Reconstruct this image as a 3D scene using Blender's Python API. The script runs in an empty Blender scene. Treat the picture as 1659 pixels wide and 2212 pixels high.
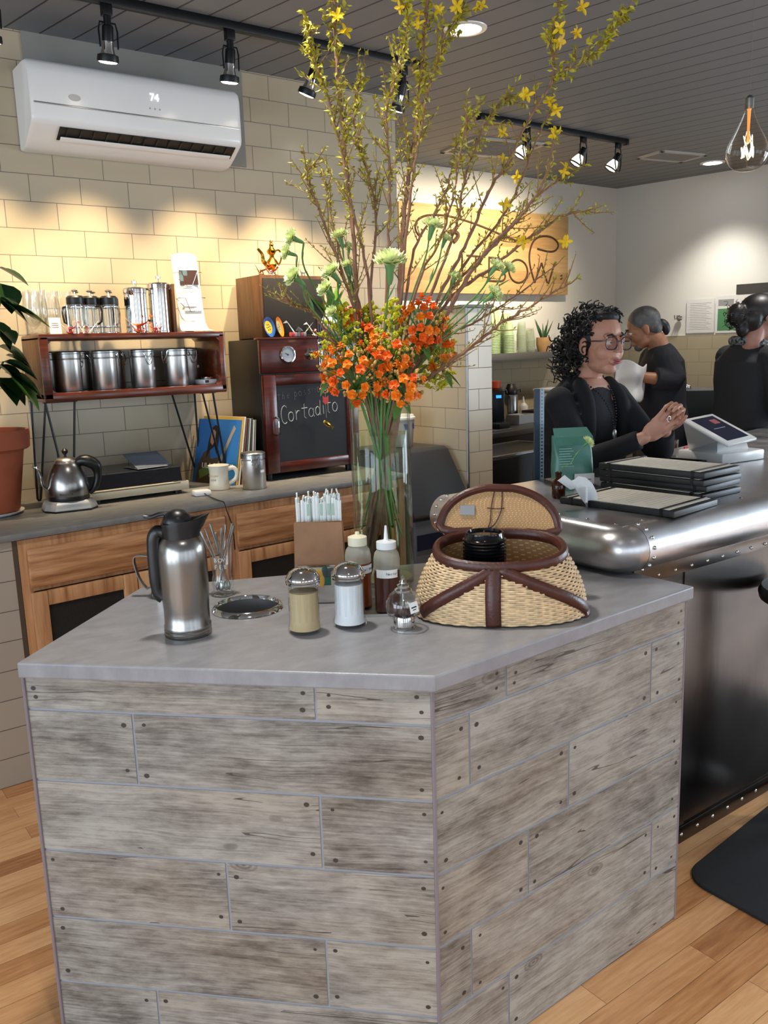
import bpy, bmesh, math, random
from mathutils import Vector, Matrix, Euler
from mathutils import noise as mnoise
PI = math.pi
S = bpy.context.scene
COL = S.collection
rnd = random.Random(7)
V = Vector

# ---------------------------------------------------------------- mesh helper
class MB:
    """collects shapes in plain lists; build() links them as ONE mesh object"""
    def __init__(s):
        s.v = []; s.f = []; s.m = []; s.uv = {}
    def add(s, vs, fs, m=0, M=None):
        o = len(s.v)
        if M is not None: vs = [M @ V(p) for p in vs]
        s.v += [tuple(p) for p in vs]
        s.f += [tuple(i + o for i in f) for f in fs]
        s.m += [m] * len(fs)
        return s
    def merge(s, o, M=None):
        k = len(s.v)
        s.v += [tuple(M @ V(p)) if M is not None else p for p in o.v]
        s.f += [tuple(i + k for i in f) for f in o.f]; s.m += o.m
        return s
    def box(s, c, d, rz=0.0, bev=0.0, m=0, M=None, seg=2):
        bm = bmesh.new(); bmesh.ops.create_cube(bm, size=1.0)
        for v in bm.verts: v.co = V((v.co.x * d[0], v.co.y * d[1], v.co.z * d[2]))
        if bev > 0:
            bmesh.ops.bevel(bm, geom=list(bm.edges), offset=min(bev, min(d) * .48), segments=seg, profile=.5, affect='EDGES')
        T = Matrix.Translation(c) @ Matrix.Rotation(rz, 4, 'Z')
        if M is not None: T = M @ T
        bm.verts.index_update()
        s.add([T @ v.co for v in bm.verts], [[v.index for v in f.verts] for f in bm.faces], m)
        bm.free(); return s
    def b2(s, a, b, bev=0.0, m=0, M=None):
        c = [(a[i] + b[i]) / 2 for i in range(3)]; d = [abs(b[i] - a[i]) for i in range(3)]
        return s.box(c, d, 0, bev, m, M)
    def prism(s, poly, z0, z1, m=0, M=None, bev=0.0):
        n = len(poly)
        vs = [(p[0], p[1], z0) for p in poly] + [(p[0], p[1], z1) for p in poly]
        fs = [tuple(range(n - 1, -1, -1)), tuple(range(n, 2 * n))] + [(i, (i + 1) % n, (i + 1) % n + n, i + n) for i in range(n)]
        if bev > 0:
            bm = bmesh.new(); bv = [bm.verts.new(p) for p in vs]
            for f in fs: bm.faces.new([bv[i] for i in f])
            bmesh.ops.recalc_face_normals(bm, faces=bm.faces)
            bmesh.ops.bevel(bm, geom=list(bm.edges), offset=bev, segments=2, profile=.5, affect='EDGES')
            bm.verts.index_update()
            s.add([v.co for v in bm.verts], [[v.index for v in f.verts] for f in bm.faces], m, M); bm.free(); return s
        return s.add(vs, fs, m, M)
    def lathe(s, prof, n=24, m=0, M=None, cap=True, ms=None):
        vs = []; fs = []; mm = []
        for r, z in prof:
            for k in range(n):
                a = 2 * PI * k / n; vs.append((r * math.cos(a), r * math.sin(a), z))
        for i in range(len(prof) - 1):
            for k in range(n):
                k2 = (k + 1) % n
                fs.append((i * n + k, i * n + k2, (i + 1) * n + k2, (i + 1) * n + k)); mm.append(ms[i] if ms else m)
        if cap:
            if prof[0][0] > 1e-5: fs.append(tuple(range(n - 1, -1, -1))); mm.append(ms[0] if ms else m)
            if prof[-1][0] > 1e-5: fs.append(tuple(range((len(prof) - 1) * n, len(prof) * n))); mm.append(ms[-1] if ms else m)
        s.add(vs, fs, 0, M); s.m[-len(fs):] = mm
        return s
    def cyl(s, a, b, r, r2=None, n=12, m=0, M=None):
        return s.tube([a, b], [r, r if r2 is None else r2], n, False, m, M)
    def tube(s, pts, r, n=8, closed=False, m=0, M=None, flat=1.0):
        P = [V(p) for p in pts]; N = len(P)
        R = [r] * N if not hasattr(r, '__len__') else list(r)
        vs = []; fs = []; up = None
        for i in range(N):
            if closed: t = P[(i + 1) % N] - P[i - 1]
            else: t = P[min(i + 1, N - 1)] - P[max(i - 1, 0)]
            if t.length < 1e-9: t = V((0, 0, 1))
            t.normalize()
            if up is None:
                up = V((0, 0, 1)) if abs(t.z) < .9 else V((1, 0, 0))
            x = up - t * up.dot(t)
            if x.length < 1e-6: x = t.orthogonal()
            x.normalize(); up = x; y = t.cross(x)
            for k in range(n):
                a = 2 * PI * k / n
                vs.append(P[i] + (x * math.cos(a) * flat + y * math.sin(a)) * R[i])
        E = N if closed else N - 1
        for i in range(E):
            j = (i + 1) % N
            for k in range(n):
                k2 = (k + 1) % n
                fs.append((i * n + k, i * n + k2, j * n + k2, j * n + k))
        if not closed:
            fs.append(tuple(range(n - 1, -1, -1))); fs.append(tuple(range((N - 1) * n, N * n)))
        return s.add(vs, fs, m, M)
    def ball(s, c, r, u=12, w=8, m=0, M=None, R=None):
        if not hasattr(r, '__len__'): r = (r, r, r)
        vs = [(0, 0, -1)]; fs = []
        for i in range(1, w):
            ph = -PI / 2 + PI * i / w
            for k in range(u):
                a = 2 * PI * k / u; vs.append((math.cos(ph) * math.cos(a), math.cos(ph) * math.sin(a), math.sin(ph)))
        vs.append((0, 0, 1)); L = len(vs) - 1
        for k in range(u):
            k2 = (k + 1) % u
            fs.append((0, 1 + k2, 1 + k)); fs.append((L, 1 + (w - 2) * u + k, 1 + (w - 2) * u + k2))
            for i in range(w - 2):
                fs.append((1 + i * u + k, 1 + i * u + k2, 1 + (i + 1) * u + k2, 1 + (i + 1) * u + k))
        T = Matrix.Translation(c) @ (R.to_4x4() if R is not None else Matrix.Identity(4)) @ Matrix.Diagonal((r[0], r[1], r[2], 1))
        if M is not None: T = M @ T
        return s.add(vs, fs, m, T)
    def quad(s, a, b, c, d, m=0):
        return s.add([a, b, c, d], [(0, 1, 2, 3)], m)
    def grid(s, fn, nu, nv, m=0, M=None, cu=False):
        vs = [fn(i / (nu if cu else nu), j / nv) for j in range(nv + 1) for i in range(nu + (0 if cu else 1))]
        w = nu if cu else nu + 1; fs = []
        for j in range(nv):
            for i in range(nu):
                i2 = (i + 1) % w if cu else i + 1
                fs.append((j * w + i, j * w + i2, (j + 1) * w + i2, (j + 1) * w + i))
        return s.add(vs, fs, m, M)
    def mesh(s, name, mats, ang=35):
        me = bpy.data.meshes.new(name); me.from_pydata(s.v, [], s.f); me.validate(); 
        for k in (mats if isinstance(mats, (list, tuple)) else [mats]): me.materials.append(k)
        if len(me.polygons) == len(s.m): me.polygons.foreach_set('material_index', s.m)
        bm = bmesh.new(); bm.from_mesh(me); bmesh.ops.recalc_face_normals(bm, faces=bm.faces); bm.to_mesh(me); bm.free()
        if ang:
            me.polygons.foreach_set('use_smooth', [True] * len(me.polygons))
            me.set_sharp_from_angle(angle=math.radians(ang))
        me.update(); return me
    def build(s, name, mats, parent=None, ang=35, loc=None, rz=0.0):
        o = bpy.data.objects.new(name, s.mesh(name, mats, ang)); COL.objects.link(o)
        if parent is not None: o.parent = parent
        if loc is not None: o.location = loc
        o.rotation_euler.z = rz
        return o

def tag(o, label=None, cat=None, group=None, kind=None):
    if label: o['label'] = label
    if cat: o['category'] = cat
    if group: o['group'] = group
    if kind: o['kind'] = kind
    return o
def thing(name, label, cat, loc, rz=0.0, group=None):
    o = bpy.data.objects.new(name, None); COL.objects.link(o); o.empty_display_size = .05
    o.location = loc; o.rotation_euler.z = rz
    return tag(o, label, cat, group)
def single(name, mb, mats, label, cat, loc=None, rz=0.0, group=None, ang=35):
    return tag(mb.build(name, mats, None, ang, loc, rz), label, cat, group)
def struct(name, mb, mats, ang=35):
    return tag(mb.build(name, mats, None, ang), None, None, None, 'structure')
def dup(root, loc=None, rz=None, label=None, group=None, rot=None):
    r = root.copy(); COL.objects.link(r)
    if loc is not None: r.location = loc
    if rz is not None: r.rotation_euler.z = rz
    if rot is not None: r.rotation_euler = rot
    if label: r['label'] = label
    if group: r['group'] = group
    for ch in list(root.children):
        c = ch.copy(); COL.objects.link(c); c.parent = r
        for g in list(ch.children):
            d = g.copy(); COL.objects.link(d); d.parent = c
    return r
def arc(c, r, a0, a1, n, pl='xz', y=0.0):
    out = []
    for i in range(n + 1):
        a = a0 + (a1 - a0) * i / n; p, q = c[0] + r * math.cos(a), c[1] + r * math.sin(a)
        out.append((p, y, q) if pl == 'xz' else ((p, q, y) if pl == 'xy' else (y, p, q)))
    return out
def spline(pts, k=6):
    P = [V(p) for p in pts]; out = []
    for i in range(len(P) - 1):
        a, b, c, d = P[max(i - 1, 0)], P[i], P[i + 1], P[min(i + 2, len(P) - 1)]
        for j in range(k):
            t = j / k
            out.append(.5 * ((2 * b) + (c - a) * t + (2 * a - 5 * b + 4 * c - d) * t * t + (3 * b - a - 3 * c + d) * t ** 3))
    out.append(P[-1]); return out
def frame(o, x, y):
    """matrix with local x, y axes and z = x cross y"""
    x = V(x).normalized(); y = V(y); y = (y - x * y.dot(x)).normalized(); z = x.cross(y)
    return Matrix(((x.x, y.x, z.x, o[0]), (x.y, y.y, z.y, o[1]), (x.z, y.z, z.z, o[2]), (0, 0, 0, 1)))
def write(name, strokes, mat, parent, M, r=.002, ang=60, n=5):
    mb = MB()
    for st in strokes: mb.tube([M @ V(p if len(p) == 3 else (p[0], p[1], 0)) for p in st], r, n)
    return mb.build(name, mat, parent, ang)
def text(name, body, size, mat, parent, M, depth=.0004, align='CENTER'):
    cu = bpy.data.curves.new(name, 'FONT'); cu.body = body; cu.size = size; cu.extrude = depth; cu.align_x = align; cu.align_y = 'CENTER'
    o = bpy.data.objects.new(name, cu); o.matrix_world = M
    COL.objects.link(o); dg = bpy.context.evaluated_depsgraph_get(); dg.update()
    me = bpy.data.meshes.new_from_object(o.evaluated_get(dg)); me.name = name
    bpy.data.objects.remove(o); me.transform(M); me.materials.clear(); me.materials.append(mat)
    p = bpy.data.objects.new(name, me); COL.objects.link(p)
    if parent is not None: p.parent = parent
    return p
def voxel(mb, size, it=6, fac=.5):
    """union of the closed shapes in mb as one continuous surface"""
    me = bpy.data.meshes.new('u'); me.from_pydata(mb.v, [], mb.f)
    bm = bmesh.new(); bm.from_mesh(me); bmesh.ops.recalc_face_normals(bm, faces=bm.faces); bm.to_mesh(me); bm.free()
    o = bpy.data.objects.new('u', me); COL.objects.link(o)
    r = o.modifiers.new('r', 'REMESH'); r.mode = 'VOXEL'; r.voxel_size = size
    if it:
        sm = o.modifiers.new('s', 'SMOOTH'); sm.iterations = it; sm.factor = fac
    dg = bpy.context.evaluated_depsgraph_get(); dg.update()
    out = bpy.data.meshes.new_from_object(o.evaluated_get(dg))
    bpy.data.objects.remove(o); bpy.data.meshes.remove(me)
    out.polygons.foreach_set('use_smooth', [True] * len(out.polygons)); return out
def link(name, me, mats, parent=None):
    me.name = name; me.materials.clear()
    for k in (mats if isinstance(mats, (list, tuple)) else [mats]): me.materials.append(k)
    o = bpy.data.objects.new(name, me); COL.objects.link(o)
    if parent is not None: o.parent = parent
    return o

# ---------------------------------------------------------------- materials
def lin(c):
    return tuple(((x / 12.92) if x <= .04045 else ((x + .055) / 1.055) ** 2.4) for x in c) + (1.0,)
def rgb(h):
    return lin(tuple(int(h[i:i + 2], 16) / 255 for i in (0, 2, 4)))
class NT:
    def __init__(s, name):
        s.mat = bpy.data.materials.new(name); s.mat.use_nodes = True; s.t = s.mat.node_tree; s.t.nodes.clear()
        s.out = s.n('ShaderNodeOutputMaterial')
    def n(s, k, **kw):
        x = s.t.nodes.new(k)
        for a, b in kw.items():
            if a.startswith('_'): setattr(x, a[1:], b)
            else:
                key = int(a[1:]) if a[0] == 'i' and a[1:].isdigit() else a.replace('_', ' ')
                if isinstance(b, bpy.types.NodeSocket): s.t.links.new(b, x.inputs[key])
                else: x.inputs[key].default_value = b
        return x
    def l(s, a, b): s.t.links.new(a, b)
    def ramp(s, fac, stops, interp='LINEAR'):
        r = s.n('ShaderNodeValToRGB', Fac=fac); r.color_ramp.interpolation = interp
        e = r.color_ramp.elements
        while len(e) < len(stops): e.new(.5)
        for i, (p, c) in enumerate(stops): e[i].position = p; e[i].color = c
        return r.outputs[0]
    def math(s, op, a, b=0.0, c=0.0):
        return s.n('ShaderNodeMath', _operation=op, i0=a, i1=b, i2=c).outputs[0]
    def mix(s, fac, a, b, mode='MIX'):
        x = s.n('ShaderNodeMix', _data_type='RGBA', _blend_type=mode)
        for k, v in ((0, fac), (6, a), (7, b)):
            if isinstance(v, bpy.types.NodeSocket): s.l(v, x.inputs[k])
            else: x.inputs[k].default_value = v
        return x.outputs[2]
    def pos(s, kind='Object'):
        return s.n('ShaderNodeTexCoord').outputs[kind]
    def map(s, vec, scale=(1, 1, 1), rot=(0, 0, 0), loc=(0, 0, 0)):
        return s.n('ShaderNodeMapping', Vector=vec, Location=loc, Rotation=rot, Scale=scale).outputs[0]
    def noise(s, vec, scale=5.0, detail=3.0, rough=.5):
        return s.n('ShaderNodeTexNoise', Vector=vec, Scale=scale, Detail=detail, Roughness=rough).outputs[0]
    def bump(s, h, strength=.2, dist=.01):
        return s.n('ShaderNodeBump', Strength=strength, Distance=dist, Height=h).outputs[0]
    def princ(s, col, rough=.5, metal=0.0, normal=None, **kw):
        p = s.n('ShaderNodeBsdfPrincipled', Base_Color=col, Roughness=rough, Metallic=metal, **kw)
        if normal is not None: s.l(normal, p.inputs['Normal'])
        s.l(p.outputs[0], s.out.inputs[0]); return s.mat
_mc = {}
def P(name, hexc, rough=.5, metal=0.0, var=0.0, vs=20.0, bump=0.0, bs=60.0, **kw):
    if name in _mc: return _mc[name]
    t = NT(name); c = rgb(hexc); col = c
    if var:
        nz = t.noise(t.pos(), vs, 4)
        col = t.ramp(nz, [(.3, tuple(x * (1 - var) for x in c[:3]) + (1,)), (.7, tuple(min(1, x * (1 + var)) for x in c[:3]) + (1,))])
    nm = t.bump(t.noise(t.pos(), bs, 3), bump, .003) if bump else None
    _mc[name] = t.princ(col, rough, metal, nm, **kw); return _mc[name]
def thin(name, tint='ffffff', refl=1.0, rough=.02, body=0.0, bodyc='ffffff', ior=1.45):
    """thin clear sheet: see-through with a mirror sheen that grows at grazing angles"""
    t = NT(name)
    tr = t.n('ShaderNodeBsdfTransparent', Color=rgb(tint)); gl = t.n('ShaderNodeBsdfGlossy', Roughness=rough)
    lw = t.n('ShaderNodeLayerWeight', Blend=.5).outputs[1]; f0 = ((ior - 1) / (ior + 1)) ** 2; fr = t.math('ADD', f0, t.math('MULTIPLY', t.math('POWER', lw, 5.0), 1 - f0))
    sh = t.n('ShaderNodeMixShader', Fac=t.math('MULTIPLY', fr, refl), i1=tr.outputs[0], i2=gl.outputs[0]).outputs[0]
    if body:
        df = t.n('ShaderNodeBsdfDiffuse', Color=rgb(bodyc))
        sh = t.n('ShaderNodeMixShader', Fac=body, i1=sh, i2=df.outputs[0]).outputs[0]
    t.l(sh, t.out.inputs[0]); return t.mat
def emit(name, hexc, k):
    t = NT(name); e = t.n('ShaderNodeEmission', Color=rgb(hexc), Strength=k); t.l(e.outputs[0], t.out.inputs[0]); return t.mat
def wood(name, dark, mid, light, scale=(1.2, 14, 14), rough=.4, coat=0.0, rot=(0, 0, 0), bump=.1, freq=6.0):
    t = NT(name); v = t.map(t.pos(), scale, rot)
    a = t.noise(v, freq, 5, .6); b = t.noise(t.map(t.pos(), tuple(x * .35 for x in scale), rot), freq, 2)
    f = t.math('ADD', t.math('MULTIPLY', a, .6), t.math('MULTIPLY', b, .4))
    col = t.ramp(f, [(.32, rgb(dark)), (.5, rgb(mid)), (.68, rgb(light))])
    return t.princ(col, rough, 0, t.bump(a, bump, .002), Coat_Weight=coat, Coat_Roughness=.12)
def brick_wall(name, ax, ox, oz, bw, bh, c1, c2, mortar, ms=.0035, rough=.25, bump=.35):
    t = NT(name); sp = t.n('ShaderNodeSeparateXYZ', Vector=t.pos())
    u = t.math('SUBTRACT', sp.outputs[ax], ox); w = t.math('SUBTRACT', sp.outputs[2], oz)
    vec = t.n('ShaderNodeCombineXYZ', X=u, Y=w).outputs[0]
    b = t.n('ShaderNodeTexBrick', Vector=vec, Color1=rgb(c1), Color2=rgb(c2), Mortar=rgb(mortar), Scale=1.0, Mortar_Size=ms / 2, Mortar_Smooth=.3, Bias=0.0, Brick_Width=bw, Row_Height=bh)
    h = t.math('SUBTRACT', 1.0, b.outputs[1])
    wv = t.math('MULTIPLY', t.noise(t.pos(), 7, 2), .25)
    r = t.math('ADD', rough, t.math('MULTIPLY', b.outputs[1], .5))
    return t.princ(b.outputs[0], r, 0, t.bump(t.math('ADD', h, wv), bump, .0025))
M = {}
M['tile'] = brick_wall('cream_wall_tile', 0, .3365, 0, .2155, .1112, 'bcae94', 'c0b299', '6e675c')
M['tile_y'] = brick_wall('cream_end_tile', 1, .03, .01, .2155, .1112, 'b9ad95', 'beb29a', '6e675c')
M['tile_base'] = brick_wall('shaded_base_tile', 0, -.1, .0, .9, .1112, 'a5998a', 'a99d8e', '544d45')  # cream wall tile darkened; the base's shade is put into its colour
M['tile_far'] = brick_wall('tan_wainscot_tile', 1, .03, .02, .2155, .1112, 'a89d82', 'ada287', '857b66', rough=.3)
M['tile_far_x'] = brick_wall('tan_back_tile', 0, .03, .02, .2155, .1112, 'a89d82', 'ada287', '857b66', rough=.3)
M['paint'] = P('white_wall_paint', 'd9d6cc', .85, bump=.03)
M['greypaint'] = P('grey_wall_paint', '8d8b84', .8)
M['plaster'] = P('room_plaster', 'c9c6bf', .9)
M['chrome'] = P('chrome', 'd8d8d6', .07, 1.0)
M['steel'] = P('brushed_steel', '96938f', .25, 1.0, Anisotropic=.5)
M['satin'] = P('satin_steel', 'b4b3b0', .32, 1.0)
M['dsteel'] = P('dark_steel', '6f6f70', .3, 1.0)
M['black'] = P('black_plastic', '0d0d0f', .35)
M['blackm'] = P('black_metal', '0c0c0f', .4, .3)
M['mesh'] = P('dark_mesh', '191817', .7)
M['white'] = P('white_plastic', 'ededeb', .22)
M['cream'] = P('cream_ceramic', 'e8e2d2', .2)
M['paper'] = P('white_paper', 'f3f2ee', .8)
M['glass'] = thin('clear_glass', 'fdfefe', 1.4)
M['glass2'] = thin('shaker_glass', 'fbfcfc', .8)
M['gold'] = P('brass', 'c79a3a', .2, 1.0)
M['red'] = P('red_paper', 'c23b35', .6)
M['mahog'] = wood('mahogany', '2a0b06', '471509', '5c2010', (1.5, 1.5, 14), .28, .4)
M['redwood'] = wood('shelf_wood', '301308', '5a260f', '7a3a1a', (1.2, 12, 12), .3, .5)
M['ashwood'] = wood('shelf_side_wood', '4a2f1b', '6a4527', '7b5533', (10, 10, 1.2), .5)
M['walnut'] = wood('walnut', '3a2413', '5c3b20', '70492a', (12, 12, 1.2), .45, .1)
M['hickory'] = wood('hickory', '7d4d2c', 'b58359', 'd2a87c', (.9, 9, 11), .38, .2, freq=4.5)
M['hickoryv'] = wood('hickory_upright', '8a5a37', 'ba895f', 'cfa378', (11, 9, .9), .38, .2, freq=4.5)
M['skin'] = P('skin', 'c08a70', .5, var=.06, vs=30, Subsurface_Weight=.12, Subsurface_Radius=(.02, .008, .004))
M['hair'] = P('dark_hair', '14100e', .5)
M['cloth'] = P('black_knit', '121317', .9, bump=.3, bs=300)
M['cloth2'] = P('charcoal_knit', '26272b', .9, bump=.3, bs=300)
# ---------------------------------------------------------------- room
ZC = 2.897; YW = 3.965; XE = 3.056; YS = 5.25
t = NT('oak_floor')
sp = t.n('ShaderNodeSeparateXYZ', Vector=t.pos())
vec = t.n('ShaderNodeCombineXYZ', X=sp.outputs[0], Y=sp.outputs[1]).outputs[0]
b = t.n('ShaderNodeTexBrick', Vector=vec, Color1=(0, 0, 0, 1), Color2=(1, 1, 1, 1), Mortar=(.4, .4, .4, 1), Scale=1.0, Mortar_Size=.0006, Mortar_Smooth=.2, Bias=0.0, Brick_Width=.9, Row_Height=.083, _offset=.37, _offset_frequency=2)
h = t.n('ShaderNodeTexWhiteNoise', Vector=b.outputs[0]).outputs[0]
g = t.noise(t.map(t.n('ShaderNodeVectorMath', _operation='ADD', i0=t.pos(), i1=t.n('ShaderNodeVectorMath', _operation='SCALE', i0=b.outputs[0], Scale=7.0).outputs[0]).outputs[0], (1.3, 15, 15)), 5, 5, .62)
f = t.math('ADD', t.math('MULTIPLY', b.outputs[0], .45), t.math('MULTIPLY', g, .62))
c = t.ramp(f, [(.2, rgb('855532')), (.42, rgb('b07d50')), (.62, rgb('c8986a')), (.85, rgb('d9ae80'))])
c = t.mix(b.outputs[1], c, rgb('4a2f1c'))
M['floor'] = t.princ(c, .33, 0, t.bump(g, .06, .002))
struct('floor', MB().b2((-4.2, -4.2, -.1), (8.6, 5.6, 0)), M['floor'], 0)
t = NT('grey_plank_ceiling')
v = t.map(t.pos(), rot=(0, 0, 0))
sp = t.n('ShaderNodeSeparateXYZ', Vector=v)
k = t.math('ADD', t.math('MULTIPLY', sp.outputs[0], .983), t.math('MULTIPLY', sp.outputs[1], .181))
fr = t.math('FRACT', t.math('DIVIDE', k, .135))
d = t.math('ABSOLUTE', t.math('SUBTRACT', fr, .5))
gr = t.math('GREATER_THAN', d, .468)
c = t.mix(gr, rgb('7d8186'), rgb('35363a'))
M['ceil'] = t.princ(c, .62, 0, t.bump(t.math('SUBTRACT', 1, gr), .5, .006))
struct('ceiling', MB().b2((-4.2, -4.2, ZC), (8.6, 5.6, ZC + .1)), M['ceil'], 0)
struct('wall_left', MB().b2((-4.0, YW, 0), (XE, YW + .15, ZC)), M['tile'], 0)
struct('wall_return', MB().b2((XE - .15, YW + .15, 0), (XE, YS, ZC)), M['paint'], 0)
struct('wall_back', MB().b2((XE - .15, YS, 0), (6.75, YS + .15, ZC)), M['paint'], 0)
RA = math.atan2(-.983, .181); rd = V((.181, -.983, 0)); R0 = V((6.541, 5.26, 0)); rn = V((-.983, -.181, 0))
MR = Matrix.Translation(R0) @ Matrix.Rotation(RA, 4, 'Z')       # local x runs along the right wall towards the viewer, local -y into the room
struct('trim_1', MB().b2((.0, -.012, 0), (4.2, 0, 1.585), M=MR), M['tile_far'], 0)
struct('trim_2', MB().b2((XE, YS - .012, 0), (6.53, YS, 1.42)), M['tile_far_x'], 0)
M['brownwall'] = P('brown_wood_wall', '82583a', .7)
# plain plaster walls with tall shop windows behind the viewer
def winwall(name, x0, x1, zs, zt, wins, mk, mat='plaster'):
    mb = MB(); cur = x0
    for a, b in wins:
        mb.b2((cur, 0, 0), (a, .15, ZC)); mb.b2((a, 0, 0), (b, .15, zs)); mb.b2((a, 0, zt), (b, .15, ZC)); cur = b
    mb.b2((cur, 0, 0), (x1, .15, ZC)); mb.v = [tuple(mk @ V(p)) for p in mb.v]
    struct(name, mb, M[mat], 0)
    for i, (a, b) in enumerate(wins):
        f = MB()
        for p, q in (((a, .03, zs), (a + .05, .1, zt)), ((b - .05, .03, zs), (b, .1, zt)), ((a, .03, zs), (b, .1, zs + .05)), ((a, .03, zt - .05), (b, .1, zt)), (((a + b) / 2 - .02, .04, zs), ((a + b) / 2 + .02, .09, zt))): f.b2(p, q)
        f.v = [tuple(mk @ V(p)) for p in f.v]
        struct('window_%d' % (len([o for o in COL.objects if o.name.startswith('window_')]) + 1), f, M['blackm'], 0)
winwall('wall_entry', -4.1, 5.6, .35, 2.45, [(-3.4, -1.7), (-1.2, .5), (1.0, 2.7)], Matrix.Translation((-4.0, 0, 0)) @ Matrix.Rotation(PI / 2, 4, 'Z'))
winwall('wall_front', -4.2, 8.4, .35, 2.45, [(-3.2, -1.4), (-.9, .9), (1.4, 3.2), (3.7, 5.5)], Matrix.Translation((0, -4.15, 0)), 'brownwall')
winwall('wall_right', -.2, 9.6, .35, 2.45, [(4.4, 6.2), (6.7, 8.5)], MR, 'paint')
# stub wall of tiles with chrome corner
struct('wall_partition', MB().b2((XE, 3.405, 0), (XE + .18, YW + .01, 1.755), bev=.002), M['tile_y'], 0)
bpy.data.objects['wall_partition'].data.materials.append(M['tile'])
for p in bpy.data.objects['wall_partition'].data.polygons:
    if abs(p.normal.y) > .5: p.material_index = 1
struct('trim_3', MB().cyl((XE, 3.405, 0), (XE, 3.405, 1.757), .007, n=8), M['satin'])
struct('trim_4', MB().b2((XE - .01, 3.395, 1.755), (XE + .19, YW, 1.772), bev=.003), P('grey_cap', '6d6a66', .4))
# grey board the air conditioner hangs on
struct('trim_5', MB().b2((1.118, YW - .006, 2.455), (2.128, YW, ZC)), M['greypaint'], 0)
# tiled base under the back counter
struct('wall_counter', MB().b2((-4.0, 3.24, 0), (.70, 3.3, .922)), M['tile_base'], 0)
struct('trim_6', MB().b2((.70, 3.238, 0), (.716, 3.3, .922)), P('dark_edge_strip', '4b3d30', .6), 0)
# ---------------------------------------------------------------- back counter and its cabinets
slate = NT('grey_slate'); v = slate.pos()
a = slate.noise(slate.map(v, (3, 6, 3)), 6, 5, .6)
M['slate'] = slate.princ(slate.ramp(a, [(.3, rgb('6c6b69')), (.7, rgb('7f7e7b'))]), .42, 0, slate.bump(slate.noise(slate.map(v, (1, 2.2, 1)), 55, 4), .12, .003))
c = MB().prism([(-3.95, 3.215), (.62, 3.215), (2.3, 3.325), (2.585, 3.345), (2.585, YW), (-3.95, YW)], .926, .95, bev=.003)
single('countertop', c, M['slate'], 'grey slate worktop of the back counter along the tiled wall', 'worktop', ang=30)
MC = Matrix.Translation((.69, 3.235, 0)) @ Matrix.Rotation(math.atan2(.105, 1.61), 4, 'Z')
def cabinet(x0, x1, label, dw):
    t = thing('base_cabinet', label, 'cabinet', MC @ V((x0, 0, 0)), math.atan2(.105, 1.61), 'hickory cabinets under the back counter')
    w = x1 - x0; s = .04
    m = MB()
    m.b2((0, 0, .1), (w, .55, .12)); m.b2((0, .02, .1), (.018, .55, .92)); m.b2((w - .018, .02, .1), (w, .55, .92)); m.b2((0, .53, .1), (w, .55, .92)); m.b2((0, .06, 0), (w, .52, .1))
    m.build('carcass', M['hickoryv'], t, 0)
    m = MB(); m.b2((0, 0, .1), (s, .02, .922)); m.b2((w - s, 0, .1), (w, .02, .922)); m.b2((s, 0, .885), (w - s, .02, .922)); m.b2((s, 0, .725), (w - s, .02, .75)); m.b2((s, 0, .1), (w - s, .02, .13))
    m.build('face_frame', M['hickoryv'], t, 0)
    xs = s - .012
    while xs < w - s - .05:
        xe = min(xs + dw, w - s + .012)
        MB().b2((xs, -.02, .742), (xe, 0, .888), bev=.006).build('drawer', M['hickory'], t)
        n = 1 if xe - xs < .5 else 2
        for q in range(n):
            a = xs + (xe - xs) / n * q + (.002 if q else 0); bb = xs + (xe - xs) / n * (q + 1) - .002
            d = MB(); z0, z1 = .118, .722; f = .056
            d.b2((a, -.02, z0), (a + f, 0, z1), bev=.004); d.b2((bb - f, -.02, z0), (bb, 0, z1), bev=.004)
            d.b2((a + f, -.018, z0), (bb - f, 0, z0 + f), bev=.003); d.b2((a + f, -.018, z1 - f), (bb - f, 0, z1), bev=.003)
            d = d.build('door', M['hickoryv'], t)
            k = MB(); st = .008; u = a + f
            k.b2((a + f, -.006, z0 + f), (bb - f, -.003, z1 - f))
            k = k.build('mesh_panel', M['meshp'], d, 0)
        xs = xe + .03
    return t
t = NT('woven_wire_mesh'); v = t.pos(); sp = t.n('ShaderNodeSeparateXYZ', Vector=v)
wv = lambda o: t.math('ABSOLUTE', t.math('SINE', t.math('MULTIPLY', o, 520)))
k = t.math('MAXIMUM', wv(sp.outputs[0]), wv(sp.outputs[2]))
M['meshp'] = t.princ(t.ramp(k, [(.7, rgb('0a0a0a')), (.95, rgb('2b2926'))]), .6, .2)
cabinet(0.028, .9, 'hickory cabinet with mesh doors below the kettle and turntable', .9)
cabinet(.902, 1.9, 'hickory cabinet with mesh door below the chalkboard tap cabinet', .9)
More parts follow.
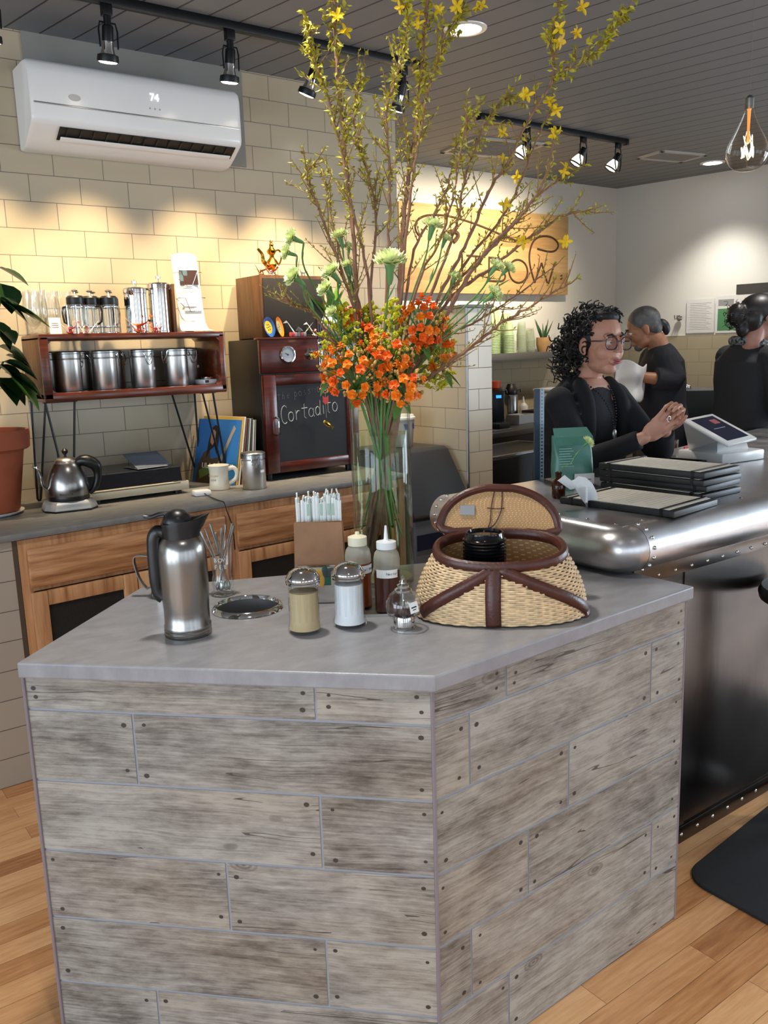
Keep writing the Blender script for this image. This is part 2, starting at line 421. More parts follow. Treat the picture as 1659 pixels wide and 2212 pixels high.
# ---------------------------------------------------------------- condiment island
t = NT('weathered_plank_tile')
uvn = t.n('ShaderNodeTexCoord').outputs['UV']
sp = t.n('ShaderNodeSeparateXYZ', Vector=uvn)
idx = t.math('FLOOR', t.math('DIVIDE', sp.outputs[0], 10.0))
wn = t.n('ShaderNodeTexWhiteNoise', _noise_dimensions='1D', W=idx).outputs[0]
wob = t.math('MULTIPLY', t.math('SUBTRACT', t.noise(t.map(uvn, (2.2, 3, 1)), 2, 2), .5), .022)
uv2 = t.n('ShaderNodeCombineXYZ', X=sp.outputs[0], Y=t.math('ADD', sp.outputs[1], wob)).outputs[0]
g1 = t.noise(t.map(uv2, (5, 210, 1)), 1, 5, .65)
g2 = t.noise(t.map(uv2, (16, 60, 1)), 1, 5, .7)
g3 = t.noise(t.map(uv2, (5, 11, 1)), 1, 4, .6)
f = t.math('ADD', t.math('MULTIPLY', g1, .36), t.math('ADD', t.math('MULTIPLY', g2, .4), t.math('MULTIPLY', g3, .42)))
f = t.math('ADD', f, t.math('ADD', -.02, t.math('MULTIPLY', t.math('SUBTRACT', wn, .5), .08)))
c = t.ramp(f, [(.37, rgb('453f3a')), (.46, rgb('6a655f')), (.54, rgb('87837c')), (.66, rgb('a5a29a'))])
warm = t.ramp(t.noise(t.map(uv2, (1.7, 4, 1)), 1, 2), [(.42, (1, 1, 1, 1)), (.7, (.93, .82, .71, 1))])
c = t.mix(.75, c, warm, 'MULTIPLY')
cr = t.noise(t.map(uv2, (1.1, 22, 1)), 1, 2, .4)
ck = t.math('LESS_THAN', t.math('ABSOLUTE', t.math('SUBTRACT', cr, .56)), .0045)
msk = t.math('GREATER_THAN', t.noise(t.map(uv2, (2.5, 5, 1)), 1, 1), .52)
c = t.mix(t.math('MULTIPLY', t.math('MULTIPLY', ck, msk), .85), c, rgb('3d3733'))
vo = t.n('ShaderNodeTexVoronoi', Vector=t.map(uv2, (2.6, 5.2, 1)), Scale=1.0).outputs[0]
rings = t.math('MULTIPLY', t.math('ADD', t.math('SINE', t.math('MULTIPLY', vo, 190)), 1.6), .38)
kn = t.math('MULTIPLY', t.math('LESS_THAN', vo, .085), t.math('SUBTRACT', 1.0, t.math('MULTIPLY', vo, 7.0)))
c = t.mix(t.math('MULTIPLY', kn, rings), c, rgb('4f4740'))
M['plank'] = t.princ(c, .42, 0, t.bump(t.math('ADD', g1, t.math('MULTIPLY', g2, .7)), .22, .002))
M['grout'] = P('blue_grey_grout', '94969c', .7)
M['nail'] = P('nail_hole', '3a332e', .6)
def planks(name, fr, L, z0, z1, rows, joints, parent, seed):
    """fr maps (along, height, out); one tiled sheet: grout bed, plank tiles, nail heads"""
    r = random.Random(seed); vs = []; fs = []; mi = []; uvs = []
    def q(a, b, c, d, h, m, uo=0, vo=0):
        k = len(vs); vs.extend([fr @ V((a, b, h)), fr @ V((c, b, h)), fr @ V((c, d, h)), fr @ V((a, d, h))])
        fs.append((k, k + 1, k + 2, k + 3)); mi.append(m); uvs.append([(uo + a, vo + b), (uo + c, vo + b), (uo + c, vo + d), (uo + a, vo + d)])
    q(0, z0, L, z1, .0, 1)
    g = .0028; n = 0
    for i in range(len(rows) - 1):
        zt, zb = rows[i], rows[i + 1]
        xs = [0] + joints[i] + [L]
        for j in range(len(xs) - 1):
            a, d = xs[j] + (g if j else .001), xs[j + 1] - (g if j < len(xs) - 2 else .001)
            b, tt = zb + g, zt - (g if i else 0)
            n += 1; q(a, b, d, tt, .0022, 0, 10 * (n + seed * 20) + 3, r.uniform(0, 20))
            k = len(vs) - 4
            for e in range(4):                                    # skirt down to the grout
                p0, p1 = V(vs[k + e]), V(vs[k + (e + 1) % 4]); dn = (fr.to_3x3() @ V((0, 0, -.0022)))
                m = len(vs); vs.extend([p0, p1, p1 + dn, p0 + dn]); fs.append((m, m + 1, m + 2, m + 3)); mi.append(1); uvs.append([(0, 0)] * 4)
            for ex, on in ((a + .022, j > 0 or r.random() < .8), (d - .022, j < len(xs) - 2 or r.random() < .8)):
                for ez in (b + .024, tt - .024):
                    if not on or tt - b < .05: continue
                    cx, cz, rr = ex + r.uniform(-.006, .006), ez + r.uniform(-.007, .007), r.uniform(.0035, .0055)
                    m = len(vs)
                    for w in range(8): vs.append(fr @ V((cx + rr * math.cos(w * PI / 4) * 1.15, cz + rr * math.sin(w * PI / 4), .0026)))
                    fs.append(tuple(range(m, m + 8))); mi.append(2); uvs.append([(0, 0)] * 8)
    me = bpy.data.meshes.new(name); me.from_pydata([tuple(p) for p in vs], [], fs)
    for k in (M['plank'], M['grout'], M['nail']): me.materials.append(k)
    me.polygons.foreach_set('material_index', mi)
    ul = me.uv_layers.new(name='UVMap'); k = 0
    for u in uvs:
        for p in u: ul.data[k].uv = p; k += 1
    o = bpy.data.objects.new(name, me); COL.objects.link(o); o.parent = parent; return o
IT = .948
isl = thing('condiment_island', 'angular condiment island clad in weathered grey plank tiles with a grey top', 'counter', (0, 0, 0))
P0, P1, P2 = V((.396, 1.851, 0)), V((.998, 1.228, 0)), V((1.855, 1.25, 0))
rows = [.9135, .835, .672, .505, .34, .175, .008]
e1 = (P1 - P0); e2 = (P2 - P1)
planks('front_panel', frame(P0, e1, (0, 0, 1)), e1.length, .004, .9135, rows, [[.633], [.237], [.632], [.42], [.63], [.235]], isl, 3)
planks('side_panel', frame(P1, e2, (0, 0, 1)), e2.length, .004, .9135, rows, [[.206], [.098, .717], [.409], [.274], [.096, .74], [.21]], isl, 8)
poly = [(.404, 1.853), (1.0, 1.238), (1.85, 1.258), (1.85, 1.45), (1.862, 1.7), (1.49, 1.88), (.80, 2.18)]
body = MB()
for i in range(len(poly)):
    a, b = V((*poly[i], 0)), V((*poly[(i + 1) % len(poly)], 0)); dd = (b - a).normalized(); nn = V((-dd.y, dd.x, 0)) * .018
    body.add([a, b, b + nn, a + nn, a + V((0, 0, .9135)), b + V((0, 0, .9135)), b + nn + V((0, 0, .9135)), a + nn + V((0, 0, .9135))], [(0, 1, 2, 3), (4, 5, 6, 7), (0, 1, 5, 4), (1, 2, 6, 5), (2, 3, 7, 6), (3, 0, 4, 7)])
body.build('carcass', P('island_carcass', '6f6b66', .7), isl, 0)
for p, dv in ((P0, (-.004, 0)), (P1, (0, -.003)), (P2, (.002, 0))): MB().cyl((p.x + dv[0], p.y + dv[1], .003), (p.x + dv[0], p.y + dv[1], .9135), .0042, n=8).build('edge_trim', P('mauve_edge_trim', '7f757b', .5), isl)
HC = (.924, 1.846)
def top_with_hole():
    bm = bmesh.new(); out = [(.378, 1.831), (.988, 1.203), (1.872, 1.236), (1.872, 1.452), (1.862, 1.748), (1.505, 1.906), (.794, 2.22)]
    vo = [bm.verts.new((x, y, .914)) for x, y in out]; es = [bm.edges.new((vo[i], vo[(i + 1) % 7])) for i in range(7)]
    vi = [bm.verts.new((HC[0] + .074 * math.cos(2 * PI * k / 32), HC[1] + .074 * math.sin(2 * PI * k / 32), .914)) for k in range(32)]
    es += [bm.edges.new((vi[i], vi[(i + 1) % 32])) for i in range(32)]
    bmesh.ops.triangle_fill(bm, edges=es, use_beauty=True)
    r = bmesh.ops.extrude_face_region(bm, geom=list(bm.faces))
    bmesh.ops.translate(bm, vec=(0, 0, .034), verts=[v for v in r['geom'] if isinstance(v, bmesh.types.BMVert)])
    bmesh.ops.recalc_face_normals(bm, faces=bm.faces)
    ee = [e for e in bm.edges if len(e.link_faces) == 2 and e.calc_face_angle(0) > .5 and all((v.co.xy - V(HC)).length > .1 for v in e.verts)]
    bmesh.ops.bevel(bm, geom=ee, offset=.004, segments=2, profile=.5, affect='EDGES')
    me = bpy.data.meshes.new('countertop'); bm.to_mesh(me); bm.free(); me.materials.append(M['slate2'])
    o = bpy.data.objects.new('countertop', me); COL.objects.link(o); o.parent = isl
s2 = NT('grey_slate_top'); v = s2.pos(); a = s2.noise(s2.map(v, (3, 6, 3), (0, 0, .6)), 5, 5, .6)
nb = s2.noise(s2.map(v, (18, 60, 18), (0, 0, .5)), 2.2, 4, .6)
M['slate2'] = s2.princ(s2.ramp(a, [(.3, rgb('858589')), (.7, rgb('98989c'))]), .36, 0, s2.bump(nb, .16, .004))
top_with_hole()
rg = thing('trash_chute_ring', 'polished steel ring around the round waste hole in the island top', 'waste hole', (HC[0], HC[1], IT))
MB().lathe([(.071, -.012), (.0735, .006), (.078, .0125), (.084, .009), (.088, .001), (.0765, .0005)], 48, cap=False).build('rim', M['chrome'], rg)
MB().lathe([(.0705, .004), (.070, -.26), (0, -.26)], 40, cap=False).build('liner', P('liner_steel', 'b5b6b8', .35, .85), rg)
# ---------------------------------------------------------------- zinc bar
t = NT('worn_zinc'); v = t.pos()
a = t.noise(v, 7, 5, .65); bb = t.noise(t.map(v, (2, 30, 2)), 4, 3)
M['zinc'] = t.princ(t.ramp(a, [(.3, rgb('c3c2c3')), (.7, rgb('dad9da'))]), t.math('ADD', .2, t.math('MULTIPLY', a, .22)), 1.0, t.bump(a, .08, .004))
t = NT('zinc_front_sheet'); v = t.pos(); a = t.noise(t.map(v, (9, 9, 1.2)), 1, 3); b3 = t.noise(t.map(v, (3, 3, 3)), 1, 3)
M['zincf'] = t.princ(t.ramp(b3, [(.3, rgb('4f4a47')), (.7, rgb('6f6963'))]), t.math('ADD', .16, t.math('MULTIPLY', b3, .16)), 1.0, t.bump(a, .12, .01))
bar = thing('bar_counter', 'long zinc topped bar with a thick rounded metal edge and riveted front', 'bar', (0, 0, 0))
BZ = 1.08; BX, BY = 1.83, 1.43
MB().prism([(BX, BY), (6.25, BY), (6.25, 3.0), (4.77, 2.585), (2.35, 2.15), (BX, 2.15)], BZ - .03, BZ).build('bar_top', M['zinc'], bar, 30)
prof = [(0, 0)] + [(.064 * math.sin(PI * k / 14), -.064 + .064 * math.cos(PI * k / 14)) for k in range(1, 15)] + [(-.045, -.128)]
def sweep(path):
    mb = MB(); n = len(prof)
    for p, nr in path:
        for o, z in prof: mb.v.append((p[0] + nr[0] * o, p[1] + nr[1] * o, BZ + z))
    for i in range(len(path) - 1):
        for k in range(n - 1): mb.f.append((i * n + k, i * n + k + 1, (i + 1) * n + k + 1, (i + 1) * n + k)); mb.m.append(0)
    mb.f.append(tuple(range(n))); mb.f.append(tuple(range((len(path) - 1) * n, len(path) * n))); mb.m += [0, 0]
    return mb
k2 = math.sqrt(.5)
sweep([((BX + .035, BY), (0, -1)), ((6.25, BY), (0, -1))]).build('front_roll', M['zinc'], bar, 40)
pth = [((BX + .033, BY), (0, -1))] + [((BX + .033 - .033 * math.sin(a), BY + .033 - .033 * math.cos(a)), (-math.sin(a), -math.cos(a))) for a in [PI / 2 * k / 8 for k in range(1, 9)]] + [((BX, 2.16), (-1, 0))]
sweep(pth).build('end_roll', M['zinc'], bar, 40)
f = MB().b2((1.876, 1.462, .03), (6.2, 1.49, .953)); f.b2((1.876, 1.49, .0), (1.90, 2.12, .953))
f.build('front_panel', M['zincf'], bar, 0)
f = MB().b2((1.876, 1.455, .0), (6.2, 1.463, .058), bev=.002); f.b2((1.92, 1.457, .89), (2.62, 1.463, .95), bev=.002); f.b2((2.16, 1.4585, .058), (2.2, 1.4625, .89))
f.build('trim_strip', M['zincf'], bar)
rv = MB()
for i in range(38): rv.ball((1.93 + i * .085, 1.455, .03), (.006, .004, .006), 8, 6)
for i in range(9): rv.ball((1.95 + i * .08, 1.457, .905), (.005, .004, .005), 8, 6)
for i in range(7):
    a = PI * (i + .3) / 7.2
    rv.ball((BX + .055, BY - .064 * math.sin(a), BZ - .064 + .064 * math.cos(a)), .0055, 8, 6)
    rv.ball((BX - .064 * math.sin(a), 2.135, BZ - .064 + .064 * math.cos(a)), .006, 8, 6)
for i in range(6): rv.ball((BX + .012, BY + .03 + i * .1, BZ + .001), (.006, .006, .003), 8, 6)
for i in range(20): rv.ball((BX + .1 + i * .16, BY + .012, BZ + .001), (.005, .005, .003), 8, 6)
rv.build('rivets', M['chrome'], bar)
f = MB().b2((2.0, 2.05, .0), (2.04, 2.1, 1.05)); f.b2((5.9, 2.8, .0), (5.94, 2.86, 1.05)); f.b2((1.9, 1.49, .5), (6.2, 2.0, .52))
f.build('inner_frame', M['dsteel'], bar, 0)
p = MB(); p.b2((-.014, -.006, 0), (.004, .006, .33)); p.b2((.004, -.004, 0), (.018, .004, .33))
p = thing('shelf_upright', 'slim navy metal upright with a perforated edge at the near end of the bar', 'metal post', (2.285, 2.165, BZ - .001), -.6)
MB().b2((-.016, -.008, 0), (.003, .008, .327)).build('upright', P('navy_metal', '2e3f52', .4, .2), p, 0)
pf = MB().b2((.003, -.005, 0), (.019, .005, .327))
for i in range(26): pf.cyl((.011, -.0065, .012 + i * .0124), (.011, .0065, .012 + i * .0124), .0035, n=6, m=1)
pf.build('perforated_strip', [P('pale_metal', '9db0bb', .4, .4), M['dsteel']], p, 0)
poly = [(2.02, .62), (3.5, .75)] + [(3.44 + .0, 1.47)] + [(2.12 + .09 * math.cos(a), 1.265 + .09 * math.sin(a)) for a in [PI / 2 + .1 + k * .18 for k in range(9)]]
single('floor_mat', MB().prism(poly, .0, .011, bev=.004), P('black_rubber_mat', '14151a', .8, bump=.3, bs=400), 'black rubber mat on the oak floor in front of the bar', 'mat')
st = thing('bar_stool', 'black bar stool partly in view in front of the bar', 'stool', (2.60, 1.262, .0112))
MB().lathe([(.0, .735), (.16, .735), (.185, .745), (.19, .765), (.18, .785), (.0, .795)], 32).build('seat', M['black'], st)
MB().lathe([(.09, 0), (.09, .012), (.03, .02), (.026, .735)], 20).build('pedestal', M['blackm'], st)
# ---------------------------------------------------------------- ceiling fittings
def track(name, x0, x1, y, label):
    m = MB().b2((x0, y - .018, ZC - .034), (x1, y + .018, ZC), bev=.003)
    for xx in (x0, x1): m.box((xx, y, ZC - .019), (.02, .042, .038), bev=.003)
    single(name, m, M['blackm'], label, 'track')
track('light_track', -1.0, 2.8, 3.43, 'long black lighting track on the ceiling above the white air conditioner')
track('light_track', 3.69, 5.03, 3.97, 'shorter black lighting track on the ceiling beyond the flower branches')
M['lampface'] = emit('lamp_face', 'fff1d8', 9.0)
def head1(x, tilt, yaw, label):
    t = thing('track_spotlight', label, 'spotlight', (x, 3.43, ZC - .034), yaw, 'spotlights on the track above the tiled wall')
    MB().b2((-.019, -.016, -.04), (.019, .016, .001), bev=.003).cyl((0, 0, -.035), (0, 0, -.075), .014).build('adapter', M['blackm'], t)
    Y = MB().tube([(-.034, 0, -.15), (-.036, 0, -.09), (-.03, 0, -.062), (.03, 0, -.062), (.036, 0, -.09), (.034, 0, -.15)], .0035, 6); Y.build('yoke', M['blackm'], t)
    A = Matrix.Translation((0, 0, -.07)) @ Matrix.Rotation(tilt, 4, 'X')
    MB().lathe([(.0, .0), (.018, .0), (.021, -.006), (.021, -.06), (.0, -.062)], 20, M=A).build('socket', M['blackm'], t)
    MB().lathe([(.021, -.055), (.022, -.078), (.028, -.1)], 20, M=A, cap=False).build('reflector_neck', M['chrome'], t)
    MB().lathe([(.028, -.098), (.039, -.102), (.041, -.118), (.040, -.126), (.037, -.126), (.037, -.118)], 24, M=A, cap=False).build('bezel', M['blackm'], t)
    MB().lathe([(.0371, -.122), (.030, -.129), (.0, -.132)], 24, M=A, cap=False).build('lamp_lens', M['lampface'], t)
for i, (x, tl, yw, lb) in enumerate([(.87, .25, 0, 'black track spotlight cut off by the left edge of the photo'), (1.29, .22, 0, 'black track spotlight above the left half of the air conditioner'), (1.80, .2, 0, 'black track spotlight above the right end of the air conditioner'),
        (2.215, .45, .5, 'tilted black track spotlight just right of the air conditioner'), (2.70, .4, .2, 'black track spotlight half hidden by the flower branches')]):
    head1(x, tl, yw, lb)
def head2(x, y, label):
    t = thing('track_spotlight', label, 'spotlight', (x, 3.97, ZC - .034), .3, 'open spotlights on the far track')
    MB().b2((-.022, -.016, -.03), (.022, .016, .001), bev=.003).build('adapter', M['blackm'], t)
    MB().tube([(-.05, 0, -.13), (-.05, 0, -.05), (-.04, 0, -.03), (.04, 0, -.03), (.05, 0, -.05), (.05, 0, -.13), (.03, .0, -.175), (-.03, .0, -.175)], .004, 6, True).build('yoke', M['blackm'], t)
    A = Matrix.Translation((.012, .0, -.075)) @ Matrix.Rotation(.5, 4, 'X') @ Matrix.Rotation(.3, 4, 'Y')
    MB().lathe([(.0, .01), (.022, .01), (.026, -.04), (.0, -.042)], 18, M=A).build('socket', M['blackm'], t)
    MB().tube(arc((0, 0), .043, 0, 2 * PI, 20, 'xy', -.1)[:-1], .005, 6, True, M=A).build('ring', M['blackm'], t)
    MB().lathe([(.02, -.04), (.03, -.06), (.038, -.085), (.036, -.1), (.0, -.11)], 20, M=A, cap=False).build('lamp_bulb', M['lampface2'], t)
M['lampface2'] = emit('lamp_bulb_glow', 'fff3dc', 2.2)
for x, y, lb in ((4.08, 4, 'open black spotlight on the far track nearest the flowers'), (4.60, 4, 'middle open black spotlight on the far track'), (4.95, 4, 'open black spotlight at the right end of the far track')): head2(x, y, lb)
M['downface'] = emit('downlight_glow', 'f4f7ff', 12.0)
for x, y, lb in ((2.695, 2.985, 'bright round recessed ceiling light above the flower branches'), (6.30, 4.14, 'small round recessed ceiling light in the corner behind the glass pendant')):
    t = thing('recessed_downlight', lb, 'ceiling light', (x, y, ZC), 0, 'recessed ceiling lights')
    MB().lathe([(.068, .002), (.07, -.006), (.092, -.004), (.094, .001)], 32, cap=False).build('trim_ring', M['white'], t)
    MB().lathe([(.069, -.003), (.04, -.004), (0, -.004)], 32, cap=False).build('lamp_lens', M['downface'], t)
for x, y, w, h, lb in ((4.38, 4.58, .58, .46, 'pale square ceiling vent above the wooden sign'), (5.78, 4.14, .45, .27, 'pale rectangular ceiling vent right of the far spotlights')):
    t = thing('ceiling_vent', lb, 'vent', (x, y, ZC), -.18, 'ceiling vents')
    f = MB()
    for a, b in (((-w / 2, -h / 2), (w / 2, -h / 2 + .03)), ((-w / 2, h / 2 - .03), (w / 2, h / 2)), ((-w / 2, -h / 2), (-w / 2 + .03, h / 2)), ((w / 2 - .03, -h / 2), (w / 2, h / 2))): f.b2((*a, -.012), (*b, 0))
    f.build('frame', P('vent_white', 'b9b7b0', .6), t, 0)
    g = MB().b2((-w / 2 + .02, -h / 2 + .02, -.004), (w / 2 - .02, h / 2 - .02, -.001))
    for i in range(12): g.box((0, -h / 2 + .03 + (h - .06) * (i + .5) / 12, -.006), (w - .06, .006, .006))
    g.build('grille', P('vent_grille', '8c8a83', .7), t, 0)
pd = thing('pendant_lamp', 'clear teardrop glass pendant bulb with glowing filament hanging over the bar', 'pendant lamp', (2.945, 1.80, 2.137))
bp = [(x * .98, z * .9) for x, z in [(0, 0), (.028, .003), (.052, .016), (.068, .04), (.0735, .068), (.068, .1), (.055, .13), (.039, .162), (.026, .192), (.018, .215), (.015, .24)]]
MB().lathe([(p.x, p.y) for p in spline([(r, z, 0) for r, z in bp], 3)], 40, cap=False).build('glass_bulb', thin('bulb_glass', 'f3efe8', 1.5), pd, 80)
MB().lathe([(.0, .205), (.0135, .206), (.0148, .218), (.0148, .24), (.006, .25), (0, .25)], 18).build('socket', P('pewter', '8f8a83', .35, 1.0), pd)
MB().tube([(0, 0, .245), (0, 0, ZC - 2.137)], .001, 6).build('cord', P('pale_cord', '77756f', .6), pd)
MB().lathe([(.009, .21), (.006, .2), (.004, .12), (.006, .095), (0, .09)], 10, cap=False).build('glass_stem', P('amber_stem', 'd99a5b', .3, Emission_Color=rgb('ff9a48'), Emission_Strength=.7), pd)
MB().tube([(.02 * math.cos(a) * (1 if i % 2 else .5), .02 * math.sin(a), .05 + (.03 if i % 2 else 0)) for i, a in enumerate([k * PI / 5 for k in range(10)])], .0022, 5, True).build('filament', emit('filament_glow', 'ffe2b4', 90), pd)
# ---------------------------------------------------------------- air conditioner
ac = thing('air_conditioner', 'white wall mounted split air conditioner high on the tiled wall', 'air conditioner', (1.07, YW - .006, 2.42))
pr = [(0, .322), (.14, .324), (.185, .318), (.205, .3), (.2125, .27), (.2135, .155)]
pr2 = [(.2135, .145), (.213, .1), (.208, .082), (.195, .072), (.125, .03), (.08, .006), (.05, 0), (0, 0)]
def extr(pr, x0, x1, rr=.02):
    m = MB(); n = len(pr); cy, cz = .08, .16
    secs = [(x0, .955), (x0 + .004, .975), (x0 + .012, .99), (x0 + rr, 1), (x1 - rr, 1), (x1 - .012, .99), (x1 - .004, .975), (x1, .955)]
    for x, s in secs:
        for d, z in pr: m.v.append((x, -(d * (s if d > .02 else 1)), cz + (z - cz) * s))
    for i in range(len(secs) - 1):
        for k in range(n - 1): m.f.append((i * n + k, i * n + k + 1, (i + 1) * n + k + 1, (i + 1) * n + k)); m.m.append(0)
    for i in (0, len(secs) - 1): m.f.append(tuple(range(i * n, i * n + n))); m.m.append(0)
    return m
full = pr + pr2
extr(full, 0, .93).build('housing', M['white'], ac, 40)
MB().b2((.012, -.2155, .1465), (.918, -.212, .1535), bev=.001).build('trim_strip', M['satin'], ac)
Mv = frame((.11, -.197, .071), (1, 0, 0), (0, .066, -.04))
MB().b2((0, 0, -.0025), (.79, .072, 0), M=Mv).build('air_outlet', P('outlet_shade', '08080a', .6), ac, 0)  # near-black surface plate, shade of the open slot put into its colour
lv = MB().b2((.01, .046, -.012), (.78, .07, -.007), M=Mv, bev=.002); lv.build('louver', M['white'], ac)
lv = MB()
for i in range(14): lv.b2((.03 + i * .055, .004, -.008), (.034 + i * .055, .044, -.0025), M=Mv)
lv.build('fins', P('fin_grey', '222224', .5), ac, 0)
MB().lathe([(.0, .0015), (.024, .001), (.025, 0)], 24, M=frame((.175, -.2135, .185), (1, 0, 0), (0, 0, .6)) @ Matrix.Diagonal((1, .55, 1, 1))).build('badge', P('badge_grey', 'c3c0ba', .4), ac)
text('display_digits', '74', .042, emit('white_digits', 'ffffff', 3), ac, frame((.518, -.2142, .23), (1, 0, 0), (0, 0, 1)))
dm = MB()
for i in range(3): dm.ball((.495 + i * .022, -.2135, .185), (.004, .001, .004), 8, 6)
dm.build('status_lights', P('light_grey_dots', 'a9a7a2', .4), ac)
# ---------------------------------------------------------------- shelf on hairpin legs
sh = thing('hairpin_shelf', 'reddish wooden crate shelf on black hairpin legs holding steel canisters', 'shelf', (.985, 3.67, BC := .95))
z0, z1 = 1.388 - BC, 1.664 - BC; w, d = .82, .27
c = MB(); c.b2((0, 0, z1 - .027), (w, d, z1), bev=.006); c.b2((0, 0, z0), (w, d, z0 + .037), bev=.006); c.b2((w - .026, 0, z0 + .01), (w, d, z1 - .01), bev=.004)
for (x, z, sx, sz) in ((.035, z0 + .037, 1, 1), (.035, z1 - .027, 1, -1), (w - .026, z0 + .037, -1, 1), (w - .026, z1 - .027, -1, -1)):
    c.add([(x, .002, z), (x + sx * .014, .002, z), (x, .002, z + sz * .014), (x, d, z), (x + sx * .014, d, z), (x, d, z + sz * .014)], [(0, 1, 2), (3, 4, 5), (0, 1, 4, 3), (1, 2, 5, 4), (0, 2, 5, 3)])
c.build('crate', M['redwood'], sh)
c = MB().b2((0, 0, z0 + .012), (.035, .012, z1 - .012), bev=.002); c.build('front_edge', M['redwood'], sh)
c = MB().b2((0, .012, z0 + .012), (.035, d, z1 - .012), bev=.002); c.build('side_panel', M['ashwood'], sh)
for a, b, e, y in ((.995, 1.115, 1.055, 3.71), (.99, 1.05, .972, 3.905), (1.635, 1.752, 1.738, 3.92), (1.70, 1.752, 1.785, 3.715)):
    e2 = e + .014
    p = [(a - .985, 0, z0), (e - .985, 0, .012), (e - .985 + .004, 0, .0052), (e2 - .985 - .004, 0, .0052), (e2 - .985, 0, .012), (b - .985, 0, z0)]
    g = MB().tube([(q[0], y - 3.67, q[2]) for q in p], .005, 8)
    g.b2((a - .985 - .008, y - 3.67 - .012, z0 - .004), (b - .985 + .008, y - 3.67 + .012, z0)); g.build('hairpin_leg', M['blackm'], sh)
# steel canisters
def canister(loc, rz, label, group=None, lab=True, r=.054, h=.168):
    t = thing('canister', label, 'canister', loc, rz, group)
    MB().lathe([(0, 0), (r - .002, 0), (r, .003), (r, h * .79), (r - .004, h * .80), (r - .003, h * .83)], 36).build('body', P('canister_steel', 'c9c7c3', .33, 1.0), t)
    MB().lathe([(r - .002, h * .825), (r + .0015, h * .83), (r + .0015, h * .93), (r - .001, h * .935), (r + .002, h * .945), (r + .002, h * .975), (r - .004, h), (r - .012, h - .003), (0, h - .003)], 36).build('lid', M['satin'], t)
    k = MB(); y = -r
    for s in (-1, 1): k.tube([(s * .018, y + .004, h * .95), (s * .018, y - .006, h * .93), (s * .016, y - .008, h * .72), (s * .007, y - .007, h * .62), (0, y - .006, h * .6)], .0016, 6)
    k.tube([(-.02, y + .001, h * .90), (-.012, y - .008, h * .80), (0, y - .011, h * .7), (.012, y - .008, h * .80), (.02, y + .001, h * .90)], .0018, 6)
    k.build('clasp', M['chrome'], t)
    if lab: MB().grid(lambda u, v: (math.sin(.45 + u * .45) * (r + .0006), -math.cos(.45 + u * .45) * (r + .0006), h * (.46 + .07 * v)), 6, 1).build('label', M['paper'], t)
    return t
g = 'steel canisters in the crate shelf'
zc = 1.425
for x, y, rz, lb, l in ((1.118, 3.765, 1.7, 'steel canister in front at the left end of the crate shelf', 0), (1.272, 3.765, 1.2, 'second front canister from the left in the crate shelf', 1), (1.342, 3.87, .9, 'canister standing behind and between the second and third in the shelf', 1),
        (1.448, 3.775, .15, 'front canister with its clasp facing out, middle of the crate shelf', 1), (1.606, 3.775, -1.3, 'wide steel canister near the right end of the crate shelf', 0), (1.695, 3.85, .1, 'canister behind the last front one at the right of the shelf', 1), (1.205, 3.875, .6, 'shadowed canister behind the leftmost one in the shelf', 1), (1.08, 3.875, .5, 'dark canister in the back left corner of the crate shelf', 1)):
    canister((x, y, zc), rz, lb, g, l)
canister((1.827, 3.50, BC), -.35, 'steel clasp canister standing alone by the records on the back counter', None, True)
sc = thing('kitchen_scale', 'small white scale at the right end of the crate shelf', 'scale', (1.752, 3.76, zc), .1)
MB().b2((-.045, -.04, 0), (.03, .05, .024), bev=.006).build('body', M['white'], sc); MB().lathe([(.0, .024), (.03, .026), (.032, .034), (0, .036)], 20).build('pan', M['chrome'], sc)
MB().b2((-.038, -.0415, .008), (-.02, -.039, .02)).build('display', M['black'], sc, 0)
# glasses, presses and papers on top of the shelf
ZT = 1.664
def tulip(loc, label):
    t = thing('stemmed_glass', label, 'glass', loc, 0, 'clear stemmed glasses on the shelf')
    MB().lathe([(0, .0), (.03, .001), (.031, .004), (.012, .009), (.007, .018), (.012, .03), (.028, .048), (.036, .075), (.036, .11), (.032, .15), (.0335, .178), (.032, .178), (.0305, .15), (.0345, .11), (.0345, .076), (.026, .05), (.0, .034)], 24, cap=False).build('bowl', M['glass'], t, 60)
    return t
g0 = tulip((1.012, 3.735, ZT), 'clear stemmed glass at the front left corner of the shelf top')
for x, y, lb in ((1.085, 3.81, 'clear stemmed glass behind the small white card'), (1.012, 3.82, 'middle one of the left row of clear stemmed glasses'), (1.028, 3.895, 'clear stemmed glass at the back left by the wall'), (1.10, 3.895, 'clear stemmed glass at the back beside the glass presses'), (1.145, 3.83, 'clear stemmed glass nearest the glass coffee presses')): dup(g0, (x, y, ZT), rnd.random() * 6, lb)
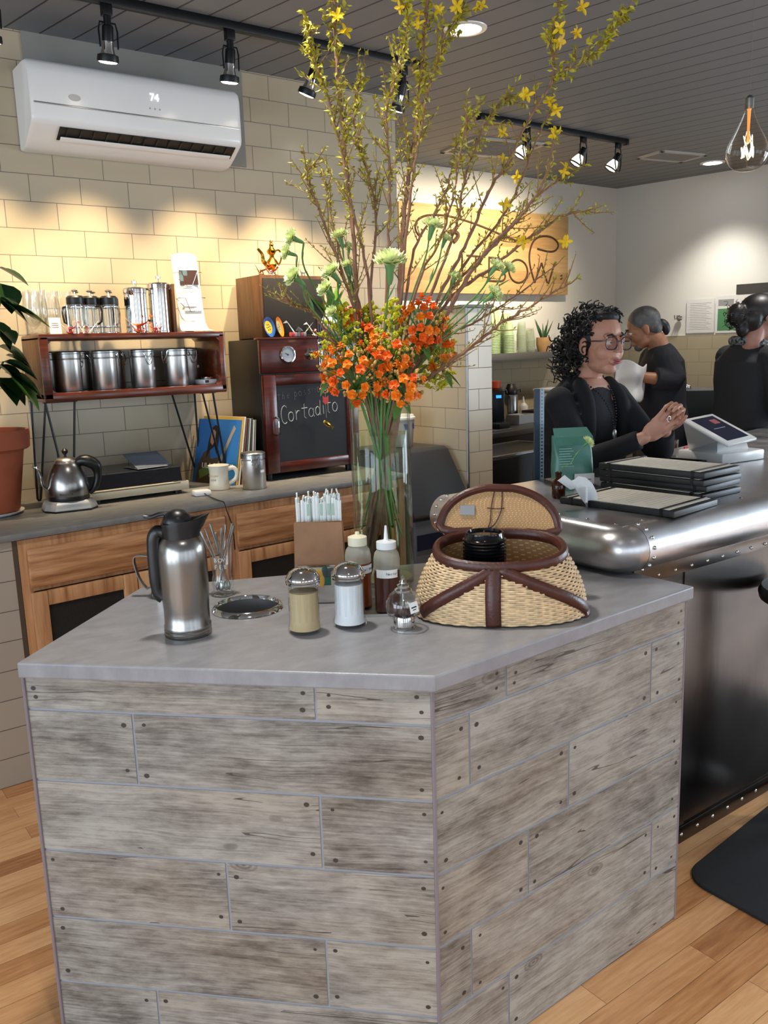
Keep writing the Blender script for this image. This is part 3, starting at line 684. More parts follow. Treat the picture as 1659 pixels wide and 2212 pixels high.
def press(loc, rz, label):
    t = thing('glass_coffee_press', label, 'coffee press', loc, rz, 'small glass coffee presses on the shelf')
    r = .034
    MB().lathe([(0, .006), (r, .006), (r, .135), (r - .0015, .135), (r - .0015, .008), (0, .008)], 24, cap=False).build('beaker', M['glass2'], t, 60)
    k = MB()
    for z in (.004, .03, .112): k.tube(arc((0, 0), r + .002, 0, 2 * PI, 20, 'xy', z)[:-1], .002, 6, True)
    for i in range(4): k.tube([((r + .0025) * math.cos(i * PI / 2 + .4), (r + .0025) * math.sin(i * PI / 2 + .4), z) for z in (.001, .118)], .0022, 6)
    k.build('frame', M['chrome'], t)
    MB().lathe([(r + .002, .122), (r + .003, .126), (r + .003, .15), (r - .004, .158), (0, .16)], 24).build('lid', M['black'], t)
    MB().lathe([(.003, .158), (.003, .174), (.013, .176), (.014, .18), (.004, .186), (0, .186)], 16).build('plunger_knob', M['chrome'], t)
    MB().tube([(r, 0, .115), (r + .022, 0, .112), (r + .028, 0, .09), (r + .022, 0, .05), (r + .002, 0, .04)], .0045, 8).build('handle', M['black'], t)
    return t
pr0 = press((1.175, 3.765, ZT), 2.4, 'leftmost small glass coffee press behind the red origami')
for x, y, rz, lb in ((1.245, 3.79, 5.2, 'second small glass coffee press with its handle to the front'), (1.318, 3.765, 1, 'third small glass coffee press in the front row'), (1.352, 3.85, .6, 'glass coffee press next to the tall steel ones'), (1.21, 3.865, 2.2, 'glass coffee press at the back by the wall'), (1.285, 3.87, 2.2, 'glass coffee press in the back row near the middle')):
    dup(pr0, (x, y, ZT), rz, lb)
def tallpress(loc, rz, label, h):
    t = thing('steel_coffee_press', label, 'coffee press', loc, rz, 'tall polished steel coffee presses')
    r = .05
    MB().lathe([(0, 0), (r, 0), (r, .006), (r - .002, .008), (r - .002, h - .03), (r, h - .028), (r, h - .012), (r - .005, h - .006), (0, h)], 36).build('body', M['chrome'], t)
    MB().lathe([(.003, h - .002), (.003, h + .012), (.011, h + .013), (.012, h + .024), (.004, h + .028), (0, h + .028)], 16).build('plunger_knob', M['chrome'], t)
    MB().tube([(r - .003, 0, h - .03), (r + .03, 0, h - .03), (r + .038, 0, h - .06), (r + .03, 0, h * .3), (r - .003, 0, h * .24)], .006, 8).build('handle', M['chrome'], t)
    MB().tube([(-r + .006, 0, h - .03), (-r - .012, 0, h - .016)], [.012, .006], 10).build('spout', M['chrome'], t)
tallpress((1.44, 3.775, ZT), .9, 'left and shorter of the two tall polished steel coffee presses', .2)
tallpress((1.552, 3.775, ZT), 2.6, 'right and taller of the two tall polished steel coffee presses', .222)
single('board', MB().b2((-.006, -.1, 0), (.006, .08, .21), bev=.002), M['walnut'], 'thin dark wooden board standing right of the tall steel press', 'board', (1.618, 3.81, ZT), -.25)
t = thing('table_card', 'small white printed card in front of the stemmed glasses', 'card', (1.062, 3.69, ZT), .1)
MB().b2((-.024, -.001, 0), (.024, .001, .066), M=Matrix.Rotation(-.12, 4, 'X')).build('card', M['paper'], t, 0)
k = MB()
for i in range(3): k.b2((-.014, -.0016, .026 + i * .008), (.014, -.001, .0285 + i * .008), M=Matrix.Rotation(-.12, 4, 'X'))
k.build('print', P('grey_print', '8d8a86', .8), t, 0)
def crane(label, loc, rz, s, mats, group='folded paper cranes'):
    s *= 1.3
    t = thing('origami_crane', label, 'origami', loc, rz, group); th = .0006
    def tri(*ps):
        m = MB(); n = len(ps); P3 = [V(p) * s for p in ps]; nr = (P3[1] - P3[0]).cross(P3[2] - P3[0]).normalized() * th
        m.add([p + nr for p in P3] + [p - nr for p in P3], [tuple(range(n)), tuple(range(2 * n - 1, n - 1, -1))] + [(i, (i + 1) % n, (i + 1) % n + n, i + n) for i in range(n)]); return m
    b = tri((-.3, 0, .1), (0, -.16, .0), (.3, 0, .1)); b.merge(tri((-.3, 0, .1), (0, .16, 0), (.3, 0, .1))); b.merge(tri((0, -.16, .01), (-.1, 0, .34), (.1, 0, .34))); b.merge(tri((0, .16, .01), (-.1, 0, .34), (.1, 0, .34)))
    b.build('body', mats[0], t, 0)
    for q in (-1, 1): tri((-.16, q * .04, .26), (.16, q * .04, .26), (.04, q * .62, .42)).build('wing', mats[1], t, 0)
    b = tri((.1, -.04, .06), (.2, .03, .1), (.55, 0, .72)); b.merge(tri((.5, 0, .62), (.55, 0, .72), (.72, 0, .6))); b.build('neck', mats[0], t, 0)
    tri((-.1, -.04, .06), (-.2, .03, .1), (-.62, 0, .62)).build('tail', mats[-1], t, 0)
    return t
pk, pch, org, wht, gry, brn = P('pink_paper', 'd8667a', .7), P('peach_paper', 'efb191', .7), P('orange_paper', 'd9632f', .7), P('plain_paper', 'ebe6de', .7), P('pale_blue_paper', '9fb4b6', .7), P('brown_paper', '9b6a3f', .7)
crane('red and white paper crane lying at the front of the shelf top', (1.118, 3.685, ZT), .3, .055, [M['red'], pk, wht])
crane('peach paper crane lying in front of the glass presses', (1.185, 3.685, ZT), 2.9, .06, [pch, pch, wht])
crane('orange paper crane with raised wings before the steel presses', (1.415, 3.69, ZT), .2, .085, [org, org, pch])
crane('small red paper crane between the two steel presses', (1.495, 3.70, ZT), 1.9, .05, [M['red'], org, pch])
single('gadget', MB().b2((-.02, -.008, 0), (.02, .008, .01), bev=.003), M['black'], 'small black gadget lying left of the white brochure stand', 'gadget', (1.66, 3.72, ZT), .2)
bs = thing('brochure_stand', 'white curved brochure stand with two wire pockets on the shelf', 'brochure holder', (1.70, 3.79, ZT), -.12)
def bsurf(u, v):
    x = (u - .5) * (.118 if v > .25 else .118 + (.25 - v) * .12)
    path = [(0, -.115, .004), (.14, -.055, .012), (.2, -.028, .04), (.26, -.022, .09), (1, .035, .345)]
    for i in range(len(path) - 1):
        if path[i][0] <= v <= path[i + 1][0]:
            q = (v - path[i][0]) / (path[i + 1][0] - path[i][0]); y = path[i][1] + q * (path[i + 1][1] - path[i][1]); z = path[i][2] + q * (path[i + 1][2] - path[i][2])
    return (x, y - (.012 * (1 - (2 * u - 1) ** 2) if v > .3 else 0), z + (.012 * (1 - (2 * u - 1) ** 2) if v > .99 else 0))
m = MB().grid(bsurf, 12, 30); k = len(m.v); m.v += [(x, y + .004, z - .001) for x, y, z in m.v]; m.f += [tuple(i + k for i in reversed(f)) for f in m.f]; m.m *= 2
nu = 13
for j in range(30):
    for i in (0, 12): m.f.append((j * nu + i, (j + 1) * nu + i, (j + 1) * nu + i + k, j * nu + i + k)); m.m.append(0)
for i in range(12):
    for j in (0, 30): m.f.append((j * nu + i, j * nu + i + 1, j * nu + i + 1 + k, j * nu + i + k)); m.m.append(0)
m.build('back_panel', P('glossy_white_card', 'f6f5f3', .25), bs)
for zz, yy in ((.262, .008), (.148, -.018)):
    k = MB().tube([(-.062, yy + .005, zz), (-.062, yy - .03, zz + .004), (-.035, yy - .042, zz + .004), (-.01, yy - .03, zz - .058), (.012, yy - .03, zz - .058), (.036, yy - .042, zz + .004), (.062, yy - .03, zz + .004), (.062, yy + .005, zz)], .0017, 6)
    k.tube([(-.062, yy - .0, zz), (-.04, yy - .02, zz - .03), (-.02, yy - .02, zz - .056), (.02, yy - .02, zz - .056)], .0015, 6); k.build('wire_pocket', M['chrome'], bs)
bk = MB().b2((-.036, -.028, .21), (.048, -.022, .275), M=Matrix.Rotation(-.16, 4, 'X') @ Matrix.Translation((0, -.014, 0))); bk.build('leaflet', P('leaflet_brown', '3c2320', .5), bs, 0)
bk = MB().b2((-.036, -.0285, .25), (.0, -.0282, .275), M=Matrix.Rotation(-.16, 4, 'X') @ Matrix.Translation((0, -.014, 0))); bk.b2((-.036, -.0285, .225), (-.02, -.0282, .275), M=Matrix.Rotation(-.16, 4, 'X') @ Matrix.Translation((0, -.014, 0))); bk.build('leaflet_picture', P('leaflet_teal', '56717a', .5), bs, 0)
bk = MB().b2((-.03, -.03, .09), (.05, -.018, .145), M=Matrix.Rotation(-.16, 4, 'X') @ Matrix.Translation((0, -.012, 0))); bk.build('leaflet', M['paper'], bs, 0)
bk = MB().b2((-.045, -.1, .0075), (.05, -.062, .0095), M=Matrix.Rotation(.13, 4, 'X') @ Matrix.Translation((0, 0, .009))); bk.build('leaflet_picture', P('leaflet_rose', '8a5c55', .5), bs, 0)
# ---------------------------------------------------------------- turntable, kettle, pot, records, mug
tt = thing('turntable', 'old silver record player with smoked dust cover under the crate shelf', 'turntable', (1.11, 3.615, BC))
w, d = .447, .325
MB().b2((0, 0, .018), (w, d, .045), bev=.002).b2((-.0, -.004, .018), (w, .014, .058), bev=.004).build('plinth', P('champagne_plastic', 'b7b09c', .4, .2), tt)
MB().b2((.005, -.0055, .05), (w - .04, -.0035, .054)).b2((w - .07, -.002, .0575), (w - .012, .01, .0592)).build('control_strip', P('control_dark', '57534a', .4), tt, 0)
f = MB()
for x in (.04, w - .04):
    for y in (.04, d - .04): f.cyl((x, y, 0), (x, y, .02), .018)
for i, (x, y) in enumerate(((.04, .04), (w - .04, .04), (.04, d - .04), (w - .04, d - .04))): MB().cyl((x, y, 0), (x, y, .019), .018).build('foot', M['black'], tt)
MB().lathe([(0, .045), (.148, .045), (.15, .048), (.15, .056), (.146, .058), (0, .058)], 48, M=Matrix.Translation((.18, .165, 0))).build('platter', P('platter_dark', '2a2a2c', .35, .4), tt)
k = MB().tube([(.39, .26, .07), (.385, .16, .07), (.33, .09, .062)], .004, 8); k.cyl((.39, .26, .045), (.39, .26, .08), .016); k.build('tonearm', M['satin'], tt)
cv = MB(); a = [(.0, .018, .047), (.0, .035, .118), (.0, d, .122), (.0, d, .047)]
cv.add([(x, p[1], p[2]) for x in (.006, w - .022) for p in a], [(0, 1, 2, 3), (4, 5, 6, 7), (0, 1, 5, 4), (1, 2, 6, 5), (2, 3, 7, 6)])
cv.build('dust_cover', thin('smoked_plastic', '4c4f5a', 1.4, .05, .22, '2a2c35'), tt, 0)
bro = thing('brochure', 'half open pale brochure lying on the record player cover', 'brochure', (1.43, 3.76, BC + .1225), .15)
MB().b2((-.09, -.07, 0), (.06, .06, .002)).build('lower_page', P('brochure_pale', 'a9b0b8', .4), bro, 0)
MB().b2((-.09, 0, 0), (.08, .13, .0015), M=Matrix.Translation((0, -.06, .003)) @ Matrix.Rotation(.42, 4, 'X')).build('upper_page', P('brochure_blue', '5d6675', .35), bro, 0)
kt = thing('electric_kettle', 'brushed steel gooseneck kettle with black handle on its silver heating base', 'kettle', (1.022, 3.60, BC), -.12)
oc = [(-.105, -.03), (-.07, -.08), (.07, -.08), (.105, -.03), (.105, .05), (.06, .08), (-.06, .08), (-.105, .05)]
MB().prism([(x * 1.0, y) for x, y in oc], 0, .008).build('base_foot', M['black'], kt, 30)
b = MB(); n = 8
for z, s in ((.008, 1.0), (.012, 1.0), (.03, .94), (.04, .86), (.043, .8)):
    for x, y in oc: b.v.append((x * s, y * s, z))
for j in range(4):
    for i in range(n): b.f.append((j * n + i, j * n + (i + 1) % n, (j + 1) * n + (i + 1) % n, (j + 1) * n + i)); b.m.append(0)
b.f.append(tuple(range(4 * n, 5 * n))); b.m.append(0); b.build('heating_base', P('silver_plastic', 'b9b9b6', .3, .5), kt, 25)
MB().lathe([(0, .044), (.079, .044), (.081, .05), (.08, .062), (0, .062)], 36).build('black_band', M['black'], kt)
MB().lathe([(.0, .062), (.08, .062), (.0825, .075), (.083, .095), (.079, .125), (.07, .155), (.058, .182), (.049, .194), (.0, .194)], 40).build('body', M['steel'], kt)
MB().lathe([(.048, .193), (.046, .2), (.036, .212), (.022, .218), (0, .219)], 32).build('lid', M['satin'], kt)
MB().lathe([(.006, .218), (.004, .226), (.012, .236), (.013, .244), (.006, .252), (0, .253)], 16).build('lid_knob', M['black'], kt)
hp = spline([(.04, -.02, .194), (.07, -.03, .2), (.108, -.036, .178), (.115, -.036, .13), (.1, -.03, .085), (.08, -.02, .064)], 5)
MB().tube(hp, [.016, .018, .02, .022, .023, .024, .025, .025, .025, .024, .024, .022, .02, .017, .016, .016, .015, .015, .014, .014, .013, .012, .011, .01, .01, .01][:len(hp)], 12).build('handle', M['black'], kt)
sp_ = spline([(-.072, -.005, .085), (-.098, -.008, .11), (-.103, -.009, .15), (-.115, -.01, .182), (-.132, -.011, .19)], 5)
MB().tube(sp_, [.008 - .004 * i / (len(sp_) - 1) for i in range(len(sp_))], 10).build('spout', M['chrome'], kt)
text('maker_mark', 'BONAVITA', .011, M['black'], kt, frame((-.022, -.0785, .073), (.96, -.26, 0), (0, 0, 1)))
pot = thing('terracotta_pot', 'large terracotta flower pot at the left end of the back counter', 'plant pot', (.735, 3.72, BC))
MB().lathe([(0, .014), (.113, .014), (.118, .02), (.155, .262), (.172, .264), (.18, .27), (.184, .33), (.18, .34), (.168, .34), (.166, .27), (.15, .25), (0, .25)], 40, cap=False).build('pot', P('terracotta', '9c4f31', .75, var=.14, vs=9, bump=.2, bs=40), pot)
MB().lathe([(0, 0), (.11, 0), (.128, .008), (.133, .014), (.129, .015), (.11, .006), (0, .006)], 40).build('saucer', M['white'], pot)
MB().lathe([(0, .3), (.165, .3)], 30, cap=False).build('soil', P('soil', '2c2019', .95, bump=.6, bs=90), pot)
pl = thing('house_plant', 'dark green broad leaved plant growing in the terracotta pot', 'plant', (.735, 3.72, BC + .3))
lm = P('dark_leaf', '1f3a1c', .3, var=.3, vs=14); lm2 = P('fresh_leaf', '4f7a2a', .35, var=.2, vs=14)
def leaf(base, tip, wdt, droop, mat_i=0, n=6):
    b, tp = V(base), V(tip); ax = tp - b; L = ax.length; ax.normalize(); sd = ax.cross(V((0, 0, 1)))
    sd = V((1, 0, 0)) if sd.length < .05 else sd.normalized(); up = sd.cross(ax)
    def fn(u, v):
        q = v; ww = wdt * math.sin(PI * min(1, q ** .75)) * .5 + .0008; x = (u - .5) * 2
        return b + ax * L * q + sd * x * ww + up * (abs(x) * ww * .35 - droop * q * q)
    return MB().grid(fn, 4, n)
PC = V((.735, 3.72, BC + .3))
for k, (b, tp, wd, dr, mm) in enumerate([((.86, 3.66, 1.92), (.955, 3.6, 1.855), .06, .01, 0), ((.85, 3.65, 1.86), (.875, 3.6, 1.74), .09, .0, 0), ((.845, 3.62, 1.79), (.93, 3.58, 1.715), .06, .01, 0), ((.85, 3.62, 1.785), (.965, 3.58, 1.725), .05, .01, 0), ((.855, 3.62, 1.79), (1.03, 3.6, 1.70), .045, .02, 1),
        ((.83, 3.62, 1.56), (.95, 3.58, 1.50), .11, .02, 0), ((.83, 3.62, 1.52), (.965, 3.57, 1.435), .1, .03, 0), ((.845, 3.6, 1.5), (.93, 3.56, 1.36), .1, .0, 1), ((.8, 3.62, 1.5), (.86, 3.56, 1.40), .1, .02, 0), ((.8, 3.6, 1.72), (.845, 3.56, 1.6), .08, .0, 0), ((.7, 3.7, 1.8), (.6, 3.6, 1.7), .1, .02, 0), ((.72, 3.75, 1.95), (.68, 3.7, 2.1), .1, .02, 0), ((.75, 3.7, 1.9), (.83, 3.64, 1.99), .1, .03, 0), ((.7, 3.66, 1.5), (.6, 3.56, 1.45), .12, .03, 0), ((.82, 3.66, 1.48), (.9, 3.6, 1.40), .09, .02, 0), ((.85, 3.66, 1.585), (.94, 3.62, 1.545), .07, .02, 0), ((.8, 3.6, 1.55), (.885, 3.55, 1.47), .09, .02, 0), ((.84, 3.6, 1.8), (.9, 3.56, 1.76), .06, .01, 0), ((.83, 3.6, 1.68), (.87, 3.56, 1.63), .07, .01, 0), ((.82, 3.64, 1.62), (.93, 3.6, 1.56), .1, .02, 0)]):
    o = leaf(b, tp, wd * 1.5, dr); o.v = [tuple(V(p) - PC) for p in o.v]; o.build('leaf', lm2 if mm else lm, pl, 60)
st = MB()
for tp in ((.86, 3.66, 1.9), (.845, 3.62, 1.79), (.83, 3.62, 1.56), (.72, 3.75, 1.95), (.7, 3.7, 1.6)): st.tube(spline([(0, 0, 0), ((tp[0] - PC.x) * .4, (tp[1] - PC.y) * .4, (tp[2] - PC.z) * .6), V(tp) - PC], 5), .004, 6)
st.build('stems', P('plant_stem', '3d4a22', .6), pl)
mg = thing('mug', 'cream stoneware mug between the record player and the records', 'mug', (1.70, 3.60, BC), -.55)
MB().lathe([(0, .002), (.044, 0), (.047, .004), (.046, .02), (.0425, .06), (.0435, .09), (.049, .112), (.0475, .113), (.041, .09), (.04, .06), (.042, .012), (0, .01)], 36, cap=False).build('cup', M['cream'], mg)
MB().tube(spline([(.042, 0, .092), (.068, 0, .097), (.082, 0, .075), (.074, 0, .045), (.044, 0, .026)], 5), .0075, 10, flat=1.3).build('handle', M['cream'], mg)
for i, s in enumerate(('YELLOW', 'BOW')): text('etched_text', s, .013, P('beige_print', 'b9ad96', .6), mg, frame((-.022, -.0385, .066 - i * .018), (.88, -.47, 0), (0, 0, 1)))
ch = thing('charger', 'small white charging box with a black cable on the back counter', 'charger', (1.565, 3.505, BC), -.1)
MB().b2((-.038, -.03, 0), (.038, .03, .026), bev=.009).build('box', M['white'], ch)
MB().tube(spline([(.005, -.028, .012), (.006, -.06, .006), (.005, -.2, .0045), (.008, -.258, .003), (.012, -.275, -.03), (.03, -.28, -.1), (.035, -.28, -.2)], 5), .0026, 8).build('cable', M['black'], ch)
cols = ['2f6fb0', 'c9a24a', 'd9d2bf', '6b3d25', '3d3a38', 'b7b0a2', '2b2a29', 'cfc7b4', '7a7670']
gq = 'records leaning beside the chalkboard cabinet'
labs = ['front record sleeve with a blue cover, leaning beside the mug', 'mustard edged record sleeve just behind the blue one', 'cream record sleeve third behind the blue cover', 'brown record sleeve fourth behind the blue cover', 'charcoal record sleeve fifth behind the blue cover', 'pale grey record sleeve sixth behind the blue cover', 'black record sleeve seventh behind the blue cover', 'ivory record sleeve next to last before the tap cabinet', 'grey record sleeve nearest the dark tap cabinet']
for i in range(9):
    ln = math.radians(14 - i * 1.1); x = 1.79 + i * .0135
    t = thing('record_sleeve', labs[i], 'record', (x, 3.64 + (.0 if i else 0), BC), .3 - .025 * i, gq)
    A = Matrix.Rotation(ln, 4, 'Y')
    hh = .312 + (.012 if i in (1, 2) else 0) - (.01 if i > 6 else 0)
    MB().b2((0, 0, .0), (.006, .29 - .012 * (i % 3), hh), M=A).build('sleeve', P('sleeve_' + cols[i], cols[i], .4), t, 0)
    if i == 0:
        F = A @ frame((-.0004, .29, 0), (0, -1, 0), (0, 0, 1))
        def flat(name, pts, hexc, h): m = MB(); m.prism(pts, 0, h, M=F); m.build(name, P('print_' + hexc, hexc, .45), t, 0)
        flat('cover_figure', [(.02, .0), (.03, .09), (.06, .15), (.1, .17), (.11, .12), (.17, .13), (.22, .1), (.25, .04), (.25, .0)], '5b4632', .0003)
        flat('cover_hair', [(.08, .12), (.085, .2), (.1, .27), (.125, .285), (.15, .27), (.155, .2), (.15, .14), (.13, .18), (.1, .16)], '231a18', .0005)
        flat('cover_face', [(.098, .2), (.1, .25), (.115, .262), (.13, .25), (.13, .21), (.115, .185)], 'b98465', .0008)
        flat('cover_guitar', [(.16, .09), (.175, .08), (.262, .27), (.248, .285)], 'a89a86', .0009)
        flat('cover_band', [(.04, .06), (.1, .09), (.12, .05), (.05, .02)], '7f9a4a', .0009)
        text('cover_title', 'LILA DOWNS', .036, M['paper'], t, F @ Matrix.Translation((.165, .085, .0012)))
# ---------------------------------------------------------------- chalkboard tap cabinet
kg = thing('tap_cabinet', 'dark mahogany beer tap cabinet with a chalkboard door and gauge', 'kegerator', (1.965, 3.62, BC))
w, d, hh = .545, .335, .678
MB().b2((.0, .03, .03), (w, d, hh - .006), bev=.004).build('black_case', P('fridge_black', '151312', .45), kg)
for x in (.04, w - .04):
    for y in (.06, d - .04): MB().cyl((x, y, 0), (x, y, .032), .016).build('foot', M['black'], kg)
f = MB().b2((0, .004, hh - .165), (w, .034, hh), bev=.004); f.b2((-.004, 0, hh - .008), (w + .004, .06, hh + .002), bev=.003); f.build('tap_panel', M['mahog'], kg)
f = MB(); dz0, dz1 = .036, .505; q = .068
f.b2((.004, 0, dz0), (.004 + q, .03, dz1), bev=.005); f.b2((w - .004 - q, 0, dz0), (w - .004, .03, dz1), bev=.005); f.b2((.004 + q, .002, dz0), (w - .004 - q, .03, dz0 + .05), bev=.004); f.b2((.004 + q, .002, dz1 - .05), (w - .004 - q, .03, dz1), bev=.004)
dr = f.build('door', M['mahog'], kg)
MB().b2((.07, .01, .08), (w - .07, .016, .46)).build('chalkboard', P('chalkboard', '14161b', .6, var=.25, vs=8), dr, 0)
hd = MB().tube([(.062, .002, .22), (.062, -.02, .225), (.062, -.022, .29), (.062, -.02, .3), (.062, .002, .305)], .005, 8); hd.build('handle', M['chrome'], dr)
GM = frame((.141, .004, .598), (1, 0, 0), (0, 0, 1))
MB().lathe([(.037, 0), (.041, .004), (.041, .012), (.035, .013), (.0345, .009)], 32, M=GM, cap=False).build('gauge_bezel', M['chrome'], kg)
MB().lathe([(0, .008), (.0355, .008)], 32, M=GM, cap=False).build('gauge_dial', P('dial_grey', 'a9adb3', .3), kg)
MB().b2((-.016, -.001, .009), (.006, .001, .0098), M=GM @ Matrix.Rotation(-.5, 4, 'Z')).lathe([(0, .011), (.004, .009)], 10, M=GM).build('gauge_needle', M['black'], kg)
TM = frame((.272, .004, .598), (1, 0, 0), (0, 0, 1))
MB().lathe([(0, 0), (.029, 0), (.028, .008), (.017, .014), (.012, .03), (.0105, .052), (0, .052)], 28, M=TM).build('tap_shank', M['chrome'], kg)
b = MB().lathe([(0, -.062), (.008, -.062), (.0095, -.03), (.0145, -.01), (.0145, .014), (.009, .03), (.013, .036), (.0135, .05), (.008, .062), (0, .062)], 20, M=Matrix.Translation((.285, -.062, .605))); b.build('faucet', M['chrome'], kg)
MB().lathe([(0, .05), (.008, .05), (.011, .09), (.0135, .15), (.012, .165), (0, .168)], 18, M=Matrix.Translation((.285, -.062, .605))).build('tap_handle', M['black'], kg)
chalk = P('chalk', '949797', .9); chalk2 = P('faint_chalk', '5d6166', .9)
L = {}
def el(x, y, rx, ry, a0=0, a1=2 * PI, n=12): return [(x + rx * math.cos(a0 + (a1 - a0) * i / n), y + ry * math.sin(a0 + (a1 - a0) * i / n)) for i in range(n + 1)]
L['C'] = [el(.5, .55, .45, .62, .9, 5.3)]; L['o'] = [el(.4, .32, .34, .32)]; L['r'] = [[(.15, .66), (.2, 0)], [(.18, .4), (.4, .62), (.62, .6)]]
L['t'] = [[(.35, 1.0), (.35, .1), (.55, 0)], [(0, .68), (.75, .72)]]; L['a'] = [el(.36, .3, .32, .3), [(.66, .6), (.66, .1), (.8, 0)]]; L['d'] = [el(.34, .3, .3, .3), [(.68, 1.05), (.66, .1), (.76, 0)]]
L['i'] = [[(.2, .6), (.24, 0)], [(.2, .82), (.22, .88)]]; L['h'] = [[(.1, 1.0), (.1, 0)], [(.1, .4), (.35, .6), (.5, .45), (.52, 0)]]; L['e'] = [[(.1, .32), (.6, .34), (.52, .6), (.25, .6), (.1, .35), (.2, .05), (.6, .08)]]
L['p'] = [[(.12, .62), (.14, -.45)], el(.4, .32, .27, .3)]; L['s'] = [[(.55, .6), (.25, .6), (.15, .42), (.5, .26), (.5, .05), (.1, .03)]]; L['w'] = [[(.05, .6), (.2, 0), (.38, .5), (.55, 0), (.72, .6)]]; L[':'] = [[(.2, .5), (.22, .54)], [(.2, .12), (.22, .16)]]
def chalkline(txt, x0, z, h, adv, mat, rr, rise=0):
    st = []; x = x0
    for c_ in txt + ' ':
        if c_ != ' ':
            for s_ in L[c_]: st.append([(x + px * h * .62, py * h + z + (x - x0) * rise) for px, py in s_])
        elif st: write('chalk_word', st, mat, dr, frame((0, .0095, 0), (1, 0, 0), (0, 0, 1)), rr); st = []
        x += adv * (.55 if c_ in 'i: ' else 1)
chalkline('the password is:', .078, .385, .036, .0262, chalk2, .0016, .12)
chalkline('Cortadito', .092, .275, .07, .039, chalk, .0022, .12)
ZK = BC + hh + .002
spk = thing('speaker', 'old walnut speaker box with black grille on the tap cabinet', 'speaker', (2.022, 3.70, ZK))
MB().b2((0, 0, 0), (.36, .245, .292), bev=.002).build('cabinet', M['walnut'], spk)
MB().b2((.014, -.006, .014), (.346, .001, .278), bev=.003).build('grille', P('grille_cloth', '1a1817', .85, bump=.3, bs=500), spk)
for i, (x, rz, lb, c1, c2) in enumerate(((2.036, .5, 'small blue rimmed plate with yellow centre leaning on the speaker', '2d5fae', 'd9b93f'), (2.092, .75, 'small orange rimmed painted plate leaning on the speaker', 'e07a25', '8fae8a'))):
    t = thing('painted_plate', lb, 'plate', (x, 3.665, ZK), 0, 'little painted plates on the tap cabinet')
    A = Matrix.Translation((0, 0, .048)) @ Matrix.Rotation(rz, 4, 'Z') @ Matrix.Rotation(PI / 2 - .2, 4, 'X')
    MB().lathe([(.0, -.003), (.028, -.003), (.047, .006), (.048, .008), (.03, .001)], 28, M=A, cap=False).build('rim', P('plate_' + c1, c1, .25), t)
    MB().lathe([(.031, .0013), (.0, .0008)], 28, M=A, cap=False).build('centre', P('plate_' + c2, c2, .3), t)
    k = MB()
    for j in range(7): k.ball((.014 * math.cos(j * 1.1) * (j > 0), .014 * math.sin(j * 1.1) * (j > 0), .0012), (.005, .0035, .0008), 8, 5, M=A)
    k.build('painted_motif', P('motif_' + c1, '3a3f4d' if i == 0 else 'b5452c', .4), t)
crane('pale grey paper crane in front of the speaker grille', (2.20, 3.655, ZK), 2.6, .085, [gry, gry, gry])
t = thing('plastic_box', 'small clear box of pink and grey things on the tap cabinet', 'box', (2.18, 3.637, ZK), 0)
MB().b2((-.045, -.014, 0), (.045, .014, .026)).build('box', thin('box_clear', 'e8e8e8', 1), t, 0)
for i, hx in enumerate(('c9475a', 'd9a0a4', '8f9a9c', 'b84a55', '9aa4a6')): MB().box((-.034 + i * .017, 0, .012), (.0155, .022, .02), 0, .002).build('bead', P('bead_' + hx, hx, .5), t)
crane('pink and white paper crane lying beside the black tap handle', (2.30, 3.65, ZK), 2.8, .075, [wht, pk, pk])
t = thing('round_vase', 'round cream vase with green leaves on the tap cabinet', 'vase', (2.42, 3.70, ZK))
MB().lathe([(0, 0), (.03, 0), (.058, .018), (.072, .05), (.07, .08), (.05, .105), (.036, .112), (.036, .118), (.032, .118), (.032, .1), (0, .09)], 32, cap=False).build('body', M['cream'], t)
for i in range(11):
    a = i * 2.4; r = .05 + .05 * rnd.random(); h = .2 + .1 * rnd.random()
    leaf((.01 * math.cos(a), .01 * math.sin(a), .09), (r * 1.3 * math.cos(a) - .01, r * math.sin(a), h), .035, .02).build('leaf', lm2, t, 60)
t = thing('brass_ewer', 'ornate brass ewer standing on top of the speaker', 'ewer', (2.14, 3.78, ZK + .292), .2)
MB().lathe([(0, 0), (.03, 0), (.03, .006), (.014, .014), (.012, .024), (.03, .04), (.034, .056), (.024, .075), (.012, .088), (.011, .1), (.02, .108), (.024, .12), (.014, .13), (.009, .14), (.012, .148), (.006, .156), (.008, .164), (.003, .172), (0, .178)], 24).build('body', M['gold'], t)
MB().tube(spline([(-.03, 0, .05), (-.055, 0, .07), (-.06, 0, .1), (-.085, 0, .125)], 5), [.012 - .0004 * i for i in range(16)], 8).build('spout', M['gold'], t)
MB().tube(spline([(.02, 0, .12), (.05, 0, .125), (.06, 0, .09), (.045, 0, .06), (.03, 0, .05)], 5), .004, 8).build('handle', M['gold'], t)
crane('brown paper crane on the front left corner of the speaker', (2.058, 3.74, ZK + .292), .4, .065, [brn, brn, brn])
crane('dark red and white paper crane beside the brass ewer', (2.105, 3.73, ZK + .292), .2, .055, [wht, M['red'], M['red']])
crane('pale blue paper crane at the right on the speaker', (2.30, 3.76, ZK + .292), .6, .06, [gry, wht, gry])
t = thing('dream_catcher', 'tiny dream catcher charm hanging from the tap', 'charm', (2.262, 3.545, 1.385))
MB().tube(arc((0, 0), .026, 0, 2 * PI, 24, 'xz', 0)[:-1], .002, 6, True).build('hoop', brn, t)
k = MB()
for i in range(6): k.tube([(.025 * math.cos(i * PI / 3), 0, .025 * math.sin(i * PI / 3)), (.01 * math.cos(i * PI / 3 + .8), 0, .01 * math.sin(i * PI / 3 + .8)), (.025 * math.cos((i + 2) * PI / 3), 0, .025 * math.sin((i + 2) * PI / 3))], .0007, 4)
k.build('web', P('thread', 'c7b78f', .7), t)
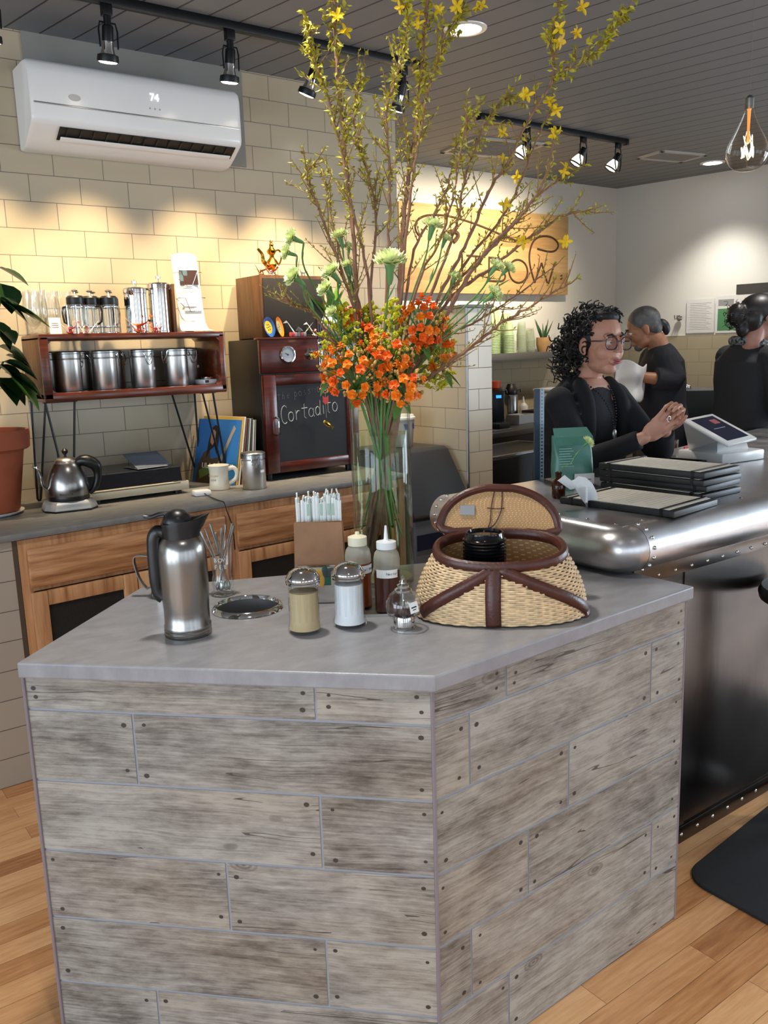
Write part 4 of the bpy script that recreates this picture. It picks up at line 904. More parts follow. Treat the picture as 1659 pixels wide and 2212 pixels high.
MB().tube([(0, 0, .026), (0, 0, .15), (.005, 0, .165)], .0009, 5).build('cord', P('dark_thread', '3a2f2a', .8), t)
for s in (-1, 1): MB().ball((s * .029, 0, -.006), .0055, 10, 8).build('bead', P('coral_bead', 'c8613f', .4), t)
k = MB()
for z in (-.05, -.066): k.add([(-.016, -.001, z + .012), (0, -.001, z), (.016, -.001, z + .012), (.016, -.001, z - .002), (0, -.001, z - .016), (-.016, -.001, z - .002), (-.016, .001, z + .012), (0, .001, z), (.016, .001, z + .012), (.016, .001, z - .002), (0, .001, z - .016), (-.016, .001, z - .002)], [(0, 1, 4, 5), (1, 2, 3, 4), (6, 7, 10, 11), (7, 8, 9, 10), (0, 1, 7, 6), (1, 2, 8, 7), (2, 3, 9, 8), (3, 4, 10, 9), (4, 5, 11, 10), (5, 0, 6, 11)])
k.build('feathers', M['red'], t, 0); MB().tube([(0, 0, -.026), (0, 0, -.145)], .0008, 5).build('cord', P('silver_thread', 'b9b5ac', .4, .6), t)
A = Matrix.Translation((.004, 0, -.175)) @ Matrix.Rotation(.62, 4, 'Y')
MB().ball((0, 0, 0), (.026, .006, .012), 16, 10, M=A).add([(.02, -.002, 0), (.044, -.001, .013), (.038, 0, 0), (.044, -.001, -.013), (.02, .002, 0), (.044, .001, .013), (.038, .001, 0), (.044, .001, -.013)], [(0, 1, 2, 3), (4, 5, 6, 7), (0, 1, 5, 4), (1, 2, 6, 5), (2, 3, 7, 6), (3, 0, 4, 7)], 0, A).build('brass_fish', M['gold'], t)
# ---------------------------------------------------------------- things on the island
SR = -.637                                         # turn that faces the room's counter guests
t = thing('thermal_carafe', 'brushed steel thermal carafe with black pouring lid on the island corner', 'carafe', (.733, 1.766, IT), SR)
cp = [(0, 0), (.0515, 0), (.0525, .003), (.0525, .007), (.0508, .009), (.0524, .011), (.0524, .015), (.0507, .017), (.0522, .019), (.0522, .024), (.0502, .028), (.0502, .06), (.0525, .1), (.053, .17), (.0522, .193), (.049, .21), (.043, .221), (.039, .226)]
MB().lathe(cp + [(0, .226)], 48).build('body', M['steel'], t)
MB().lathe([(.0, -.0005), (.0505, -.0005), (.0525, .003), (.052, .0035)], 40, cap=False).build('base_ring', M['black'], t)
lid = MB(); ns = 32
for z, r, sp in ((.224, .0405, 0), (.236, .041, .002), (.248, .0415, .010), (.2585, .042, .021), (.264, .042, .025), (.262, .036, .022), (.25, .03, .01)):
    for k in range(ns):
        a = 2 * PI * k / ns; q = max(0, math.cos(a)) ** 6
        rr = r + sp * q; lid.v.append((rr * math.cos(a), rr * math.sin(a) * (1 - .25 * q), z + (.012 * q if z > .25 else 0) - (.006 * (math.cos(a) < -.3) if z > .255 else 0)))
for j in range(6):
    for k in range(ns): lid.f.append((j * ns + k, j * ns + (k + 1) % ns, (j + 1) * ns + (k + 1) % ns, (j + 1) * ns + k)); lid.m.append(0)
lid.f.append(tuple(range(6 * ns, 7 * ns))); lid.m.append(0)
lid.build('pouring_collar', M['black'], t)
MB().ball((-.006, 0, .256), (.033, .031, .031), 24, 14).build('lid_dome', M['black'], t)
MB().tube(spline([(-.01, 0, .276), (-.04, 0, .277), (-.062, 0, .271), (-.078, 0, .273)], 5), [.008] * 6 + [.0085] * 5 + [.008] * 5, 10, flat=.6).build('lever', M['black'], t)
hp = spline([(-.034, 0, .232), (-.05, 0, .236), (-.061, 0, .218), (-.0635, 0, .16), (-.061, 0, .1), (-.05, 0, .085)], 5)
MB().tube(hp, [.012] * 5 + [.013] * 6 + [.0125] * 8 + [.0115] * 7, 12, flat=1.25).build('handle', M['black'], t)
t = thing('milk_pitcher', 'polished steel milk pitcher with a strap handle behind the carafe', 'pitcher', (.822, 2.09, IT), SR)
MB().lathe([(0, 0), (.043, 0), (.0455, .004), (.0455, .04), (.043, .08), (.0435, .118), (.042, .118), (.041, .08), (.043, .04), (.04, .008), (0, .008)], 36, cap=False).build('body', M['chrome'], t)
MB().lathe([(.0436, .085), (.0434, .1), (.0438, .108)], 36, cap=False).build('tape_label', M['paper'], t)
k = MB(); hpp = spline([(-.042, 0, .108), (-.075, 0, .11), (-.084, 0, .095), (-.074, 0, .05), (-.056, 0, .022), (-.044, 0, .026)], 4)
for i in range(len(hpp) - 1):
    a, b = hpp[i], hpp[i + 1]; dd = (b - a).normalized(); nn = V((dd.z, 0, -dd.x)) * .0012; wv = V((0, .008, 0))
    k.add([a + nn + wv, a - nn + wv, a - nn - wv, a + nn - wv, b + nn + wv, b - nn + wv, b - nn - wv, b + nn - wv], [(0, 4, 5, 1), (1, 5, 6, 2), (2, 6, 7, 3), (3, 7, 4, 0)] + ([(0, 1, 2, 3)] if i == 0 else []) + ([(4, 7, 6, 5)] if i == len(hpp) - 2 else []))
k.build('handle', M['dsteel'], t)
t = thing('spoon_glass', 'tall footed glass full of spoons beside the steel carafe', 'glass', (.935, 2.0, IT), SR)
gp = [(0, 0), (.031, 0), (.032, .004), (.03, .009), (.024, .013), (.026, .02), (.0285, .032), (.0275, .044), (.0245, .054), (.0275, .08), (.0305, .11), (.033, .145), (.0315, .145), (.029, .11), (.026, .08), (.023, .055), (.0255, .044), (.026, .032), (.02, .02), (0, .018)]
MB().lathe(gp, 36, cap=False).build('glass', M['glass'], t, 60)
for i, s in enumerate(('BOW', 'FEE')):
    for j, ch_ in enumerate(s):
        a = -PI / 2 - .35 + j * .42
        text('etched_letter', ch_, .015, P('etched_white', 'dfe3e2', .8), t, frame((.0298 * math.cos(a), .0298 * math.sin(a), .098 - i * .018), (-math.sin(a), math.cos(a), 0), (0, 0, 1)))
def spoon(bx, by, tx, ty, h, label):
    t = thing('teaspoon', label, 'spoon', (.935, 2.0, IT), SR, 'teaspoons in the footed glass')
    a = V((bx, by, .03)); b = V((tx, ty, h)); dd = (b - a).normalized()
    n = 14; pts = [a + (b - a) * i / n for i in range(n + 1)]
    MB().tube(pts, [.0024 + .0052 * max(0, (i - 8) / 6) ** 1.3 - (.002 if i == n else 0) for i in range(n + 1)], 8, flat=.55).build('handle', M['satin'], t)
    q = dd.to_track_quat('Z', 'Y').to_matrix(); MB().ball(a - dd * .004, (.0095, .004, .014), 12, 8, R=q).build('bowl', M['satin'], t)
for bx, by, tx, ty, h, lb in ((.008, .004, -.048, -.008, .172, 'spoon leaning furthest left in the footed glass'), (.006, -.006, -.038, .004, .176, 'second spoon from the left in the footed glass'), (.012, .002, -.026, .012, .187, 'slim spoon leaning left at the back of the glass'), (.002, .008, -.008, -.014, .168, 'front spoon standing nearly upright in the glass'), (-.004, -.008, .004, .006, .176, 'spoon with shining tip in the middle of the glass'), (-.01, .004, .014, .014, .184, 'spoon at the back leaning slightly right'), (-.012, -.002, .034, .006, .187, 'spoon leaning right in the footed glass'), (-.01, -.006, .039, -.004, .184, 'spoon leaning furthest right in the footed glass')):
    spoon(bx, by, tx, ty, h, lb)
def shaker(loc, hexc, label, fill):
    t = thing('sugar_shaker', label, 'shaker', loc, SR)
    n = 14
    MB().lathe([(0, .003), (.036, 0), (.039, .004), (.039, .012), (.035, .022), (.0345, .03), (.0345, .115), (.035, .12), (.033, .12), (.0325, .03), (0, .012)], n, cap=False).build('jar', M['glass2'], t, 12)
    MB().lathe([(0, .009), (.035, .009), (.0345, .014), (.0322, .026), (.0322, fill), (.02, fill + .003), (0, fill + .002)], 28).build('sugar', P('sugar_' + hexc, hexc, .9, bump=.5, bs=500), t)
    MB().lathe([(.0352, .112), (.0385, .113), (.0392, .117), (.0375, .119), (.0385, .122), (.0385, .126), (.036, .13), (.03, .139), (.02, .145), (.01, .148), (0, .1485)], 36, cap=False).build('lid', M['chrome'], t)
shaker((.94, 1.60, IT), 'c4ae84', 'chrome topped glass shaker of tan raw sugar, next to the waste hole', .094)
shaker((1.04, 1.568, IT), 'eceef0', 'chrome topped glass shaker of white sugar', .1)
dx, dy = math.cos(SR), math.sin(SR); BKX, BKY = -dy, dx
t = thing('napkin_dispenser', 'chrome napkin and straw dispenser box behind the sugar shakers', 'dispenser', (1.083, 1.757, IT), SR)
b = MB(); w, d, h = .054, .085, .098
b.b2((-w, 0, 0), (w, d, .003)); b.b2((-w, 0, 0), (w, .002, h - .003)); b.b2((-w, d - .002, 0), (w, d, h)); b.b2((-w, 0, 0), (-w + .002, d, h)); b.b2((w - .002, 0, 0), (w, d, h)); b.b2((-w - .001, -.002, h - .004), (w + .001, .001, h))
b.build('box', M['chrome'], t, 0)
MB().b2((-w + .005, -.0025, .046), (w - .003, -.0005, .093)).build('picture_card', P('card_pale', 'b9b39a', .4), t, 0)
k = MB().ball((-.004, -.003, .075), (.014, .0012, .013), 10, 6).ball((.004, -.003, .06), (.008, .0012, .018), 10, 6); k.build('card_flower', P('card_yellow', 'c9962e', .5), t)
k = MB().ball((.03, -.0028, .078), (.022, .001, .014), 10, 6).ball((.012, -.0032, .082), (.008, .001, .016), 10, 6); k.build('card_foliage', P('card_dark', '2e4540', .5), t)
k = MB().b2((.008, -.0036, .047), (.026, -.0028, .068)); k.build('card_badge', P('card_green', '1d5a46', .4), t, 0)
k = MB()
for zz in (.06, .035, .012): k.tube([(-w - .001, .02, zz + .01), (-w - .014, .018, zz + .008), (-w - .018, .016, zz), (-w - .012, .016, zz - .008), (-w - .001, .018, zz - .008)], .0035, 8)
k.build('side_scroll', M['chrome'], t)
nb = P('kraft_napkin', 'a87f5f', .9, var=.08, vs=30, bump=.2, bs=120)
for i in range(6):
    y = .006 + i * .0042; z1 = .205 - .002 * (i % 3)
    def fn(u, v, i=i, y=y, z1=z1): return (-.058 + .116 * u + .003 * math.sin(i * 2.1) - .006 * (1 - v) * (1 - 2 * u), y - .004 * v + .002 * math.sin(u * 5 + i), .012 + (z1 - .012) * v)
    m = MB().grid(fn, 8, 8); kk = len(m.v); m.v += [(x, yy + .0022, z) for x, yy, z in m.v]; m.f += [tuple(q + kk for q in reversed(f)) for f in m.f]; m.m *= 2
    for q in range(8): m.f += [(72 + q, 72 + q + 1, 72 + q + 1 + kk, 72 + q + kk), (q * 9, q * 9 + 9, q * 9 + 9 + kk, q * 9 + kk), (q * 9 + 8, q * 9 + 17, q * 9 + 17 + kk, q * 9 + 8 + kk)]; m.m += [0, 0, 0]
    o = m.build('paper_napkin', nb, None, 50, (1.083, 1.757, IT), SR)
    tag(o, ['front brown paper napkin in the chrome dispenser', 'brown paper napkin second from the front of the dispenser', 'brown paper napkin third from the front of the dispenser', 'brown paper napkin fourth from the front of the dispenser', 'brown paper napkin fifth from the front of the dispenser', 'rearmost brown paper napkin, touching the wrapped straws'][i], 'napkin', 'brown napkins in the dispenser')
sw = P('straw_wrapper', 'eef4f1', .6, bump=.3, bs=200); sg = P('straw_print', 'a9c9b4', .6)
r2 = random.Random(4)
for i in range(24):
    x = -.05 + .1 * ((i % 12) / 11) + r2.uniform(-.002, .002); y = .045 + .011 * (i // 12); hz = .262 + r2.uniform(-.006, .018); lx = r2.uniform(-.004, .004)
    t = thing('wrapped_straw', 'white paper wrapped straw in the %s row of the chrome dispenser' % ('front' if i < 12 else 'back'), 'straw', (1.083, 1.757, IT), SR, 'wrapped straws in the %s row' % ('front' if i < 12 else 'back'))
    m = MB().tube([(x, y, .01), (x + lx * .5, y, .14), (x + lx, y, hz - .012)], .0054, 8); m.build('wrapper', sw, t)
    MB().tube([(x + lx, y, hz - .013), (x + lx * 1.4 + r2.uniform(-.003, .003), y - .001, hz)], [.0054, .0066], 6, flat=.35).build('wrapper_end', sw, t)
    if i in (3, 6, 8, 9): MB().b2((x - .003 + lx * .8, y - .0053, .215), (x + .003 + lx * .8, y - .0047, .245)).build('print', sg, t, 0)
t = thing('metal_tray', 'small flat metal tray under the two squeeze bottles', 'tray', (1.155, 1.632, IT), SR)
MB().b2((-.052, -.065, 0), (.05, .07, .002)).build('plate', M['satin'], t, 0)
k = MB()
for a, b in (((-.052, -.066, 0), (.05, -.064, .007)), ((-.052, .069, 0), (.05, .071, .007)), ((-.053, -.066, 0), (-.051, .071, .007)), ((.049, -.066, 0), (.051, .071, .007))): k.b2(a, b)
k.build('rim', M['satin'], t, 0)
def squeeze(loc, label, hexc, fill, cap, nozzle, lt, sy):
    t = thing('squeeze_bottle', label, 'bottle', loc, SR)
    r = .0315
    t2 = [(0, .0), (r - .002, 0), (r, .003), (r, .128), (r - .003, .143), (r - .01, .152), (r - .0115, .156)]
    t2.insert(3, (r, fill)); MB().lathe(t2, 32, cap=False, ms=[0, 0, 0, 1, 1, 1, 1]).build('bottle', [thin('clear_plastic_' + hexc, 'fbfaf6', .6, .2), thin('soft_plastic_' + hexc, 'f6f5ee', .6, .25, .3, 'e6e2d2')], t, 60)
    MB().lathe([(0, .003), (r - .0015, .004), (r - .0012, fill), (0, fill)], 32).build('syrup', P('syrup_' + hexc, hexc, .25), t)
    if nozzle: MB().lathe([(r - .008, .154), (r - .008, .17), (.008, .173), (.0055, .176), (.0025, .208), (0, .208)], 24).build('nozzle_cap', P('nozzle_white', 'e3e6e6', .4), t)
    else: MB().lathe([(r - .0085, .154), (r - .0085, .174), (.012, .178), (.0055, .179), (.005, .186), (0, .187)], 24).build('cap', P('cap_cream', cap, .4), t)
    lb = MB().grid(lambda u, v: ((r + .0006) * math.cos(-2.35 + 1.75 * u + sy), (r + .0006) * math.sin(-2.35 + 1.75 * u + sy), .088 + .02 * v), 14, 1); lb.build('label', M['paper'], t)
    for j, c_ in enumerate(lt):
        a = -2.2 + sy + j * .15
        text('label_letter', c_, .0085, M['black'], t, frame(((r + .001) * math.cos(a), (r + .001) * math.sin(a), .098), (-math.sin(a), math.cos(a), 0), (0, 0, 1)), .0001)
squeeze((1.137, 1.668, IT + .002), 'squeeze bottle of amber honey with a cream cap', '8a3f18', .112, 'e9e2c4', False, 'Local Honey', .75)
squeeze((1.167, 1.592, IT + .002), 'squeeze bottle of dark syrup with a white pointed nozzle', '4c2420', .104, '', True, '     Nectar', -.1)
t = thing('glass_globe_jar', 'little round glass jar with silver foot and pointed lid, beside the creel basket', 'jar', (1.121, 1.471, IT), SR)
MB().lathe([(.012, .02), (.026, .022), (.036, .032), (.0412, .05), (.039, .066), (.03, .08), (.018, .088), (.0165, .088), (.029, .079), (.0378, .066), (.04, .05), (.035, .0335), (.012, .0235)], 36, cap=False).build('globe', M['glass'], t, 60)
MB().lathe([(0, 0), (.026, 0), (.0265, .004), (.024, .007), (.024, .026), (.0225, .03), (.0, .031)], 32).build('foot', M['chrome'], t)
MB().lathe([(.0, .082), (.0185, .084), (.0195, .09), (.013, .094), (.0135, .1), (.007, .104), (.0085, .108), (.003, .112), (.0045, .116), (.001, .122), (0, .124)], 24).build('lid', M['chrome'], t)
MB().cyl((0, 0, .03), (0, 0, .084), .004).build('inner_rod', M['satin'], t)
k = MB()
for i in range(9): k.ball((.016 * math.cos(i * 2.2), .016 * math.sin(i * 2.2), .036 + .003 * (i % 3)), .009, 8, 6)
k.build('brown_sweets', P('sweet_brown', '3d2018', .5), t)
tm = frame((.022, -.0335, .057), (.8, .55, .12), (-.1, .1, 1)); MB().b2((-.011, -.012, 0), (.011, .012, .0008), M=tm).build('price_tag', M['paper'], t, 0)
MB().b2((-.007, -.001, .0008), (.007, .002, .0012), M=tm).b2((-.004, -.006, .0008), (.005, -.004, .0012), M=tm).build('tag_print', M['black'], t, 0)
# wicker creel with lid
cr = thing('creel_basket', 'wicker fishing creel with brown leather bands and its lid propped open', 'basket', (1.36, 1.41, IT), -.7)
wk = P('wicker', 'd8bb92', .6, var=.22, vs=60); lea = P('brown_leather', '4a241a', .38, var=.2, vs=30, bump=.25, bs=150); wdark = P('wicker_backing', 'b08a5c', .8)
def bsf(a, h, off=0.0):
    """point on the basket wall: a angle (0 = right, -pi/2 = front), h 0..1 height"""
    q = h ** 1.15
    A = .196 + (.146 - .196) * q + .012 * math.sin(PI * h); bf = .118 + (.1 - .118) * q + .008 * math.sin(PI * h); bb = .1 + (.088 - .1) * q
    c_, s_ = math.cos(a), math.sin(a); e = .86
    cx = abs(c_) ** e * (1 if c_ > 0 else -1); sx = abs(s_) ** e * (1 if s_ > 0 else -1)
    b = bf if s_ < 0 else bb
    nx, ny = c_ / A, s_ / b; l = math.hypot(nx, ny)
    z = h * (.148 + .018 * sx) 
    return V((A * cx + off * nx / l, b * sx + off * ny / l, .004 + z))
N = 132; wv = MB()
for r_ in range(27):
    h = (r_ + .5) / 27
    wv.tube([bsf(2 * PI * k / N, h, .0018 * (1 if (k + 2 * (r_ % 2)) % 4 < 2 else -1)) for k in range(N)], .0029, 6, True)
wv.build('woven_wall', wk, cr, 60)
m = MB(); m.grid(lambda u, v: bsf(2 * PI * u, v * .97, -.004), 80, 6, cu=True); k = len(m.v)
m.f.append(tuple(range(80))); m.m.append(0); m.build('liner', wdark, cr, 60)
rim = MB().tube([bsf(2 * PI * k / 96, 1.0) for k in range(96)], .0105, 10, True, flat=1.3); rim.build('rim_band', lea, cr)
bt = MB().tube([bsf(-.35 + .7 * k / 20, .02, .002) for k in range(21)] , .009, 8); bt.build('corner_leather', lea, cr)
def strap(name, f, n=24, w=.0135):
    c_ = [f(i / n) for i in range(n + 1)]
    m = MB(); vs = []
    for i in range(n + 1):
        (a0, h0) = c_[max(i - 1, 0)]; (a1, h1) = c_[min(i + 1, n)]; a, h = c_[i]
        p = bsf(a, h, .0052); tg = (bsf(a1, h1, .005) - bsf(a0, h0, .005)).normalized()
        nr = (bsf(a, h, .02) - bsf(a, h, 0)).normalized(); sd = tg.cross(nr).normalized() * w
        vs += [p - sd, p + nr * .0022, p + sd]
    k = len(vs); m.v = [tuple(p) for p in vs] ; m.f = []
    for i in range(n):
        for j in range(2): m.f.append((i * 3 + j, i * 3 + j + 1, i * 3 + 3 + j + 1, i * 3 + 3 + j)); m.m.append(0)
    o = m.build(name, lea, cr, 60); md = o.modifiers.new('thick', 'SOLIDIFY'); md.thickness = .002; md.offset = 0
ac_ = -PI / 2 - .1
strap('centre_strap', lambda u: (ac_ + .02 * u, 1 - .99 * u), w=.017)
strap('diagonal_strap', lambda u: (ac_ - (1.02 * u), .97 - .86 * u))
strap('diagonal_strap', lambda u: (ac_ + .05 + 1.42 * u, .97 - .93 * u))
LM = Matrix.Translation((.005, .094, .172)) @ Matrix.Rotation(-.32, 4, 'X') @ Matrix.Rotation(.04, 4, 'Y') @ Matrix.Diagonal((1, 1, .88, 1))
def lidp(x, z):  # half width at height z
    return .143 * (1 - max(0, z / .125) ** 2.3) ** .5 if z >= 0 else .143
ld = MB()
for r_ in range(22):
    z = .004 + r_ * .0056; w_ = lidp(.0, z) - .004; nn = max(4, int(w_ * 2 / .0045))
    ld.tube([LM @ V((-w_ + 2 * w_ * k / nn, .0016 * (1 if (k + r_) % 2 else -1), z)) for k in range(nn + 1)], .0026, 5)
ld.build('lid_weave', P('lid_wicker', 'dcb791', .6, var=.15, vs=60), cr, 60)
ldb = MB(); pts = [(-.139, 0)] + [(-lidp(0, .122 * math.sin(PI / 2 * k / 12)) + .003, .122 * math.sin(PI / 2 * k / 12)) for k in range(1, 13)]
pts = pts + [(-x, z) for x, z in reversed(pts)]
ldb.prism([(x, z) for x, z in pts], 0, .002, M=LM @ frame((0, -.001, 0), (1, 0, 0), (0, 0, 1))); ldb.build('lid_backing', wdark, cr, 0)
pth = [(-.065, .001)] + [(-.11, -.002), (-.138, .006)] + [(-lidp(0, .123 * math.sin(PI / 2 * k / 14)), .123 * math.sin(PI / 2 * k / 14)) for k in range(1, 15)]
pth = pth + [(-x, z) for x, z in reversed(pth[:-1])]
MB().tube([LM @ V((x, 0, z)) for x, z in pth], .0105, 10, flat=1.0).build('lid_band', lea, cr)
MB().tube([LM @ V((-.066 + .132 * k / 8, -.001, .0)) for k in range(9)], .0075, 8).build('lid_edge_reed', P('reed_pale', 'd8b487', .5), cr)
MB().b2((-.095, -.007, .045), (-.06, -.003, .072), M=LM).build('lid_opening', P('slot_grey', '8d8f90', .5), cr, 0)
MB().tube([LM @ V(p) for p in spline([(-.012, -.005, .118), (-.02, -.006, .07), (-.022, -.006, .03), (-.026, -.006, .012), (-.012, -.006, .02), (.004, -.006, .06), (.006, -.005, .118)], 5)], .0012, 5).tube([LM @ V(p) for p in spline([(-.03, -.005, .066), (-.008, -.006, .064), (.012, -.005, .066)], 4)], .0012, 5).build('lid_lace', P('dark_lace', '3a211a', .7), cr)
k = MB()
for s in (-1, 1): k.b2((s * .045 - .012, .078, .145), (s * .045 + .012, .1, .178), bev=.003)
for i, s in enumerate((-1, 1)): MB().b2((s * .045 - .012, .084, .15), (s * .045 + .012, .096, .178), bev=.003).build('lid_hinge', lea, cr)
LX, LY = 1.36 - .035 * math.cos(-.7), 1.41 - .035 * math.sin(-.7)
pl_ = P('gloss_black_lid', '08090c', .12)
m = MB().lathe([(.0485, 0), (.0505, .002), (.0505, .005), (.0475, .0065), (.0455, .009), (.043, .021), (.0405, .0215), (.039, .016), (0, .016)], 40, cap=False)
l0 = tag(m.build('cup_cover', pl_, None, 40, (LX, LY, IT + .076)), 'glossy black cup lid lowest in the stack inside the creel', 'lid', 'black cup lids stacked in the creel')
for i in range(1, 14):
    o = l0.copy(); COL.objects.link(o); o.location.z = IT + .076 + i * .0075
    o['label'] = 'topmost glossy black cup lid of the stack in the creel' if i == 13 else 'glossy black cup lid in the middle of the stack inside the creel'
b = MB().lathe([(0, 0), (.049, 0), (.049, .05), (0, .05)], 24); 
single('cup_sleeve', MB().lathe([(0, 0), (.045, 0), (.049, .07), (.047, .07), (.043, .003), (0, .003)], 32, cap=False), P('kraft_board', '8a6a4a', .8), 'cardboard cup under the stack of black lids in the creel', 'cup', (LX, LY, IT + .006))
# tall vase with water
t = VASE = thing('glass_vase', 'tall clear cylindrical glass vase of water in the middle of the island', 'vase', (1.325, 1.818, IT), 0)
rv_ = .079
MB().lathe([(0, 0), (rv_ - .003, 0), (rv_, .003), (rv_, .502), (rv_ - .002, .504), (rv_ - .004, .502), (rv_ - .004, .014), (0, .012)], 56, cap=False).build('glass', thin('vase_glass', 'fafdfb', 1.1), t, 60)
MB().lathe([(0, .0145), (rv_ - .0045, .0145), (rv_ - .0045, .40), (0, .40)], 48).build('water', thin('water', 'f1f5ea', .5, .01, 0, ior=1.33), t, 60)
# ---------------------------------------------------------------- things on the bar
def clipboard(loc, rz, label, w, l):
    t = thing('menu_board', label, 'menu', loc, rz, 'black menu boards on the bar')
    MB().b2((-w / 2, -l / 2, 0), (w / 2, l / 2, .019), bev=.004).build('board', P('menu_black', '17181a', .5), t)
    MB().b2((-w / 2 + .008, -l / 2 + .02, .0192), (w / 2 - .008, l / 2 - .02, .0202)).build('paper', M['paper2'], t, 0)
    k = MB()
    for i in range(15): k.b2((-w / 2 + .03 + .02 * (i % 3), -l / 2 + .04 + i * (l - .1) / 15, .0203), (w / 2 - .03 - .015 * (i % 4), -l / 2 + .044 + i * (l - .1) / 15, .0206))
    k.build('menu_print', P('print_grey', 'd2cdc1', .8), t, 0)
    for s in (-1, 1):
        y0 = s * (l / 2 - .04); MB().b2((-w / 2 - .0012, y0 - .005, .001), (-w / 2 + .002, y0 + .005, .0222)).b2((w / 2 - .002, y0 - .005, .001), (w / 2 + .0012, y0 + .005, .0222)).b2((-w / 2, y0 - .005, .0205), (w / 2, y0 + .005, .0222)).build('elastic_band', M['black'], t, 0)
M['paper2'] = P('menu_paper', 'e9e4d6', .8)
clipboard((2.12, 1.605, BZ), .1, 'single menu board with cream paper lying nearest the edge of the bar', .25, .385)
for i, (dx_, dy_, rz, lb) in enumerate(((.01, 0, .02, 'lowest menu board of the stack on the bar'), (.02, .01, .09, 'second menu board from the bottom of the stack on the bar'), (.0, -.005, .03, 'third menu board from the bottom of the stack on the bar'), (0, 0, .06, 'topmost menu board with cream paper on the stack'))):
    clipboard((2.385 + dx_, 1.69 + dy_, BZ + i * .0225), rz, lb, .215, .385)
# white acrylic rabbit
rb = [(-.0975, .0803), (-.0769, .0964), (-.056, .0789), (-.0457, .0828), (-.0354, .0917), (-.0146, .0881), (.0064, .0685), (.0192, .0428), (.0229, .0215), (.0134, .0134), (.0073, .0051), (.0012, .0), (-.0093, .0006), (-.022, .0167), (-.0348, .0361), (-.0454, .0555), (-.0599, .0517), (-.0746, .0627)]
t = thing('rabbit_cutout', 'flat white plastic rabbit shaped stand at the near edge of the bar', 'ornament', (1.995, 1.68, BZ), SR)
MB().prism(rb, -.003, .003, M=frame((0, 0, .001), (1, 0, 0), (0, 0, 1)), bev=.0012).build('silhouette', P('milky_acrylic', 'e8ebee', .3), t)
MB().prism([(0, 0), (.0, .06), (-.035, .065), (-.04, .02)], -.003, .003, M=frame((-.01, -.003, 0), (.25, .97, 0), (0, 0, 1))).build('support', P('milky_acrylic', 'e8ebee', .3), t, 30)
# coffee bag
t = thing('coffee_bag', 'teal green folded coffee bag with white label on the bar', 'bag', (2.262, 1.985, BZ), SR + .12)
def bagf(u, v):
    a = 2 * PI * u; w = .066 + .004 * math.sin(PI * v); d = .036 * (1 - .55 * v ** 2)
    c_, s_ = math.cos(a), math.sin(a); e = .45
    return (w * abs(c_) ** e * (1 if c_ > 0 else -1) + .002 * math.sin(9 * v + 5 * u), d * abs(s_) ** e * (1 if s_ > 0 else -1) + .002 * math.sin(11 * v + 17 * u) + .012 * v, .172 * v)
bg = P('teal_foil', '4f8274', .32, var=.12, vs=18)
m = MB().grid(bagf, 40, 14, cu=True); m.f.append(tuple(range(39, -1, -1))); m.m.append(0); m.f.append(tuple(range(14 * 40, 15 * 40))); m.m.append(0); m.build('body', bg, t, 60)
m = MB().add([(-.068, -.012, .168), (.068, -.012, .168), (.066, -.03, .142), (-.066, -.03, .142), (-.06, .03, .196), (.06, .03, .196), (.058, .034, .19), (-.058, .034, .19)], [(0, 1, 2, 3), (4, 5, 1, 0), (7, 6, 5, 4), (3, 2, 6, 7), (0, 3, 7, 4), (1, 5, 6, 2)]); m.build('folded_top', bg, t, 20)
MB().b2((-.006, -.045, .012), (.062, -.0385, .047), M=Matrix.Rotation(.06, 4, 'X')).build('label', M['paper'], t, 0)
k = MB()
for i in range(8): k.b2((-.058, -.0405 + i * .001, .07 + i * .0085), (-.058 + .05 - .006 * (i % 3), -.0385 + i * .001, .0725 + i * .0085))
k.build('print', P('pale_teal_print', '8fb8aa', .6), t, 0)
k = MB().b2((.004, -.0463, .026), (.05, -.045, .029), M=Matrix.Rotation(.06, 4, 'X')); k.build('label_print', P('label_brown', '8f7a6a', .7), t, 0)
t = thing('amber_bottle', 'little brown glass bottle holding a carnation beside the coffee bag', 'bottle', (2.055, 1.86, BZ), 0)
MB().lathe([(0, 0), (.02, 0), (.022, .003), (.022, .045), (.015, .056), (.0095, .062), (.0095, .074), (.011, .075), (.011, .08), (.008, .08), (.008, .06), (0, .05)], 28, cap=False).build('bottle', P('amber_glass', '4a1c08', .06, Transmission_Weight=.35), t)
# point of sale stand
t = thing('card_register', 'white tablet card register standing on the bar before the woman', 'register', (3.14, 1.975, BZ), -.12)
MB().b2((-.125, -.11, 0), (.125, .11, .042), bev=.008).build('base', M['white'], t)
TL, TR, BR, BL = [V(p) for p in ((2.915, 1.986, 1.262), (3.085, 2.0, 1.266), (3.112, 1.79, 1.186), (2.895, 1.806, 1.172))]
MI = (Matrix.Translation((3.14, 1.975, BZ)) @ Matrix.Rotation(-.12, 4, 'Z')).inverted()
TL, TR, BR, BL = [MI @ p for p in (TL, TR, BR, BL)]; cc = (TL + TR + BR + BL) / 4
TM_ = frame(cc, (BR - BL) + (TR - TL), (TL - BL) + (TR - BR)); wx = ((BR - BL).length + (TR - TL).length) / 4; wy = ((TL - BL).length + (TR - BR).length) / 4
MB().b2((-wx, -wy, -.014), (wx, wy, 0), bev=.006, M=TM_).build('tablet_case', M['white'], t)
MB().b2((-wx * .72, -wy * .78, -.001), (wx * .72, wy * .82, .0012), M=TM_).build('screen', P('register_screen', '16213a', .12), t, 0)
MB().b2((wx * .1, wy * .3, .0012), (wx * .5, wy * .6, .0016), M=TM_).build('screen_icon', P('icon_red', '9c2f45', .4), t, 0)
MB().b2((-wx * .4, wy * .0, .0012), (wx * .35, wy * .03, .0016), M=TM_).build('screen_text', P('icon_pale', '93a0b5', .4), t, 0)
